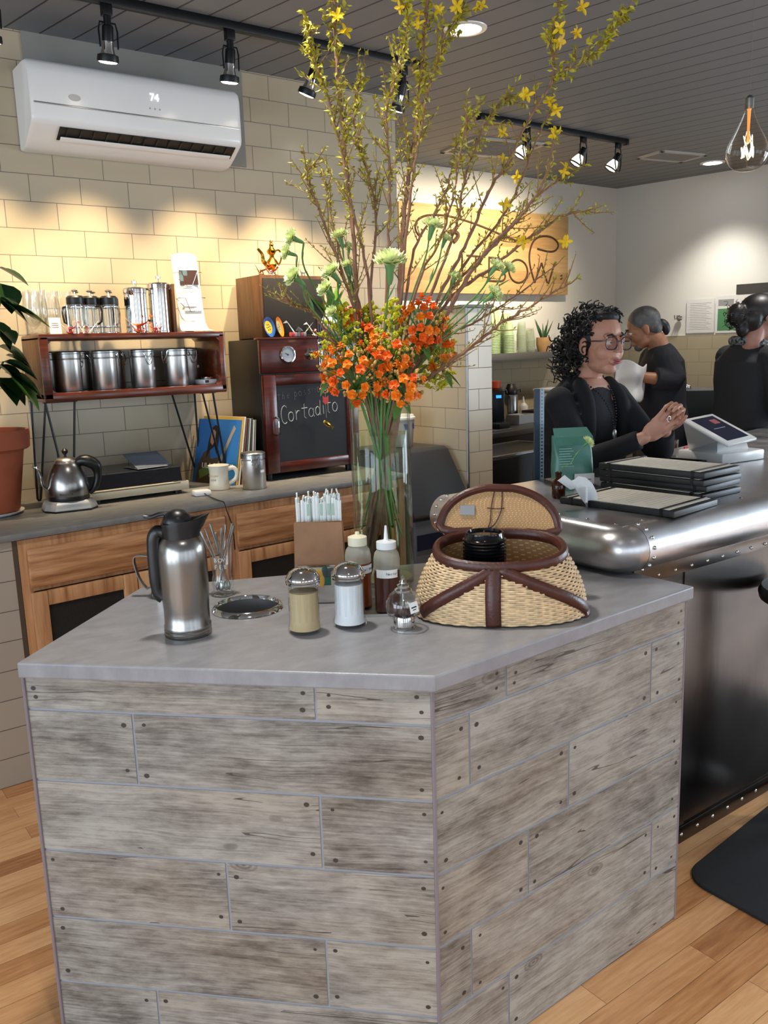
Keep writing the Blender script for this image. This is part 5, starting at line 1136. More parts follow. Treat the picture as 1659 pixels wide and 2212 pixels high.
m = MB(); lo = [(-.095, -.06, .04), (.09, -.06, .04), (.09, .08, .04), (-.095, .08, .04)]; hi = [TM_ @ V(p) for p in ((-wx * .96, -wy * .55, -.012), (wx * .9, -wy * .55, -.012), (wx * .9, wy * .97, -.012), (-wx * .96, wy * .97, -.012))]
m.add(lo + [tuple(p) for p in hi], [(0, 1, 2, 3), (4, 5, 6, 7), (0, 1, 5, 4), (1, 2, 6, 5), (2, 3, 7, 6), (3, 0, 4, 7)]); m.build('stand', M['white'], t, 30)
single('red_card', MB().b2((-.03, -.002, 0), (.03, .002, .05), bev=.001), P('red_plastic', 'c22f45', .4), 'red card standing behind the white card register', 'card', (3.10, 2.105, BZ), .2, ang=0)
t = thing('payment_tray', 'low black tray on the bar in front of the woman', 'tray', (2.85, 2.02, BZ), .12)
MB().b2((-.14, -.09, 0), (.14, .09, .006), bev=.002).build('plate', M['black'], t)
k = MB()
for a, b in (((-.14, -.09, 0), (.14, -.084, .014)), ((-.14, .084, 0), (.14, .09, .014)), ((-.14, -.09, 0), (-.134, .09, .014)), ((.134, -.09, 0), (.14, .09, .014))): k.b2(a, b)
k.build('rim', M['black'], t, 0)
t = thing('tip_glass', 'small clear tumbler on the bar between the woman and the register', 'glass', (3.06, 2.16, BZ))
MB().lathe([(0, 0), (.03, 0), (.036, .075), (.034, .075), (.028, .006), (0, .006)], 28, cap=False).build('glass', M['glass'], t, 60)
# ---------------------------------------------------------------- ice machine, bucket
im = thing('ice_machine', 'dark grey ice machine with a sloping lid beside the stub wall', 'ice machine', (2.625, 3.33, 0))
def sidep(x0, x1, pr, m, bev=0): m.prism([(p[0], p[1]) for p in pr], x0, x1, M=Matrix(((0, 0, 1, 0), (1, 0, 0, 0), (0, 1, 0, 0), (0, 0, 0, 1))), bev=bev)
m = MB(); sidep(0, .385, [(.03, .1), (.6, .1), (.6, 1.0), (.25, 1.0), (.03, .7)], m, .006); m.build('bin_body', P('machine_grey', '4b4d4f', .5), im, 30)
m = MB(); sidep(-.004, .392, [(-.012, .725), (.012, .7), (.25, 1.005), (.3, 1.01), (.6, 1.01), (.6, 1.03), (.22, 1.035), (.19, 1.022)], m, .006); m.build('lid', P('machine_charcoal', '2c2e31', .38), im, 30)
MB().b2((.0, .0, .1), (.385, .03, .695), bev=.004).build('front_panel', P('machine_mid', '55585a', .5), im)
MB().b2((.01, -.004, .545), (.375, .001, .625)).build('badge_band', P('navy_band', '141d38', .4), im, 0)
text('maker_name', 'Scotsman', .034, P('silver_letters', 'c9ccd2', .4), im, frame((.245, -.005, .583), (1, 0, 0), (0, 0, 1)))
for x in (.04, .345):
    for y in (.06, .55): MB().cyl((x, y, 0), (x, y, .101), .02).build('foot', M['black'], im)
t = thing('ice_bucket', 'white translucent bucket with lid standing on the ice machine', 'bucket', (2.84, 3.70, 1.036))
MB().lathe([(0, 0), (.058, 0), (.06, .004), (.072, .15), (.07, .15), (.058, .006), (0, .006)], 32, cap=False).build('bucket', thin('milky_tub', 'f2f0ee', .8, .2, .5, 'ded9d6'), t, 60)
MB().lathe([(.074, .145), (.077, .148), (.077, .158), (.07, .162), (.066, .172), (0, .172)], 32, cap=False).build('lid', P('tub_lid', 'd9d6d2', .35), t)
MB().lathe([(0, .008), (.056, .008), (.062, .075), (0, .08)], 24).build('contents', P('pinkish_paper', 'c79a92', .8, var=.2), t)
k = MB()
for a in (-1.9, -1.15): k.grid(lambda u, v, a=a: ((.0712 - .0009 * 0 + .002 * v) * math.cos(a + .3 * u - .15 * v), (.0695 + .003 * v) * math.sin(a + .3 * u - .15 * v), .095 + .03 * v), 6, 2)
k.build('blue_logo', P('logo_blue', '23448e', .4), t, 60)
# ---------------------------------------------------------------- sign on the far wall
sg = thing('wooden_sign', 'large honey coloured wooden sign with burnt lettering on the back wall', 'sign', (4.0, 5.17, 1.96))
t_ = NT('sign_wood'); sp = t_.n('ShaderNodeSeparateXYZ', Vector=t_.pos())
bd = t_.math('FLOOR', t_.math('DIVIDE', sp.outputs[2], .0922)); wn = t_.n('ShaderNodeTexWhiteNoise', _noise_dimensions='1D', W=bd).outputs[0]
a = t_.noise(t_.map(t_.pos(), (1.6, 1, 22)), 3, 5, .6)
f = t_.math('ADD', t_.math('MULTIPLY', a, .6), t_.math('MULTIPLY', wn, .3))
M['sign'] = t_.princ(t_.ramp(f, [(.25, rgb('a07a4a')), (.5, rgb('b7915d')), (.75, rgb('c8a572'))]), .45)
MB().b2((0, 0, 0), (1.812, .024, .645), bev=.002).build('board', M['sign'], sg)
for x in (.15, 1.66):
    for z in (.12, .52): MB().cyl((x, .02, z), (x, .082, z), .012).build('standoff', M['dsteel'], sg)
def sgp(x, y): # sign drawing units (0..1) to board
    return ((4.229 + (x - 250) * (5.641 - 4.229) / 1090 - 4.0), -.0, (2.511 - (y - 260) * .000732 - (x - 250) * -.0 - 1.96) + (x - 250) * .0)
burn = P('burnt_line', '3a2410', .8)
def sgl(pts, r=.0085, k=5):
    def f(p):
        x, y = p; X = 4.229 + (x - 250) * (5.641 - 4.229) / 1090
        yref = y - (x - 250) * .0
        Z = 2.511 - (y - 260 - (x - 250) * .022) * .00074 * (1 + (x - 250) * .00012)
        return (X - 4.0, -.0005, Z - 1.96)
    P3 = spline([f(p) for p in pts], k) if k > 1 else [V(f(p)) for p in pts]
    return MB().tube(P3, r, 6)
ov = lambda cx, cy, rx, ry, n=20: [(cx + rx * math.cos(2 * PI * i / n), cy + ry * math.sin(2 * PI * i / n)) for i in range(n + 1)]
sgl([(225, 465), (190, 400), (195, 320), (250, 260), (340, 240), (450, 245), (600, 285), (760, 345), (900, 405), (1060, 460)]).build('burnt_arc', burn, sg)
sgl([(430, 405), (470, 388), (500, 398), (508, 430), (490, 470), (470, 490)], .018).build('burnt_fly', burn, sg)
for nm, strokes in (('letter_i', [[(540, 605), (537, 730)]]), ('letter_t', [[(575, 612), (725, 616)], [(650, 613), (645, 770)]]), ('letter_b', [[(760, 620), (755, 842)], [(755, 618), (850, 626), (870, 670), (840, 715), (762, 724)], [(762, 724), (860, 735), (895, 788), (868, 840), (755, 846)]]), ('letter_o', [ov(1010, 735, 82, 112)]),
        ('letter_w', [[(1157, 835), (1120, 700), (1108, 600), (1118, 510), (1150, 430), (1210, 385), (1290, 380), (1350, 410), (1375, 460), (1350, 510), (1290, 525), (1180, 505)], [(1157, 835), (1220, 640)], [(1220, 640), (1280, 855)], [(1280, 855), (1340, 640)]])):
    m = MB()
    for s_ in strokes: m.merge(sgl(s_, .0085, 1 if len(s_) < 3 else 5))
    m.build(nm, burn, sg)
m = MB()
for y in (748, 778): m.merge(sgl([(1405, y), (1407, y + 6)], .012, 1))
m.build('burnt_dots', burn, sg)
# ---------------------------------------------------------------- back bar along the far wall
struct('trim_7', MB().b2((3.25, 4.99, 1.435), (5.68, YS - .012, 1.488), bev=.003), P('shelf_grey', '55534f', .5))
bkc = thing('back_counter', 'dark back bar counter below the cup shelf', 'counter', (0, 0, 0))
MB().prism([(3.25, 4.30), (5.9, 4.62), (5.9, YS - .013), (3.25, YS - .013)], .91, .945, bev=.003).build('worktop', P('worktop_grey', '5f5d5a', .35), bkc)
MB().prism([(3.26, 4.34), (5.88, 4.66), (5.88, YS - .02), (3.26, YS - .02)], 0, .909).build('cabinet', P('backbar_black', '141312', .5), bkc, 0)
pf = thing('prep_fridge', 'low black prep fridge with steel edging behind the bar', 'fridge', (3.3, 3.75, 0), .13)
MB().b2((0, 0, 0), (1.2, .5, .87), bev=.004).build('body', P('fridge_dark', '121211', .45), pf)
k = MB()
for a, b in (((.03, .02, .872), (1.17, .05, .885)), ((.03, .44, .872), (1.17, .47, .885)), ((.03, .05, .872), (.06, .44, .885)), ((1.14, .05, .872), (1.17, .44, .885))): k.b2(a, b)
k.build('steel_edging', M['satin'], pf, 0)
MB().b2((.06, .05, .871), (1.14, .44, .876)).build('lid', M['black'], pf, 0)
single('tablet', MB().b2((-.11, -.06, 0), (.11, .06, .008), bev=.003), P('tablet_grey', '8b9096', .3), 'thin pale tablet lying on the dark back bar counter', 'tablet', (4.38, 4.56, .945), .2)
cupm = P('green_paper_cup', '9fb48a', .6); clr = thin('clear_cup', 'eef3ec', .6, .1, .18, 'e4e8d8')
def cup_stack(x, y, n, label, group, mat, first=None, pitch=.0125):
    r, h = .041, .108
    if first is None:
        m = MB().lathe([(r, 0), (r + .003, .002), (r + .003, .006), (r, .007), (.030, h - .004), (.028, h), (0, h - .003)], 20, cap=False)
        first = tag(m.build('paper_cup' if mat is cupm else 'clear_cup', mat, None, 40, (x, y, 1.488)), label, 'cup', group); k0 = 1
    else: k0 = 0
    for k in range(k0, n):
        o = first.copy(); COL.objects.link(o); o.location = (x, y, 1.488 + k * pitch); o['label'] = label; o['group'] = group
    return first
c0 = None
for x, y, n, lb in ((4.86, 5.1, 19, 'green paper cup in the upturned stack nearest the stub wall'), (4.945, 5.16, 21, 'green paper cup in the tallest upturned stack on the cup shelf'), (5.07, 5.17, 18, 'green paper cup in the upturned stack behind the short one'), (4.995, 5.06, 12, 'green paper cup in the short upturned stack in front of others')):
    c0 = cup_stack(x, y, n, lb, lb.replace('cup in', 'cups in'), cupm, c0)
c1 = None
for x, y, n, lb in ((5.16, 5.08, 12, 'clear plastic cup in the upturned stack beside the green cups'), (5.28, 5.1, 8, 'clear plastic cup in the upturned stack beside the plant')):
    c1 = cup_stack(x, y, n, lb, lb.replace('cup in', 'cups in'), clr, c1)
t = thing('succulent_pot', 'spiky succulent in a sandy clay pot on the cup shelf', 'potted plant', (5.44, 5.1, 1.488))
MB().lathe([(0, 0), (.045, 0), (.062, .06), (.06, .118), (.054, .118), (.054, .1), (0, .1)], 24, cap=False).build('pot', P('sand_clay', 'b08a5c', .8, var=.12), t)
for i in range(11):
    a = i * 2.4; q = .03 + .045 * ((i * 7) % 5) / 4
    MB().tube([(.015 * math.cos(a), .015 * math.sin(a), .1), (q * .7 * math.cos(a), q * .7 * math.sin(a), .17), (q * 1.3 * math.cos(a), q * 1.3 * math.sin(a), .22 + .05 * ((i * 3) % 4) / 3)], [.008, .007, .001], 6).build('leaf', P('aloe_green', '3f5f3a', .5), t)
single('pump_bottle', MB().lathe([(0, 0), (.02, 0), (.022, .004), (.022, .13), (.01, .15), (.008, .17), (.012, .172), (.012, .19), (0, .19)], 18).tube([(0, 0, .185), (-.03, -.01, .185), (-.034, -.012, .17)], .005, 6), M['black'], 'black pump bottle behind the succulent pot', 'bottle', (5.375, 5.18, 1.488))
t = thing('glass_cloche', 'clear glass jar next to the succulent on the cup shelf', 'jar', (5.57, 5.11, 1.488))
MB().lathe([(0, 0), (.05, 0), (.055, .01), (.055, .09), (.04, .12), (.012, .13), (.014, .15), (0, .152)], 24, cap=False).build('glass', M['glass'], t, 60)
def airpot(loc, label):
    t = thing('airpot', label, 'flask', loc, -.6, 'steel flasks on the back bar counter')
    MB().lathe([(0, 0), (.055, 0), (.056, .01), (.056, .2), (.05, .215), (0, .215)], 24).build('body', M['steel'], t)
    MB().lathe([(.05, .213), (.053, .22), (.053, .25), (.04, .275), (.03, .3), (0, .302)], 24).build('pump_lid', M['black'], t); MB().tube([(.04, 0, .25), (.075, 0, .26), (.08, 0, .235)], .009, 8).build('spout', M['black'], t)
airpot((4.80, 5.0, .945), 'steel flask with black top next to the black grinder'); airpot((4.98, 5.02, .945), 'steel flask with black top beside the white squeeze bottle')
t = thing('coffee_grinder', 'black coffee grinder with small blue display against the stub wall', 'grinder', (4.64, 4.86, .945), -.55)
MB().b2((-.06, -.09, 0), (.06, .09, .27), bev=.01).build('body', M['black'], t)
MB().lathe([(.03, .27), (.05, .29), (.055, .34), (0, .34)], 20).build('hopper', P('orange_hopper', 'c4502c', .4), t)
MB().b2((-.005, -.0925, .215), (.035, -.089, .237)).build('display', emit('blue_display', '2f7dff', 2.0), t, 0)
single('squeeze_bottle', MB().lathe([(0, 0), (.035, 0), (.037, .004), (.037, .11), (.025, .13), (.012, .14), (.004, .19), (0, .19)], 20), P('cloudy_white', 'c9c7bf', .4), 'cloudy white squeeze bottle on the dark back bar counter', 'bottle', (5.12, 5.02, .945))
t = thing('napkin_crate', 'small white crate of papers on the back bar counter', 'crate', (4.86, 4.80, .945), .15)
k = MB()
for a, b in (((-.1, -.06, 0), (.1, .06, .006)), ((-.1, -.06, 0), (.1, -.055, .075)), ((-.1, .055, 0), (.1, .06, .075)), ((-.1, -.06, 0), (-.095, .06, .075)), ((.095, -.06, 0), (.1, .06, .075))): k.b2(a, b)
k.build('crate', P('crate_white', 'b7b5b0', .5), t, 0); MB().b2((-.09, -.05, .006), (.09, .05, .066), bev=.004).build('paper_stack', M['paper'], t)
single('knock_box', MB().b2((-.07, -.06, 0), (.07, .06, .05), bev=.012), M['black'], 'small black box at the left end of the back bar counter', 'box', (4.45, 4.62, .945), .2)
t = thing('white_container', 'white plastic container behind the navy metal upright', 'container', (5.42, 4.98, .945), .1)
MB().b2((-.12, -.1, 0), (.12, .1, .22), bev=.015).build('tub', M['cream'], t); MB().b2((-.128, -.108, .22), (.128, .108, .245), bev=.008).build('lid', M['white'], t)
single('low_box', MB().b2((-.13, -.08, 0), (.13, .08, .09), bev=.004), P('dark_card', '2a2724', .6), 'low dark box before the cloudy squeeze bottle on the back bar', 'box', (5.14, 4.86, .945), .1)
# espresso machine and things at the right wall
em = thing('espresso_machine', 'black espresso machine with steel steam wand behind the bar', 'espresso machine', (5.1, 3.36, 0), -.85)
MB().b2((-.36, -.2, .86), (.36, .2, 1.235), bev=.012).build('body', P('machine_black', '131413', .4), em)
MB().b2((-.42, -.26, 0), (.42, .26, .86), bev=.004).build('stand', P('stand_black', '0e0e0e', .6), em)
MB().lathe([(0, 0), (.045, 0), (.045, .02), (.02, .03), (0, .03)], 24, M=Matrix.Translation((-.12, .0, 1.234))).build('silver_cap', M['chrome'], em)
MB().lathe([(0, 0), (.05, .004), (.056, .014), (.052, .016), (0, .008)], 28, M=Matrix.Translation((.1, -.05, 1.275)) @ Matrix.Rotation(.8, 4, 'X') @ Matrix.Rotation(.4, 4, 'Y')).build('tilted_dish', M['chrome'], em)
MB().tube([(.22, -.2, 1.2), (.24, -.26, 1.19), (.25, -.27, 1.12), (.22, -.28, .98)], .011, 8).build('steam_wand', M['chrome'], em); MB().ball((.22, -.21, 1.2), .028, 12, 8).build('steam_knob', M['chrome'], em)
WR = lambda x, z: MR @ V((x, -.014, z))
t = thing('wall_hook', 'small chrome hook with hanging utensil on the right wall', 'hook', WR(.64, 1.735), RA)
MB().ball((0, -.012, 0), (.03, .014, .026), 14, 10).build('hook_plate', M['chrome'], t)
for i in range(3): MB().tube([(-.02 + i * .02, -.02, .0), (-.022 + i * .022, -.05, -.01), (-.024 + i * .024, -.055, .025)], .004, 6).build('hook_arm', M['chrome'], t)
def sheet(x0, x1, z0, z1, label, name='notice', mat=None):
    t = thing(name, label, 'notice', WR((x0 + x1) / 2, z0), RA, 'notices on the right wall')
    MB().b2((-(x1 - x0) / 2, 0, 0), ((x1 - x0) / 2, .002, z1 - z0)).build('sheet', mat or P('notice_white', 'd5d3cd', .7), t, 0); return t, x1 - x0, z1 - z0
t, w, h = sheet(.70, .945, 1.603, 1.885, 'plain white printed notice on the right wall beside the hook')
k = MB()
for i in range(16): k.b2((-w / 2 + .03, -.0008, .03 + i * .0145), (w / 2 - .03 - .02 * (i % 3), .0, .034 + i * .0145))
k.build('print', P('notice_print', 'b7b5b0', .8), t, 0)
t, w, h = sheet(.955, 1.28, 1.596, 1.90, 'notice with a green block on the right wall behind the ponytailed woman')
MB().b2((-w / 2 + .018, -.0008, .02), (w / 2 - .02, .0, .2)).build('green_block', P('notice_green', '4f8455', .7), t, 0)
MB().b2((-w / 2 + .02, -.0008, .225), (-w / 2 + .15, .0, .275)).build('grey_heading', P('notice_grey', '8d8d8a', .7), t, 0)
t, w, h = sheet(1.12, 1.45, 1.905, 1.985, 'dark notice strip above the green one on the right wall', mat=P('notice_dark', '3a3733', .6))

t = thing('carnation', 'single pale carnation in the brown bottle before the teal bag', 'flower', (2.055, 1.86, BZ + .012))
# ---------------------------------------------------------------- flowers in the vase
BR=[([[1.319,1.835,1.451],[1.303,1.867,1.642],[1.307,1.88,1.793],[1.308,1.899,1.977],[1.308,1.916,2.146],[1.308,1.931,2.301],[1.317,1.94,2.464]],7.00,3.50,1.30,'thick woody forsythia branch rising straight up at the left of the vase'),
([[1.351,1.819,1.45],[1.392,1.819,1.627],[1.417,1.828,1.792],[1.434,1.834,1.897],[1.452,1.835,1.99],[1.478,1.833,2.093],[1.498,1.837,2.208],[1.517,1.84,2.321],[1.542,1.844,2.479]],8.00,4.00,1.30,'thickest forsythia branch rising up the middle of the vase'),
([[1.367,1.787,1.45],[1.456,1.722,1.692],[1.515,1.679,1.826],[1.563,1.644,1.951],[1.6,1.617,2.009],[1.637,1.59,2.103],[1.687,1.553,2.2],[1.684,1.555,2.271],[1.689,1.552,2.317],[1.705,1.54,2.382]],5.00,1.60,0.35,'long thin forsythia branch arching to the upper right with yellow flowers'),
([[1.368,1.772,1.45],[1.395,1.736,1.53],[1.43,1.692,1.616],[1.479,1.629,1.743],[1.524,1.577,1.82],[1.558,1.539,1.865],[1.591,1.5,1.936],[1.605,1.471,2.031]],8.00,2.20,0.60,'stout forsythia branch leaning right across the sign'),
([[1.37,1.76,1.45],[1.392,1.724,1.479],[1.429,1.662,1.524],[1.463,1.603,1.568],[1.493,1.547,1.613],[1.513,1.515,1.634],[1.552,1.447,1.673],[1.589,1.384,1.711]],6.00,1.60,0.40,'lowest right forsythia branch reaching out almost level over the bar'),
([[1.38,1.784,1.449],[1.419,1.766,1.543],[1.479,1.731,1.59],[1.559,1.684,1.633],[1.636,1.638,1.686],[1.731,1.582,1.764]],4.50,1.50,0.40,'thin forsythia branch leaning low to the right above the lowest one'),
([[1.368,1.78,1.45],[1.452,1.699,1.668],[1.54,1.623,1.754],[1.618,1.555,1.827],[1.674,1.508,1.872],[1.717,1.471,1.88]],5.50,2.00,0.60,'forsythia branch whose twiggy tip points right beyond the sign'),
([[1.376,1.795,1.449],[1.463,1.769,1.636],[1.557,1.728,1.758],[1.637,1.689,1.832],[1.702,1.66,1.912],[1.782,1.619,1.984],[1.819,1.6,2.004]],5.00,1.60,0.50,'slim forsythia branch crossing the sign lettering'),
([[1.29,1.829,1.453],[1.223,1.83,1.559],[1.195,1.833,1.594],[1.167,1.835,1.631],[1.138,1.838,1.665],[1.099,1.85,1.676],[1.073,1.854,1.698]],4.50,2.00,0.35,'short bare forsythia twig bent to the left over the tap cabinet'),
([[1.306,1.83,1.452],[1.279,1.842,1.641],[1.251,1.858,1.759],[1.218,1.878,1.874],[1.196,1.891,1.943],[1.185,1.897,1.989],[1.202,1.884,2.02]],5.00,1.80,0.70,'slender forsythia branch leaning left in front of the tiled wall'),
([[1.318,1.842,1.451],[1.331,1.89,1.654],[1.316,1.934,1.763],[1.308,1.966,1.86],[1.309,1.989,1.945],[1.307,2.013,2.03]],4.00,1.50,0.50,'thin reddish forsythia twig between the two left branches'),
([[1.333,1.837,1.451],[1.358,1.887,1.702],[1.399,1.908,1.893],[1.401,1.931,1.99],[1.396,1.957,2.074],[1.393,1.983,2.171],[1.42,1.987,2.267]],4.50,1.60,1.10,'forsythia branch with drooping buds left of the middle stem'),
([[1.355,1.803,1.45],[1.409,1.787,1.878],[1.442,1.774,2.077],[1.471,1.76,2.207],[1.508,1.738,2.313],[1.545,1.715,2.381]],4.50,1.60,1.20,'forsythia branch leaning right towards the round ceiling light'),
([[1.369,1.813,1.449],[1.473,1.853,1.796],[1.54,1.843,1.904],[1.589,1.836,1.989],[1.624,1.841,2.087],[1.663,1.834,2.154]],4.50,1.50,0.70,'forsythia branch rising behind the sign corner'),
([[1.367,1.799,1.45],[1.499,1.751,1.787],[1.537,1.738,1.89],[1.557,1.736,1.982],[1.595,1.722,2.084],[1.638,1.701,2.162],[1.676,1.68,2.189]],4.50,1.60,0.90,'budding forsythia branch leaning right below the far spotlights'),
([[1.351,1.786,1.451],[1.382,1.722,1.714],[1.42,1.675,1.821],[1.438,1.645,1.92],[1.443,1.629,1.997],[1.455,1.603,2.096]],4.00,1.40,0.70,'forsythia branch in front of the wooden sign, leaning slightly right'),
([[1.317,1.824,1.452],[1.31,1.829,1.743],[1.282,1.849,1.912],[1.266,1.861,2.044],[1.243,1.878,2.172],[1.221,1.894,2.257],[1.212,1.9,2.329]],4.50,1.50,1.20,'leafy forsythia branch at the upper left over the track lights'),
([[1.329,1.805,1.452],[1.333,1.773,1.784],[1.333,1.756,1.977],[1.324,1.75,2.112],[1.346,1.725,2.212],[1.36,1.707,2.299],[1.355,1.704,2.386]],4.50,1.60,1.20,'leafy forsythia branch at the top middle before the ceiling'),
([[1.373,1.803,1.449],[1.539,1.753,1.742],[1.66,1.704,1.893],[1.712,1.687,1.987],[1.759,1.675,2.092],[1.797,1.662,2.162]],4.50,1.60,0.50,'forsythia branch leaning right just above the sign edge'),
([[1.687,1.553,2.2],[1.703,1.542,2.212],[1.748,1.509,2.235],[1.782,1.484,2.272],[1.808,1.465,2.307],[1.822,1.455,2.343]],1.80,1.20,0.50,'')]
FLW=[[[1.693,1.537,2.306],2],[[1.689,1.54,2.276],2],[[1.63,1.583,2.157],2],[[1.682,1.545,2.124],2],[[1.673,1.552,2.141],2],[[1.648,1.516,2.056],6],[[1.536,1.522,1.952],3],[[1.552,1.585,1.903],6],[[1.674,1.497,1.812],6],[[1.585,1.561,1.813],6],[[1.447,1.77,2.363],12],[[1.484,1.743,2.37],12],[[1.565,1.683,2.371],12],[[1.52,1.716,2.376],12],[[1.444,1.772,2.338],12],[[1.636,1.686,2.092],14],[[1.73,1.51,2.353],2],[[1.72,1.518,2.299],19],[[1.78,1.602,1.999],7],[[1.325,1.912,2.342],0],[[1.312,1.921,2.374],0],[[1.343,1.709,2.341],17],[[1.641,1.683,2.031],14]]
CAR=[([[1.279,1.839,1.454],[1.215,1.838,1.631],[1.139,1.852,1.761],[1.11,1.853,1.833]],0.019,-1.0,-0.1,'left topmost pale green carnation beside the brass ewer'),
([[1.275,1.839,1.454],[1.204,1.835,1.615],[1.12,1.846,1.733],[1.088,1.844,1.798]],0.016,-1.0,-0.2,'pale carnation just below the topmost left one'),
([[1.277,1.835,1.454],[1.202,1.818,1.587],[1.117,1.817,1.684],[1.083,1.81,1.737]],0.021,-1.0,0.3,'wide open pale carnation at the far left, over the speaker grille'),
([[1.312,1.84,1.452],[1.319,1.885,1.633],[1.311,1.929,1.775],[1.312,1.95,1.856]],0.021,-0.2,1.0,'pale carnation behind the left woody branch, high up'),
([[1.318,1.838,1.451],[1.333,1.887,1.619],[1.336,1.932,1.751],[1.341,1.954,1.828]],0.013,0.3,1.0,'small half hidden carnation next to the left woody branch'),
([[1.3,1.83,1.453],[1.267,1.83,1.591],[1.226,1.839,1.695],[1.21,1.84,1.753]],0.023,-0.6,0.4,'pale carnation between the left carnations and the woody branch'),
([[1.315,1.835,1.452],[1.32,1.871,1.599],[1.314,1.907,1.714],[1.315,1.924,1.78]],0.016,-0.2,0.8,'carnation behind the thick left branch, lower down'),
([[1.295,1.83,1.453],[1.251,1.823,1.573],[1.2,1.828,1.662],[1.18,1.825,1.712]],0.019,-0.6,0.2,'pale carnation hanging left above the white vase leaves'),
([[1.297,1.826,1.453],[1.252,1.811,1.547],[1.202,1.806,1.617],[1.181,1.8,1.655]],0.013,-0.5,0.3,'small closed carnation just over the yellow plume'),
([[1.324,1.806,1.452],[1.31,1.766,1.599],[1.302,1.733,1.707],[1.296,1.716,1.766]],0.034,0.0,1.0,'largest fully open pale carnation in the middle of the bouquet'),
([[1.346,1.796,1.451],[1.369,1.755,1.639],[1.401,1.712,1.778],[1.412,1.693,1.855]],0.023,0.3,1.0,'pale carnation in front of the sign, left of the burnt fly'),
([[1.356,1.798,1.45],[1.403,1.774,1.625],[1.459,1.74,1.757],[1.482,1.728,1.832]],0.016,0.4,0.9,'small carnation by the burnt fly on the sign'),
([[1.356,1.789,1.45],[1.39,1.741,1.581],[1.437,1.685,1.678],[1.454,1.662,1.733]],0.016,0.4,0.8,'half closed carnation below the sign letters'),
([[1.372,1.771,1.45],[1.417,1.692,1.591],[1.482,1.602,1.694],[1.503,1.566,1.751]],0.018,0.6,0.7,'left one of the two paired carnations over the sign letters'),
([[1.379,1.769,1.45],[1.436,1.691,1.589],[1.514,1.599,1.691],[1.54,1.563,1.748]],0.016,0.7,0.6,'right one of the two paired carnations over the sign letters'),
([[1.37,1.77,1.45],[1.409,1.688,1.56],[1.466,1.593,1.64],[1.484,1.555,1.685]],0.020,0.8,0.4,'pale carnation at the right in front of the cup stacks')]
KAL=[([[1.302,1.819,1.453],[1.263,1.787,1.479],[1.222,1.76,1.499],[1.204,1.746,1.509]],0.078,0.063,26,14,'big orange flower cluster at the lower left of the bouquet'),
([[1.331,1.798,1.452],[1.316,1.754,1.463],[1.3,1.702,1.472],[1.292,1.681,1.477]],0.050,0.048,17,7,'orange flower cluster hanging over the right side of the vase rim'),
([[1.348,1.794,1.451],[1.358,1.758,1.531],[1.376,1.72,1.591],[1.381,1.703,1.625]],0.050,0.055,24,8,'deep orange flower cluster at the upper right of the bouquet'),
([[1.291,1.835,1.453],[1.256,1.834,1.491],[1.213,1.839,1.521],[1.195,1.838,1.537]],0.033,0.045,8,10,'small orange cluster with tan buds at the far left of the bouquet'),
([[1.325,1.805,1.452],[1.308,1.768,1.495],[1.297,1.736,1.528],[1.29,1.72,1.546]],0.065,0.043,13,16,'orange cluster full of round buds above the middle'),
([[1.363,1.788,1.45],[1.392,1.758,1.494],[1.431,1.72,1.528],[1.446,1.705,1.547]],0.030,0.048,9,5,'small orange cluster at the right edge of the bouquet'),
([[1.309,1.835,1.452],[1.306,1.857,1.538],[1.296,1.88,1.605],[1.294,1.89,1.643]],0.028,0.020,7,2,'little orange cluster half hidden by the yellow plume'),
([[1.319,1.822,1.452],[1.317,1.824,1.513],[1.312,1.827,1.561],[1.311,1.828,1.588]],0.043,0.033,5,14,'budding tan orange cluster between the yellow plumes')]
SOL=[([[1.299,1.832,1.453],[1.274,1.832,1.507],[1.243,1.837,1.548],[1.23,1.838,1.572]],0.058,0.080,'yellow green goldenrod plume at the left of the bouquet'),
([[1.33,1.808,1.451],[1.327,1.786,1.512],[1.328,1.765,1.558],[1.327,1.755,1.584]],0.045,0.078,'yellow green goldenrod plume at the middle of the bouquet'),
([[1.323,1.827,1.451],[1.334,1.849,1.521],[1.341,1.867,1.576],[1.346,1.877,1.608]],0.033,0.058,'goldenrod plume behind the middle one'),
([[1.363,1.796,1.45],[1.403,1.788,1.469],[1.455,1.775,1.484],[1.476,1.77,1.493]],0.043,0.063,'goldenrod plume at the right behind the orange cluster'),
([[1.37,1.797,1.449],[1.427,1.801,1.507],[1.495,1.796,1.552],[1.524,1.796,1.578]],0.030,0.058,'pale goldenrod plume at the far right of the bouquet')]
AX = V((1.325, 1.818, 0)); PX = 1 / 798
bark = P('forsythia_bark', '85604a', .75, var=.22, vs=60); twigm = P('forsythia_twig', '8a653e', .7, var=.2, vs=80)
budm = P('olive_bud', '8f8a30', .6, var=.3, vs=50); yel = P('yellow_petal', 'e2bf14', .55); budt = P('young_leaf', 'aea524', .55, var=.25, vs=40)
grn = P('flower_stem', '58833c', .5, var=.2, vs=40); pale = P('pale_carnation', 'e4edb2', .6, Subsurface_Weight=.1, Subsurface_Radius=(.01, .012, .006)); cal = P('calyx_green', '5f9158', .5)
ora = P('orange_petal', 'f58a1a', .5); ora2 = P('deep_orange_petal', 'ef6a18', .5); kbud = P('tan_bud', 'bf9550', .6, var=.25, vs=60); gold = P('goldenrod', 'c6c124', .7, var=.25, vs=60)
fr_ = random.Random(11)
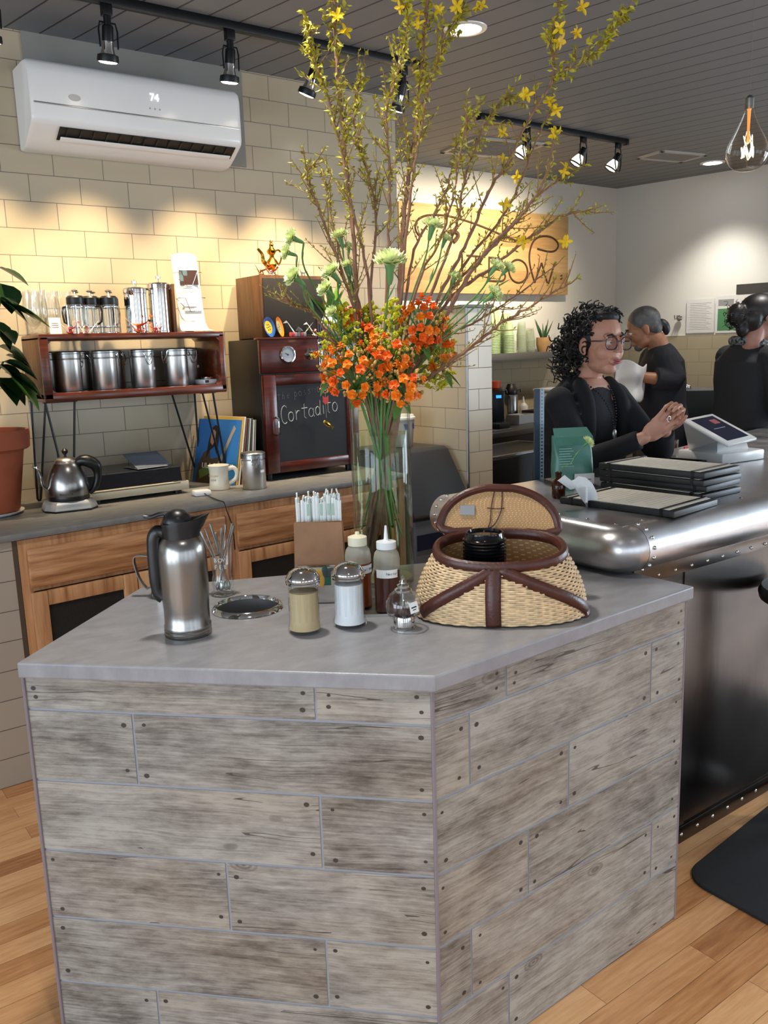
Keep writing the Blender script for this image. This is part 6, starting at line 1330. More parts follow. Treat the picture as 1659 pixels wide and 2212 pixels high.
def inside(p0, zb):
    """continue a stem from the vase rim down through the water"""
    d = V((p0[0] - AX.x, p0[1] - AX.y, 0)); L = min(d.length, .062); d = d.normalized() * L if d.length > 1e-4 else V((0, 0, 0))
    c = V((fr_.uniform(-1, 1), fr_.uniform(-1, 1), 0)) * .02
    lo = AX - d * .75 + c
    if (lo - AX).length > .06: lo = AX + (lo - AX).normalized() * .06
    return [V((lo.x, lo.y, zb)), V((AX.x + d.x, AX.y + d.y, 1.445))]
def lensleaf(m, b, d, L, w, mi=0, fold=.3):
    d = V(d).normalized(); s = d.cross(V((fr_.uniform(-1, 1), fr_.uniform(-1, 1), fr_.uniform(-1, 1)))); s = s.normalized() if s.length > 1e-3 else V((1, 0, 0)); u = s.cross(d) * fold * w
    m.add([b, b + d * L * .45 + s * w + u, b + d * L, b + d * L * .45 - s * w + u, b + d * L * .45 - u * .4], [(0, 1, 4), (1, 2, 4), (2, 3, 4), (3, 0, 4)], mi)
def blossom_mesh():
    m = MB()
    for i in range(4):
        a = i * PI / 2
        m.grid(lambda u, v, a=a: Matrix.Rotation(a, 3, 'Z') @ V(((u - .5) * .011 * math.sin(PI * min(1, v * .8 + .15)), .002 + v * .0195, .003 + .006 * v - .004 * v * v + .002 * abs(u - .5))), 3, 4)
    m.tube([(0, 0, -.006), (0, 0, .004)], [.0018, .0028], 6)
    return m.mesh('blossom', yel, 60)
BLM = blossom_mesh()
def rand_dir(): return V((fr_.gauss(0, 1), fr_.gauss(0, 1), fr_.gauss(0, 1))).normalized()
roots = {}
for bi, (pts, r0, r1, dens, lb) in enumerate(BR):
    P3 = [V(p) for p in pts]; side = bi == len(BR) - 1
    if not side:
        ins = inside(P3[0], .972); base = ins[0]; pl3 = ins[:1] + [ins[1]] + P3[1:] if bi in (0, 1, 3) else [V((ins[0].x, ins[0].y, 1.0 + .1 * fr_.random())), ins[1]] + P3[1:]
        root = thing('forsythia_branch', lb, 'branch', (AX.x, AX.y, IT + .015), 0, 'forsythia branches in the glass vase'); roots[bi] = root
    else: root = roots[2]; pl3 = P3
    o0 = V(root.location); sm = spline(pl3, 8); n = len(sm)
    w = MB(); tw = MB(); bd = MB()
    wob = [p + rand_dir() * .0022 for p in sm]; wob[0] = sm[0]
    w.tube([p - o0 for p in wob], [max(.001, (r0 + (r1 - r0) * i / (n - 1)) * PX * .84 * (1 + .12 * math.sin(i * 2.3))) for i in range(n)], 7)
    k0 = 0 if side else 18
    i = k0
    while i < n - 1:
        p = wob[i]; t = (wob[i + 1] - wob[i]).normalized(); hi = max(0, min(1, (p.z - 1.75) / .6))
        if fr_.random() < .62 * min(1, dens + .25):
            L = fr_.uniform(.02, .085) * (.7 + .5 * dens) * (1.2 - .5 * hi); d = (t + rand_dir() * .75).normalized()
            q = [p, p + d * L * .5 + V((0, 0, L * .04)), p + d * L + V((0, 0, L * .16))]
            tw.tube([x - o0 for x in q], [.0016, .0012, .0008], 5)
            nb = int(2 + L / .014)
            for j in range(nb):
                b = p + (q[2] - p) * ((j + 1) / nb)
                for s in range(2):
                    dd = (d * .5 + rand_dir() * .8 + V((0, 0, .5 - 1.1 * hi))).normalized(); Lf = fr_.uniform(.008, .016) * (.8 + .8 * hi)
                    if dens > .45 or fr_.random() < .6: lensleaf(bd, b - o0, dd, Lf, Lf * (.18 + .08 * hi), 1 if fr_.random() < .3 + .45 * hi else 0)
        for s in range(1 + int(3 * dens * (.5 + hi))):
            dd = (t * .4 + rand_dir() + V((0, 0, .3 - .9 * hi))).normalized(); Lf = fr_.uniform(.008, .017) * (.85 + .8 * hi)
            lensleaf(bd, p + (wob[i + 1] - p) * fr_.random() + dd * r1 * PX * .6 - o0, dd, Lf, Lf * .2, 1 if fr_.random() < .25 + .5 * hi else 0)
        i += 1
    tip = wob[-1]
    for s in range(6): lensleaf(bd, tip - o0 - (wob[-1] - wob[-2]) * fr_.random() * .6, (wob[-1] - wob[-2]).normalized() + rand_dir() * .5, .013, .0024, 0)
    w.build('branch' if not side else 'side_branch', bark if r0 > 3 else twigm, root)
    if tw.f: tag(tw.build('twigs', twigm, root), kind='stuff')
    tag(bd.build('buds', [budm, budt], root, 0), kind='stuff')
for p, b in FLW:
    b = 2 if b == 19 else b; root = roots[b]
    for k in range(2):
        o = bpy.data.objects.new('blossom', BLM); COL.objects.link(o); o.parent = root; q9 = fr_.uniform(.65, .98); o.scale = (q9, q9, q9 * fr_.uniform(1, 2.4))
        o.location = V(p) - V(root.location) + rand_dir() * .006 * k; o.rotation_euler = (fr_.uniform(.6, 2.0), fr_.uniform(-.6, .6), SR + fr_.uniform(-1.2, 1.2))
# carnations
def carn_meshes():
    m = MB()
    for ly, (r, z, t, wv) in enumerate(((1.0, .18, .15, 11), (.92, .34, .42, 9), (.78, .45, .75, 9), (.55, .52, 1.0, 7), (.32, .55, 1.2, 5))):
        def fn(u, v, r=r, z=z, t=t, wv=wv, ly=ly):
            a = 2 * PI * u + ly * .7; q = r * (.12 + .88 * v); ruf = .11 * v * v * math.sin(wv * a) + .05 * v * math.sin(wv * 2.7 * a + ly)
            return ((q + ruf * .6) * math.cos(a), (q + ruf * .6) * math.sin(a), z * v ** .7 + t * .25 * v * v + ruf)
        m.grid(fn, 66, 5, cu=True)
    pm = m.mesh('petals', pale, 70)
    c = MB().lathe([(.0, -1.25), (.14, -1.2), (.24, -.9), (.3, -.35), (.42, .08), (.36, .1), (.2, 0)], 12, cap=False)
    return pm, c.mesh('calyx', cal, 50)
CPM, CCM = carn_meshes()
for pts, r, nx, nz, lb in CAR:
    r *= 1.2
    P3 = [V(p) for p in pts]; root = thing('carnation', lb, 'flower', (AX.x, AX.y, 1.0), 0, 'pale green carnations in the glass vase'); o0 = V(root.location)
    ins = inside(P3[0], fr_.uniform(1.07, 1.16)); ax = V((nx * .8, nx * -.6, nz)) + V((-.59, -.8, 0)) * .35; ax = (ax.normalized() * .8 + (P3[-1] - P3[-2]).normalized() * .5).normalized()
    hd = P3[-1]; sm = spline(ins + P3[1:-1] + [hd - ax * r * 1.25], 6)
    MB().tube([p - o0 for p in sm], [.0021] * len(sm), 7).build('stem', grn, root)
    lf = MB()
    for k in range(3):
        i = int(len(sm) * (.5 + .14 * k)); lensleaf(lf, sm[i] - o0, (sm[i] - sm[i - 1]).normalized() + rand_dir() * .5, .05, .003, 0)
    lf.build('leaves', cal, root, 60)
    rot = ax.to_track_quat('Z', 'Y')
    for me, s in ((CPM, r), (CCM, max(r, .012))):
        o = bpy.data.objects.new(me.name, me); COL.objects.link(o); o.parent = root; o.location = hd - o0; o.rotation_mode = 'QUATERNION'; o.rotation_quaternion = rot
        o.scale = (s, s, s * (1.35 if r < .016 else .95)) if me is CPM else (s * .85, s * .85, s)
# the lone carnation in the brown bottle
root = bpy.data.objects['carnation']; hd = V((2.234, 1.897, 1.234)) - V(root.location); ax = V((.5, -.45, .6)).normalized(); r = .023
MB().tube(spline([(0, 0, 0), (.004, .0, .07), (.06, .004, .09), tuple(hd * .55 + V((0, 0, .03))), hd - ax * r * 1.25], 6), [.0016] * 25, 6).build('stem', grn, root)
for me, s in ((CPM, r), (CCM, .014)):
    o = bpy.data.objects.new(me.name, me); COL.objects.link(o); o.parent = root; o.location = hd; o.rotation_mode = 'QUATERNION'; o.rotation_quaternion = ax.to_track_quat('Z', 'Y'); o.scale = (s, s, s)
# orange clusters
def floret(mat):
    m = MB()
    for ly, (r, z) in enumerate(((.0105, .001), (.0078, .0032), (.0045, .0055))):
        for i in range(5):
            a = i * 2 * PI / 5 + ly * .6
            m.grid(lambda u, v, a=a, r=r, z=z: Matrix.Rotation(a, 3, 'Z') @ V((r * v, (u - .5) * r * 1.05 * math.sin(PI * (.12 + .8 * v)), z + .003 * v * (1 + ly) - .002 * v * v - .0016 * (1 - (2 * u - 1) ** 2) * v)), 3, 3)
    return m.mesh('floret', mat, 70)
FM = [floret(ora), floret(ora2)]
for ci, (pts, rx, ry, n, nb, lb) in enumerate(KAL):
    P3 = [V(p) for p in pts]; root = thing('orange_flower_cluster', lb, 'flower', (AX.x, AX.y, 1.0), 0, 'orange flower clusters in the glass vase'); o0 = V(root.location); c = P3[-1]
    ins = inside(P3[0], fr_.uniform(1.05, 1.15)); sm = spline(ins + P3[1:-1] + [c + V((.59, .8, -.2)) * rx * .5], 6)
    st = MB().tube([p - o0 for p in sm], [.0032] * len(sm), 7); bm_ = MB()
    ex, ey, ez = V((.803, -.595, 0)), V((-.58, -.79, .17)), V((.1, .13, .98)); hub = c - ey * rx * .5 - ez * ry * .55
    for k in range(n + nb):
        g = (k + .5) / (n + nb); ph = math.acos(1 - 1.15 * g); a = k * 2.39996 + ci
        dv = ex * math.sin(ph) * math.cos(a) * rx + ez * math.sin(ph) * math.sin(a) * ry + ey * math.cos(ph) * rx * .75
        p = c + dv * fr_.uniform(.88, 1.08); nr = (ex * math.sin(ph) * math.cos(a) + ez * (math.sin(ph) * math.sin(a) + .35) + ey * (math.cos(ph) + .2)).normalized()
        st.tube([hub - o0, (hub + p) / 2 + ez * .004 - o0, p - nr * .003 - o0], .0012, 5)
        isb = (k * nb) // (n + nb) != ((k + 1) * nb) // (n + nb)
        if isb:
            for s in range(3):
                q = p + rand_dir() * .007; bm_.ball(q - o0, (.0036, .0036, .0048), 8, 6, R=nr.to_track_quat('Z', 'Y').to_matrix()); st.tube([hub + (p - hub) * .7 - o0, q - o0], .001, 4)
        else:
            o = bpy.data.objects.new('floret', FM[1 if (k * 7 + ci) % 4 == 0 or ci == 2 and k % 2 else 0]); COL.objects.link(o); o.parent = root; o.location = p - o0; o.rotation_mode = 'QUATERNION'; o.rotation_quaternion = nr.to_track_quat('Z', 'Y'); s = fr_.uniform(1.1, 1.5); o.scale = (s, s, s)
    st.build('stem', grn, root)
    if bm_.f: tag(bm_.build('buds', kbud, root), kind='stuff')
    lf = MB()
    for k in range(4):
        lf.merge(leaf(hub - o0 - ez * .01, hub - o0 - ez * .02 + V((fr_.uniform(-.05, .05), fr_.uniform(-.05, .05), fr_.uniform(-.05, .02))), .022, .006, 0, 5))
    lf.build('leaves', grn, root, 60)
for pts, rx, ry, lb in SOL:
    P3 = [V(p) for p in pts]; root = thing('goldenrod', lb, 'flower', (AX.x, AX.y, 1.0), 0, 'goldenrod plumes in the glass vase'); o0 = V(root.location); c = P3[-1]
    ins = inside(P3[0], fr_.uniform(1.05, 1.15)); top = c + V((0, 0, ry * 1.3)); sm = spline(ins + P3[1:] + [top], 6)
    st = MB().tube([p - o0 for p in sm], [.0024] * len(sm), 6); pm = MB()
    for k in range(22):
        g = k / 22; b = c + V((0, 0, -ry * .7 + 2.0 * ry * g)); a = k * 2.4; L = rx * (1.1 - .85 * g ** 1.3)
        d = V((math.cos(a), math.sin(a), .55)); e = b + d * L; dr = e + V((d.x * .25, d.y * .25, -.1)) * L
        st.tube([b - o0, e - o0, dr - o0], .0008, 4)
        for j in range(9):
            q = b + (e - b) * min(1, (j + 2) / 8) + (V((0, 0, 0)) if j < 7 else (dr - e) * (j - 6) * .4)
            for s in range(3): pm.ball(q + rand_dir() * .0045 - o0, fr_.uniform(.0024, .0042), 5, 4)
    st.build('stem', grn, root); tag(pm.build('plume', gold, root, 60), kind='stuff')
# long green blades in the water
for k, (x, y, h) in enumerate(((.02, -.02, 1.12), (.035, .01, 1.1), (.0, -.04, 1.16), (.045, -.015, 1.18), (-.03, .02, 1.14))):
    b = V((AX.x + x, AX.y + y, h)); tp = V((AX.x - x * .5 + .01 * k, AX.y - y * .6, 1.56 + .02 * k))
    root = thing('leaf_blade', 'long green leaf blade standing in the vase water among the stems', 'leaf', (AX.x, AX.y, 1.0), 0, 'green leaf blades in the vase water'); o0 = V(root.location)
    leaf(tp - o0, b - o0, .02, .0, 0, 14).build('blade', P('fresh_green', '5c9038', .4, var=.15, vs=30), root, 60)
# ---------------------------------------------------------------- people behind the bar
def loft(m, rings, n=28, e=.85, M_=None):
    k0 = len(m.v)
    for c, rx, ry, yaw in rings:
        cy, sy = math.cos(yaw), math.sin(yaw)
        for k in range(n):
            a = 2 * PI * k / n; ca, sa = math.cos(a), math.sin(a)
            x = ry * abs(ca) ** e * (1 if ca > 0 else -1); y = rx * abs(sa) ** e * (1 if sa > 0 else -1)   # x forward, y to the left
            p = V((c[0] + x * cy - y * sy, c[1] + x * sy + y * cy, c[2])); m.v.append(tuple(p))
    for j in range(len(rings) - 1):
        for k in range(n): m.f.append((k0 + j * n + k, k0 + j * n + (k + 1) % n, k0 + (j + 1) * n + (k + 1) % n, k0 + (j + 1) * n + k)); m.m.append(0)
    m.f.append(tuple(range(k0, k0 + n))); m.f.append(tuple(range(k0 + (len(rings) - 1) * n, k0 + len(rings) * n))); m.m += [0, 0]
    return m
def limb(m, pts, rs, k=5, n=14):
    sp = spline(pts, k); r = []
    for i in range(len(rs) - 1): r += [rs[i] + (rs[i + 1] - rs[i]) * j / k for j in range(k)]
    r.append(rs[-1]); m.tube(sp, r, n); m.ball(sp[0], rs[0], 12, 8); m.ball(sp[-1], rs[-1], 12, 8); return m
def head_shape(m, H, s=1.0, female=True, jaw=1.0):
    A = H @ Matrix.Scale(s, 4)
    m.ball((-.014, 0, .036), (.094, .074, .084), 24, 16, M=A).ball((.024, 0, -.02), (.063, .0605, .09), 24, 16, M=A).ball((.052, 0, -.09), (.027 * jaw, .03 * jaw, .022), 16, 10, M=A).ball((.016, 0, -.072), (.052, .052 * jaw, .034), 16, 10, M=A)
    for q in (-1, 1):
        m.ball((.047, q * .031, -.03), (.034, .03, .036), 14, 10, M=A).ball((.074, q * .028, .026), (.014, .024, .009), 12, 8, M=A)
        m.ball((.099, q * .0085, -.0285), (.008, .0065, .0062), 10, 8, M=A)
        m.ball((-.008, q * .075, -.008), (.019, .009, .031), 12, 10, M=A).ball((-.002, q * .073, -.034), (.01, .007, .01), 10, 8, M=A)
        m.ball((.0755, q * .031, .013), (.013, .017, .0062), 12, 8, M=A).ball((.0755, q * .031, -.0075), (.0125, .016, .0055), 12, 8, M=A)
    m.tube([A @ V(p) for p in ((.083, 0, .026), (.093, 0, .006), (.105, 0, -.016), (.108, 0, -.025))], [.0075 * s, .0075 * s, .0085 * s, .009 * s], 12); m.ball((.107, 0, -.025), (.0095, .009, .0085), 12, 8, M=A)
    m.ball((.08, 0, -.063), (.0165, .025, .014), 14, 8, M=A)
def eyes(H, root, s, iris='3a2416'):
    A = H @ Matrix.Scale(s, 4); o = [MB(), MB(), MB()]
    for i, q in enumerate((-1, 1)):
        MB().ball((.0765, q * .031, .003), .0118, 16, 10, M=A).build('eye', P('eye_white', 'd9d2c8', .2), root)
        MB().ball((.0832, q * .0315 + .001, .003), (.0056, .0058, .0058), 12, 8, M=A).build('iris', P('iris_brown', iris, .2), root)
        MB().tube([A @ V(p) for p in ((.0885, q * .013, .0245), (.0895, q * .028, .031), (.083, q * .047, .026))], [.003, .0042, .002], 8).build('eyebrow', M['hair'], root)
def hand(m, w, d, nrm, side, curl, s=1.0, spread=.0, thumb=(.5, .6)):
    """w wrist, d towards the fingers, nrm out of the palm; side +1 when the thumb lies along nrm x d"""
    d = V(d).normalized(); nrm = V(nrm); nrm = (nrm - d * nrm.dot(d)).normalized(); u = nrm.cross(d) * side
    w = V(w); B = Matrix(((d.x, u.x, nrm.x), (d.y, u.y, nrm.y), (d.z, u.z, nrm.z)))
    m.tube([w - d * .03 * s, w + d * .012 * s], [.024 * s, .023 * s], 12, flat=.8)
    m.ball(w + d * .045 * s, (.05 * s, .037 * s, .0145 * s), 16, 10, R=B); m.ball(w + d * .07 * s, (.022 * s, .04 * s, .0125 * s), 16, 10, R=B); m.ball(w + d * .03 * s + u * .024 * s + nrm * .005 * s, (.03 * s, .016 * s, .014 * s), 12, 8, R=B)
    for i, (ln, off) in enumerate(((.9, .029), (1.0, .0105), (.94, -.0085), (.76, -.027))):
        p = w + d * (.084 - .004 * abs(i - 1)) * s + u * off * s; a = 0; pts = [p - d * .012 * s]
        dd = (d + u * spread * (1.5 - i) * .3).normalized()
        for L, c_ in ((.043, curl[0]), (.027, curl[1]), (.022, curl[2])):
            a += c_; pts.append(pts[-1] + (dd * math.cos(a) + nrm * math.sin(a)) * L * ln * s + (dd * .012 * s if len(pts) == 1 else V((0, 0, 0))))
        m.tube(pts, [.0092 * s, .0088 * s, .0078 * s, .0066 * s], 10)
        for q, r in zip(pts[1:], (.0091, .0081, .0067)): m.ball(q, r * s, 10, 8)
    t0 = w + d * .022 * s + u * .026 * s; td = (d * thumb[0] + u * (1 - thumb[0]) + nrm * thumb[1]).normalized()
    t1 = t0 + td * .034 * s; t2 = t1 + (td * .7 + d * .5).normalized() * .03 * s; t3 = t2 + (td * .4 + d * .8).normalized() * .024 * s
    m.tube([t0, t1, t2, t3], [.0135 * s, .0112 * s, .0098 * s, .0072 * s], 10)
    for q, r in ((t1, .0112), (t2, .0098), (t3, .0073)): m.ball(q, r * s, 10, 8)
def legs(m, pel, yaw, s=1.0):
    for q in (-1, 1):
        sx, sy = -math.sin(yaw) * q, math.cos(yaw) * q
        h = V((pel[0] + sx * .09, pel[1] + sy * .09, pel[2] - .1)); k = V((pel[0] + sx * .095 + .02 * math.cos(yaw), pel[1] + sy * .095 + .02 * math.sin(yaw), .49 * s)); a = V((pel[0] + sx * .095, pel[1] + sy * .095, .085))
        limb(m, [h, k, a], [.085, .058, .042]); f = V((math.cos(yaw), math.sin(yaw), 0))
        m.ball(a + f * .06 - V((0, 0, .04)), (.125, .046, .045), 16, 10, R=Matrix.Rotation(yaw, 3, 'Z'))
def face_frame(c, yaw, pitch=0.0, roll=0.0):
    return Matrix.Translation(c) @ Matrix.Rotation(yaw, 4, 'Z') @ Matrix.Rotation(pitch, 4, 'Y') @ Matrix.Rotation(roll, 4, 'X')
def curls(n, c, r, seed, H, L=(.03, .06), R=(.006, .011), th=.0022, keep=lambda p: True):
    q = random.Random(seed); m = MB(); k = 0
    while k < n:
        d = V((q.gauss(0, 1), q.gauss(0, 1), q.gauss(0, 1))).normalized(); p = V((c[0] + d.x * r[0], c[1] + d.y * r[1], c[2] + d.z * r[2]))
        if not keep(p): k += .1; continue
        k += 1; ax = (d * q.uniform(.2, .9) + V((q.gauss(-.3, .4), q.gauss(0, .5), q.gauss(-.2, .6)))).normalized(); x = ax.orthogonal().normalized(); y = ax.cross(x); l = q.uniform(*L); rr = q.uniform(*R); ph = q.random() * 6; tn = q.uniform(1.2, 2.4)
        m.tube([H @ (p - d * .016 + ax * l * i / 14 + (x * math.cos(ph + tn * 2 * PI * i / 14) + y * math.sin(ph + tn * 2 * PI * i / 14)) * rr * (.5 + .5 * i / 14)) for i in range(15)], [th * (1.3 - .8 * i / 14) for i in range(15)], 5)
    return m
def clothed(name, m, mat, root, size=.006, it=5):
    return link(name, voxel(m, size, it), mat, root)
def person(label, root_xy, shapes):
    t = thing('person', label, 'person', (root_xy[0], root_xy[1], 0)); return t
def shift(m, root):
    o = V(root.location); m.v = [tuple(V(p) - o) for p in m.v]; return m
# --- woman with glasses
PEL = V((2.70, 2.37, 1.0)); CH = V((2.665, 2.285, 1.25)); YB = -1.62; YH = -1.68
HD = V((2.678, 2.219, 1.557))
w1 = person('woman with dark curly hair and glasses, hands clasped, in black cardigan behind the bar', PEL, None)
o0 = V(w1.location); T0 = Matrix.Translation(-o0)
HF = T0 @ face_frame(HD, YH, .02, -.03) @ Matrix.Scale(1.05, 4)
sk = P('skin_rose', 'c28d76', .5, var=.05, vs=40, Subsurface_Weight=.1, Subsurface_Radius=(.02, .008, .005))
SRp, SLp = V((2.512, 2.272, 1.345)), V((2.83, 2.262, 1.345)); ERp, ELp = V((2.485, 2.135, 1.135)), V((2.80, 2.02, 1.14)); WRp, WLp = V((2.566, 1.918, 1.222)), V((2.652, 1.895, 1.245))
def ring(c, rx, ry, yaw=YB): return (c - o0, rx, ry, yaw)
b = MB()
head_shape(b, HF, 1.0, True, .98)
limb(b, [HF @ V((-.03, 0, -.06)), HF @ V((-.045, 0, -.12)), V((2.664, 2.285, 1.36)) - o0], [.05, .049, .062], 4)
loft(b, [ring(PEL - V((0, 0, .12)), .15, .1), ring(PEL, .16, .105), ring(PEL + V((0, 0, .12)), .13, .092), ring(CH + V((0, .02, 0)), .148, .1), ring(CH + V((0, .0, .09)), .165, .088), ring(V((2.675, 2.27, 1.395)), .11, .062), ring(V((2.67, 2.27, 1.425)), .06, .05)])
for s, e, w in ((SRp, ERp, WRp), (SLp, ELp, WLp)): limb(b, [s - o0, (s + e) / 2 - o0 + V((0, .0, 0)), e - o0, w - o0], [.048, .042, .036, .0235], 4)
legs(b, PEL - o0 + V((0, 0, 0)), YB)
dR = V((2.64, 1.822, 1.33)) - WRp; dL = V((2.655, 1.83, 1.345)) - WLp
hand(b, WRp - o0, dR, V((.75, .35, .45)), 1, (.15, .35, .3), .92, .2, (.72, .25))
hand(b, WLp - o0 + V((.012, 0, .01)), dL, V((-.75, -.3, .2)), -1, (.75, 1.0, .6), .9, .0, (.6, .5))
body = link('body', voxel(b, .003, 7, .5), sk, w1)
eyes(HF, w1, 1.0)
MB().ball((.0962, 0, -.0595), (.0045, .0225, .0036), 14, 8, M=HF).build('upper_lip', P('lip_rose', '9c4a52', .4), w1); MB().ball((.0952, .0, -.0672), (.0055, .0195, .0044), 14, 8, M=HF).build('lower_lip', P('lip_rose', '9c4a52', .4), w1)
m = MB().ball((-.035, 0, .035), (.098, .084, .092), 24, 16, M=HF).ball((-.075, 0, .0), (.07, .088, .1), 20, 14, M=HF).ball((.008, 0, .095), (.06, .062, .03), 16, 10, M=HF)
link('hair', voxel(m, .006, 4), P('curly_dark_hair', '100d0c', .62), w1)
hk = P('curly_dark_hair', '100d0c', .62)
kf = lambda p: p.x < .035 + max(0, p.z - .06) * 1.4 and not (p.x > -.02 and p.z < -.005) and not (p.x > .02 and p.z < .03)
c1_ = curls(430, (-.045, 0, .03), (.104, .092, .098), 5, HF, (.025, .05), (.007, .012), .0044, keep=kf)
c1_.merge(curls(130, (-.085, -.02, -.04), (.075, .085, .1), 8, HF, (.04, .075), (.008, .013), .0042, keep=lambda p: p.x < -.03)); c1_.merge(curls(26, (-.07, -.06, -.1), (.05, .04, .08), 9, HF, (.06, .1), (.008, .012), .0016, keep=lambda p: p.x < -.03))
c1_.merge(curls(80, (.02, 0, .088), (.062, .07, .036), 19, HF, (.02, .035), (.006, .01), .0038, keep=lambda p: p.z > .09 and p.x < .058))
tag(c1_.build('curls', hk, w1, 60), kind='stuff')
gm = P('plum_frame', '3c1f26', .25); G = MB()
def rr_(y0, k=20):
    return [HF @ V((.0985 - .10 * abs(y0 + .026 * (abs(math.cos(a)) ** .7) * (1 if math.cos(a) > 0 else -1)) ** 1.6 * 1.6, y0 + .026 * (abs(math.cos(a)) ** .7) * (1 if math.cos(a) > 0 else -1), .0 + .022 * (abs(math.sin(a)) ** .7) * (1 if math.sin(a) > 0 else -1))) for a in [2 * PI * i / k for i in range(k)]]
for q in (-1, 1):
    G.tube(rr_(q * .0365), .0026, 8, True); G.tube([HF @ V(p) for p in ((.086, q * .062, .008), (.06, q * .074, .008), (.0, q * .08, .006), (-.03, q * .079, -.004))], .0021, 6)
G.tube([HF @ V((.1, -.011, .006)), HF @ V((.105, 0, .0085)), HF @ V((.1, .011, .006))], .002, 6); gl = G.build('eyeglasses', gm, w1)
for q in (-1, 1):
    pts = rr_(q * .0365); MB().add(pts, [tuple(range(len(pts)))]).build('lens', thin('lens_glass', 'f2f0f5', .8), gl, 0)
for q in (-1, 1): MB().ball((-.002, q * .08, -.05), (.004, .004, .006), 10, 8, M=HF).ball((-.004, q * .081, -.066), (.0055, .004, .009), 10, 8, M=HF).build('earring', M['black'], w1)
# dress, cardigan
d = MB(); loft(d, [ring(V((PEL.x, PEL.y, .56)), .19, .15), ring(PEL - V((0, 0, .1)), .168, .118), ring(PEL + V((0, 0, .12)), .138, .103), ring(CH - V((0, 0, .06)), .142, .112), ring(CH + V((0, .004, .03)), .148, .116), ring(CH + V((0, .004, .085)), .15, .098), ring(V((2.672, 2.268, 1.375)), .105, .072), ring(V((2.67, 2.27, 1.392)), .074, .064)], e=.95)
clothed('dress', d, M['cloth2'], w1)
def sleeve(m, s, e, w, r=(.056, .051, .046, .034), cut=12):
    sp = spline([s - o0, (s + e) / 2 - o0, e - o0, w - o0], 4)[:cut]; n = len(sp); rr = [r[min(3, i // 4)] + (r[min(3, i // 4 + 1)] - r[min(3, i // 4)]) * (i % 4) / 4 for i in range(n)]
    if cut == 12: sp.append(sp[-1] * .35 + (w - o0) * .65); rr.append(rr[-1] * .97)
    m.tube(sp, rr, 14); m.ball(sp[0], rr[0], 12, 8)
c = MB()
loft(c, [ring(PEL - V((0, 0, .1)) + V((0, .02, 0)), .185, .118), ring(PEL + V((0, .02, .12)), .16, .104), ring(CH + V((0, .024, -.06)), .166, .106), ring(CH + V((0, .022, .05)), .178, .102), ring(CH + V((0, .016, .1)), .182, .088), ring(V((2.675, 2.292, 1.40)), .128, .062), ring(V((2.67, 2.302, 1.43)), .078, .045)])
sleeve(c, SRp, ERp, WRp); sleeve(c, SLp, ELp, WLp)
c.ball(SRp - o0 + V((0, 0, -.004)), .058, 14, 10); c.ball(SLp - o0 + V((-0, 0, -.004)), .058, 14, 10)
for q in (-1, 1): limb(c, [V((2.67 + q * .085, 2.235, 1.40)) - o0, V((2.672 + q * .1, 2.185, 1.33)) - o0, V((2.675 + q * .105, 2.178, 1.2)) - o0, V((2.68 + q * .105, 2.225, 1.02)) - o0], [.03, .03, .028, .028], 4)
clothed('cardigan', c, M['cloth'], w1)
nk = spline([V((2.60, 2.25, 1.415)), V((2.628, 2.19, 1.37)), V((2.655, 2.155, 1.30)), V((2.672, 2.148, 1.235)), V((2.688, 2.155, 1.30)), V((2.712, 2.195, 1.37)), V((2.73, 2.25, 1.41))], 7)
m = MB()
for p in nk: m.ball(p - o0 + V((0, -.012, 0)), .0042, 8, 6)
m.build('bead_necklace', M['black'], w1); MB().ball(V((2.672, 2.134, 1.213)) - o0, (.012, .006, .02), 12, 8).build('pendant', M['satin'], w1)
MB().tube([WRp - o0 + dR * .62 + V((-.006, -.012, 0)) + (V((.01, 0, 0)) * math.cos(a) + V((0, .0, .01)) * math.sin(a)) for a in [2 * PI * i / 12 for i in range(12)]], .0018, 6, True).build('finger_ring', M['satin'], w1)
# --- man with ponytail
HM = V((4.255, 3.21, 1.625)); PM = V((4.40, 3.13, 1.0)); YM = 2.35; CM = V((4.365, 3.15, 1.32))
w2 = person('man with greying ponytail bowed over a white towel, dark shirt with rolled sleeves', PM, None); o0 = V(w2.location); T0 = Matrix.Translation(-o0)
HF = T0 @ face_frame(HM, YM, .38)
sk2 = P('skin_tan', 'a36d4c', .5, var=.06, vs=40)
SLm, SRm = V((4.255, 3.055, 1.45)), V((4.47, 3.30, 1.45)); ELm, ERm = V((4.258, 3.02, 1.345)), V((4.37, 3.29, 1.27)); ELm = V((4.262, 3.0, 1.335)); WLm, WRm = V((4.075, 3.11, 1.362)), V((4.165, 3.25, 1.325))
def ring(c, rx, ry, yaw=YM): return (c - o0, rx, ry, yaw)
b = MB(); head_shape(b, HF, .98, False, 1.1); limb(b, [HF @ V((-.03, 0, -.06)), HF @ V((-.05, 0, -.11)), V((4.345, 3.16, 1.46)) - o0], [.055, .056, .07], 4)
loft(b, [ring(PM - V((0, 0, .12)), .16, .11), ring(PM, .165, .12), ring(CM - V((0, 0, .12)), .165, .115), ring(CM, .18, .115), ring(CM + V((0, 0, .12)), .19, .1), ring(V((4.35, 3.16, 1.5)), .1, .06)])
for s, e, w in ((SLm, ELm, WLm), (SRm, ERm, WRm)): limb(b, [s - o0, (s + e) / 2 - o0, e - o0, w - o0], [.056, .05, .042, .028], 4)
legs(b, PM - o0, YM)
hand(b, WLm - o0, WRm - WLm + V((-.14, -.02, -.02)), V((.3, .5, .3)), -1, (.4, .6, .4), .95); hand(b, WRm - o0, V((-.1, -.08, .0)), V((0, -.6, .6)), 1, (.4, .6, .4), .95)
link('body', voxel(b, .0055, 3), sk2, w2); eyes(HF, w2, .98)
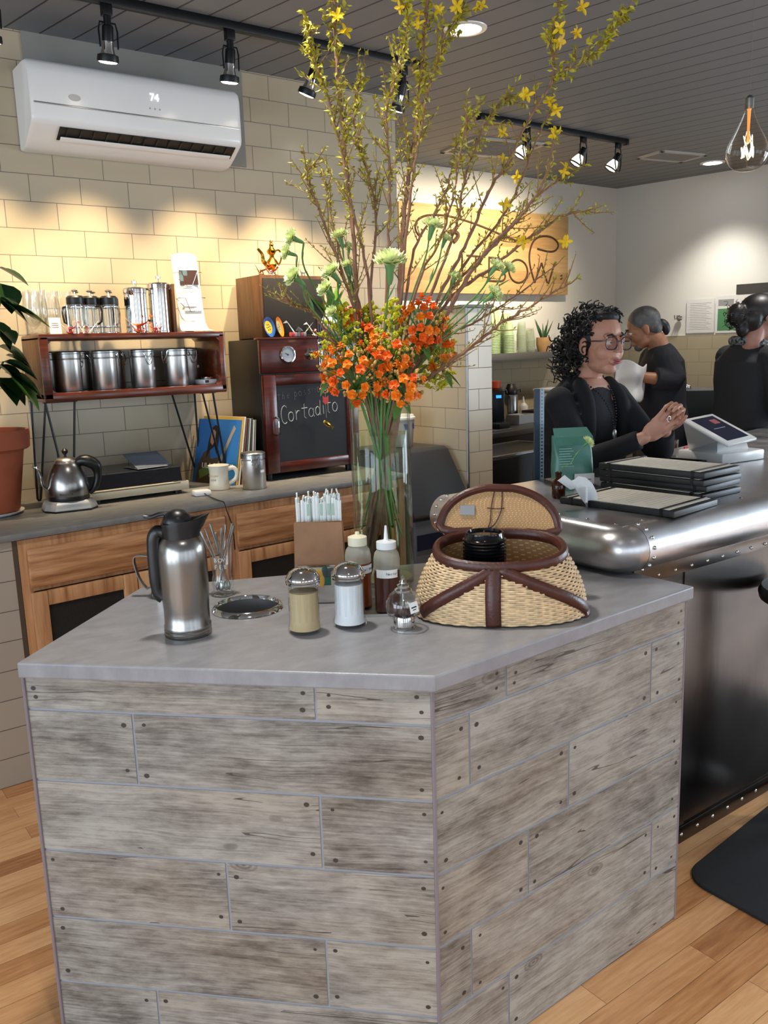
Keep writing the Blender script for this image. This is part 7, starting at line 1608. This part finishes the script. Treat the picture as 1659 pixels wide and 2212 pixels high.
m = MB().ball((-.022, 0, .042), (.096, .0785, .083), 24, 16, M=HF).ball((-.06, 0, -.01), (.05, .07, .06), 16, 12, M=HF)
link('hair', voxel(m, .006, 3), P('greying_hair', '5a5855', .55, var=.5, vs=26), w2)
MB().tube([HF @ V(p) for p in spline([(-.085, 0, .0), (-.11, .0, -.015), (-.12, 0, -.05), (-.108, 0, -.085)], 4)], [.018, .02, .024, .026, .027, .028, .028, .026, .024, .022, .018, .012, .006], 10).build('ponytail', P('ponytail_hair', '1b1a19', .5), w2)
m = MB().ball((.058, 0, -.088), (.026, .031, .026), 14, 10, M=HF); m.build('beard', P('greying_hair', '3a3937', .55), w2)
c = MB(); loft(c, [ring(V((PM.x, PM.y, .82)), .185, .135), ring(PM, .185, .14), ring(CM - V((0, 0, .12)), .185, .135), ring(CM, .2, .135), ring(CM + V((0, 0, .12)), .208, .118), ring(V((4.37, 3.165, 1.515)), .125, .075), ring(V((4.36, 3.17, 1.54)), .075, .06)])
for s, e, w in ((SLm, ELm, WLm), (SRm, ERm, WRm)): sleeve(c, s, e, w, (.074, .068, .063, .058), 11)
clothed('shirt', c, P('navy_black_shirt', '1b1c22', .85), w2, .007)
c = MB(); loft(c, [ring(V((PM.x, PM.y, .1)), .15, .1), ring(V((PM.x, PM.y, .5)), .165, .115), ring(V((PM.x, PM.y, .9)), .182, .132)]); clothed('trousers', c, P('dark_trousers', '18171a', .8), w2, .009)
c = MB(); loft(c, [ring(V((PM.x - .03, PM.y + .02, .62)), .17, .15), ring(PM + V((-.01, .01, 0)), .165, .148), ring(CM - V((.012, -.01, .06)), .15, .142)]); clothed('apron', c, P('brown_apron', '2b211c', .8), w2, .008)
tw_ = MB(); q5 = random.Random(3)
def tf(u, v):
    x = (u - .5); y = (v - .5); f = math.sin(u * 7 + 1) * .02 + math.sin(v * 9 + u * 4) * .016
    return V((x * .17 + f * .4, f + .035 * math.cos(u * 5) + .03 * y, -.20 * v + .075 + .02 * math.sin(u * 6)))
tw_.grid(tf, 18, 18); tw_.grid(lambda u, v: tf(u * .8 + .1, v * .75) + V((.02, .03, -.012)), 14, 14)
tw_.v = [tuple(Matrix.Rotation(-.5, 3, 'Z') @ V(p)) for p in tw_.v]
o = single('towel', tw_, P('white_towel', 'dcdad6', .9, bump=.3, bs=200), 'white towel held by the man with the ponytail', 'towel', (4.035, 3.11, 1.36), 0, None, 60)
md = o.modifiers.new('thick', 'SOLIDIFY'); md.thickness = .006
# --- woman with ponytail at the right edge
HW = V((4.44, 2.585, 1.655)); PW = V((4.47, 2.72, 1.0)); YW2 = -.35; CW = V((4.45, 2.68, 1.33))
w3 = person('woman with dark hair tied back and charcoal sweater at the right edge behind the bar', PW, None); o0 = V(w3.location); T0 = Matrix.Translation(-o0)
HF = T0 @ face_frame(HW, -.42, .03)
def ring(c, rx, ry, yaw=YW2): return (c - o0, rx, ry, yaw)
S1, S2 = V((4.40, 2.50, 1.45)), V((4.56, 2.85, 1.45)); E1, E2 = V((4.44, 2.46, 1.2)), V((4.63, 2.83, 1.19)); W1_, W2_ = V((4.64, 2.50, 1.13)), V((4.8, 2.72, 1.13))
b = MB(); head_shape(b, HF, 1.05, True, .95); limb(b, [HF @ V((-.03, 0, -.06)), HF @ V((-.045, 0, -.12)), V((4.45, 2.64, 1.47)) - o0], [.052, .05, .065], 4)
loft(b, [ring(PW - V((0, 0, .12)), .15, .105), ring(PW, .16, .11), ring(CW - V((0, 0, .12)), .135, .1), ring(CW, .155, .105), ring(CW + V((0, 0, .1)), .17, .09), ring(V((4.455, 2.66, 1.5)), .09, .06)])
for s, e, w in ((S1, E1, W1_), (S2, E2, W2_)): limb(b, [s - o0, (s + e) / 2 - o0, e - o0, w - o0], [.05, .045, .038, .025], 4); hand(b, w - o0, w - e, V((0, 0, -1)), 1 if s is S1 else -1, (.3, .5, .4), .92)
legs(b, PW - o0, YW2); link('body', voxel(b, .0055, 3), P('skin_fair', 'c08d7a', .5, var=.05, vs=40), w3); eyes(HF, w3, 1.05)
m = MB().ball((-.022, 0, .046), (.108, .086, .088), 24, 16, M=HF).ball((-.07, 0, .0), (.062, .082, .075), 16, 12, M=HF).ball((.04, 0, .085), (.04, .06, .03), 16, 10, M=HF).ball((-.15, 0, .02), (.055, .05, .062), 16, 12, M=HF).ball((-.12, -.01, -.05), (.035, .035, .05), 14, 10, M=HF)
link('hair', voxel(m, .006, 4), P('very_dark_hair', '15100f', .45), w3)
tag(curls(60, (-.15, 0, .015), (.06, .055, .07), 15, HF, (.03, .06), (.006, .01), .002).build('loose_strands', P('very_dark_hair', '15100f', .45), w3, 60), kind='stuff')
c = MB(); loft(c, [ring(V((PW.x, PW.y, .8)), .185, .14), ring(PW, .182, .135), ring(CW - V((0, 0, .12)), .165, .125), ring(CW, .18, .13), ring(CW + V((0, 0, .1)), .19, .115), ring(V((4.455, 2.66, 1.515)), .11, .078), ring(V((4.45, 2.65, 1.545)), .07, .066)])
for s, e, w in ((S1, E1, W1_), (S2, E2, W2_)): sleeve(c, s, e, w, (.07, .064, .056, .04))
clothed('sweater', c, P('charcoal_sweater', '2d2e30', .9, bump=.3, bs=200), w3, .007)
c = MB(); loft(c, [ring(V((PW.x, PW.y, .1)), .14, .1), ring(V((PW.x, PW.y, .5)), .16, .115), ring(V((PW.x, PW.y, .9)), .178, .13)]); clothed('trousers', c, P('black_trousers', '121214', .8), w3, .009)
t = NT('mottled_scarf'); t.princ(t.ramp(t.noise(t.pos(), 70, 3), [(.42, rgb('26272a')), (.6, rgb('8d9090'))]), .9)
MB().tube([V((4.45, 2.65, 1.525)) - o0 + V((.085 * math.cos(a), .09 * math.sin(a), -.02 * math.cos(a - YW2))) for a in [2 * PI * i / 20 for i in range(20)]], .026, 10, True).build('scarf', t.mat, w3)
# ---------------------------------------------------------------- light and camera
K_ENTRY = 46; K_FRONT = 9; K_RIGHT = 110; EXPO = 0.5
def area(name, loc, rot, sx, sy, e, col):
    l = bpy.data.lights.new(name, 'AREA'); l.shape = 'RECTANGLE'; l.size = sx; l.size_y = sy; l.energy = e; l.color = col
    o = bpy.data.objects.new(name, l); COL.objects.link(o); o.location = loc; o.rotation_euler = rot; return o
def spot(name, loc, tgt, e, col, ang=60, blend=.6, r=.03):
    l = bpy.data.lights.new(name, 'SPOT'); l.energy = e; l.color = col; l.spot_size = math.radians(ang); l.spot_blend = blend; l.shadow_soft_size = r
    o = bpy.data.objects.new(name, l); COL.objects.link(o); o.location = loc
    o.rotation_euler = (V(tgt) - V(loc)).to_track_quat('-Z', 'Y').to_euler(); return o
WARM = (1, .77, .47)
for x in (.87, 1.29, 1.80, 2.25, 2.70): spot('track_beam', (x, 3.50, 2.69), (x + .04, 3.92, 1.5), 125, WARM, 60, .95)
for x in (4.08, 4.60, 4.95): spot('far_track_beam', (x, 4.1, 2.7), (x + .1, 5.2, 2.1), 78, (1, .84, .62), 84, .95)
for x, y in ((2.695, 2.985), (6.30, 4.14), (.3, .2), (-1.6, .8), (1.9, -.6), (.9, 1.9), (3.6, .3), (4.6, 2.2), (6.2, 1.4)): spot('downlight_fill_beam', (x, y, 2.87), (x, y, 0), 75, (1, .95, .88), 100, .8, .07)  # beams beyond the fitted recessed lights are added to brighten the room
DAY = (.72, .86, 1.0)
for y in (-2.55, -.35, 1.85): area('window_daylight', (-3.9, y, 1.4), (PI / 2, 0, -PI / 2), 1.7, 2.1, K_ENTRY, DAY)
for x in (-2.3, 0, 2.3, 4.6): area('window_daylight', (x, -4.05, 1.4), (PI / 2, 0, 0), 1.8, 2.1, K_FRONT, DAY)
for xl in (5.3, 7.6): area('window_daylight', MR @ V((xl, .06, 1.4)), (PI / 2, 0, RA + PI), 1.8, 2.1, K_RIGHT, DAY)
W = bpy.data.worlds.new('sky'); S.world = W; W.use_nodes = True
W.node_tree.nodes['Background'].inputs[0].default_value = (.75, .87, 1, 1); W.node_tree.nodes['Background'].inputs[1].default_value = 1.2
cam = bpy.data.cameras.new('camera'); co = bpy.data.objects.new('camera', cam); COL.objects.link(co); S.camera = co
cam.sensor_fit = 'VERTICAL'; cam.sensor_height = 24; cam.lens = 24 * 1855 / 2212; cam.clip_start = .02
cam.shift_x = 0; cam.shift_y = 0
R = ((0.8033285065675859, 0.13709390738819732, -0.5795416905563641), (-0.5947112798793236, 0.13347079879901425, -0.7927824666655097), (-0.031333753688138975, 0.981524735513573, 0.18875219059608714))
co.matrix_world = Matrix(((*R[0], 0), (*R[1], 0), (*R[2], 1.57), (0, 0, 0, 1)))
vs = S.view_settings; vs.view_transform = 'Standard'; vs.look = 'None'; vs.gamma = 1; vs.use_curve_mapping = False; vs.exposure = EXPO
S.cycles.max_bounces = 10; S.cycles.transparent_max_bounces = 24; S.cycles.glossy_bounces = 5; S.cycles.diffuse_bounces = 4
S.cycles.caustics_reflective = False; S.cycles.caustics_refractive = False; S.cycles.sample_clamp_indirect = 6.0
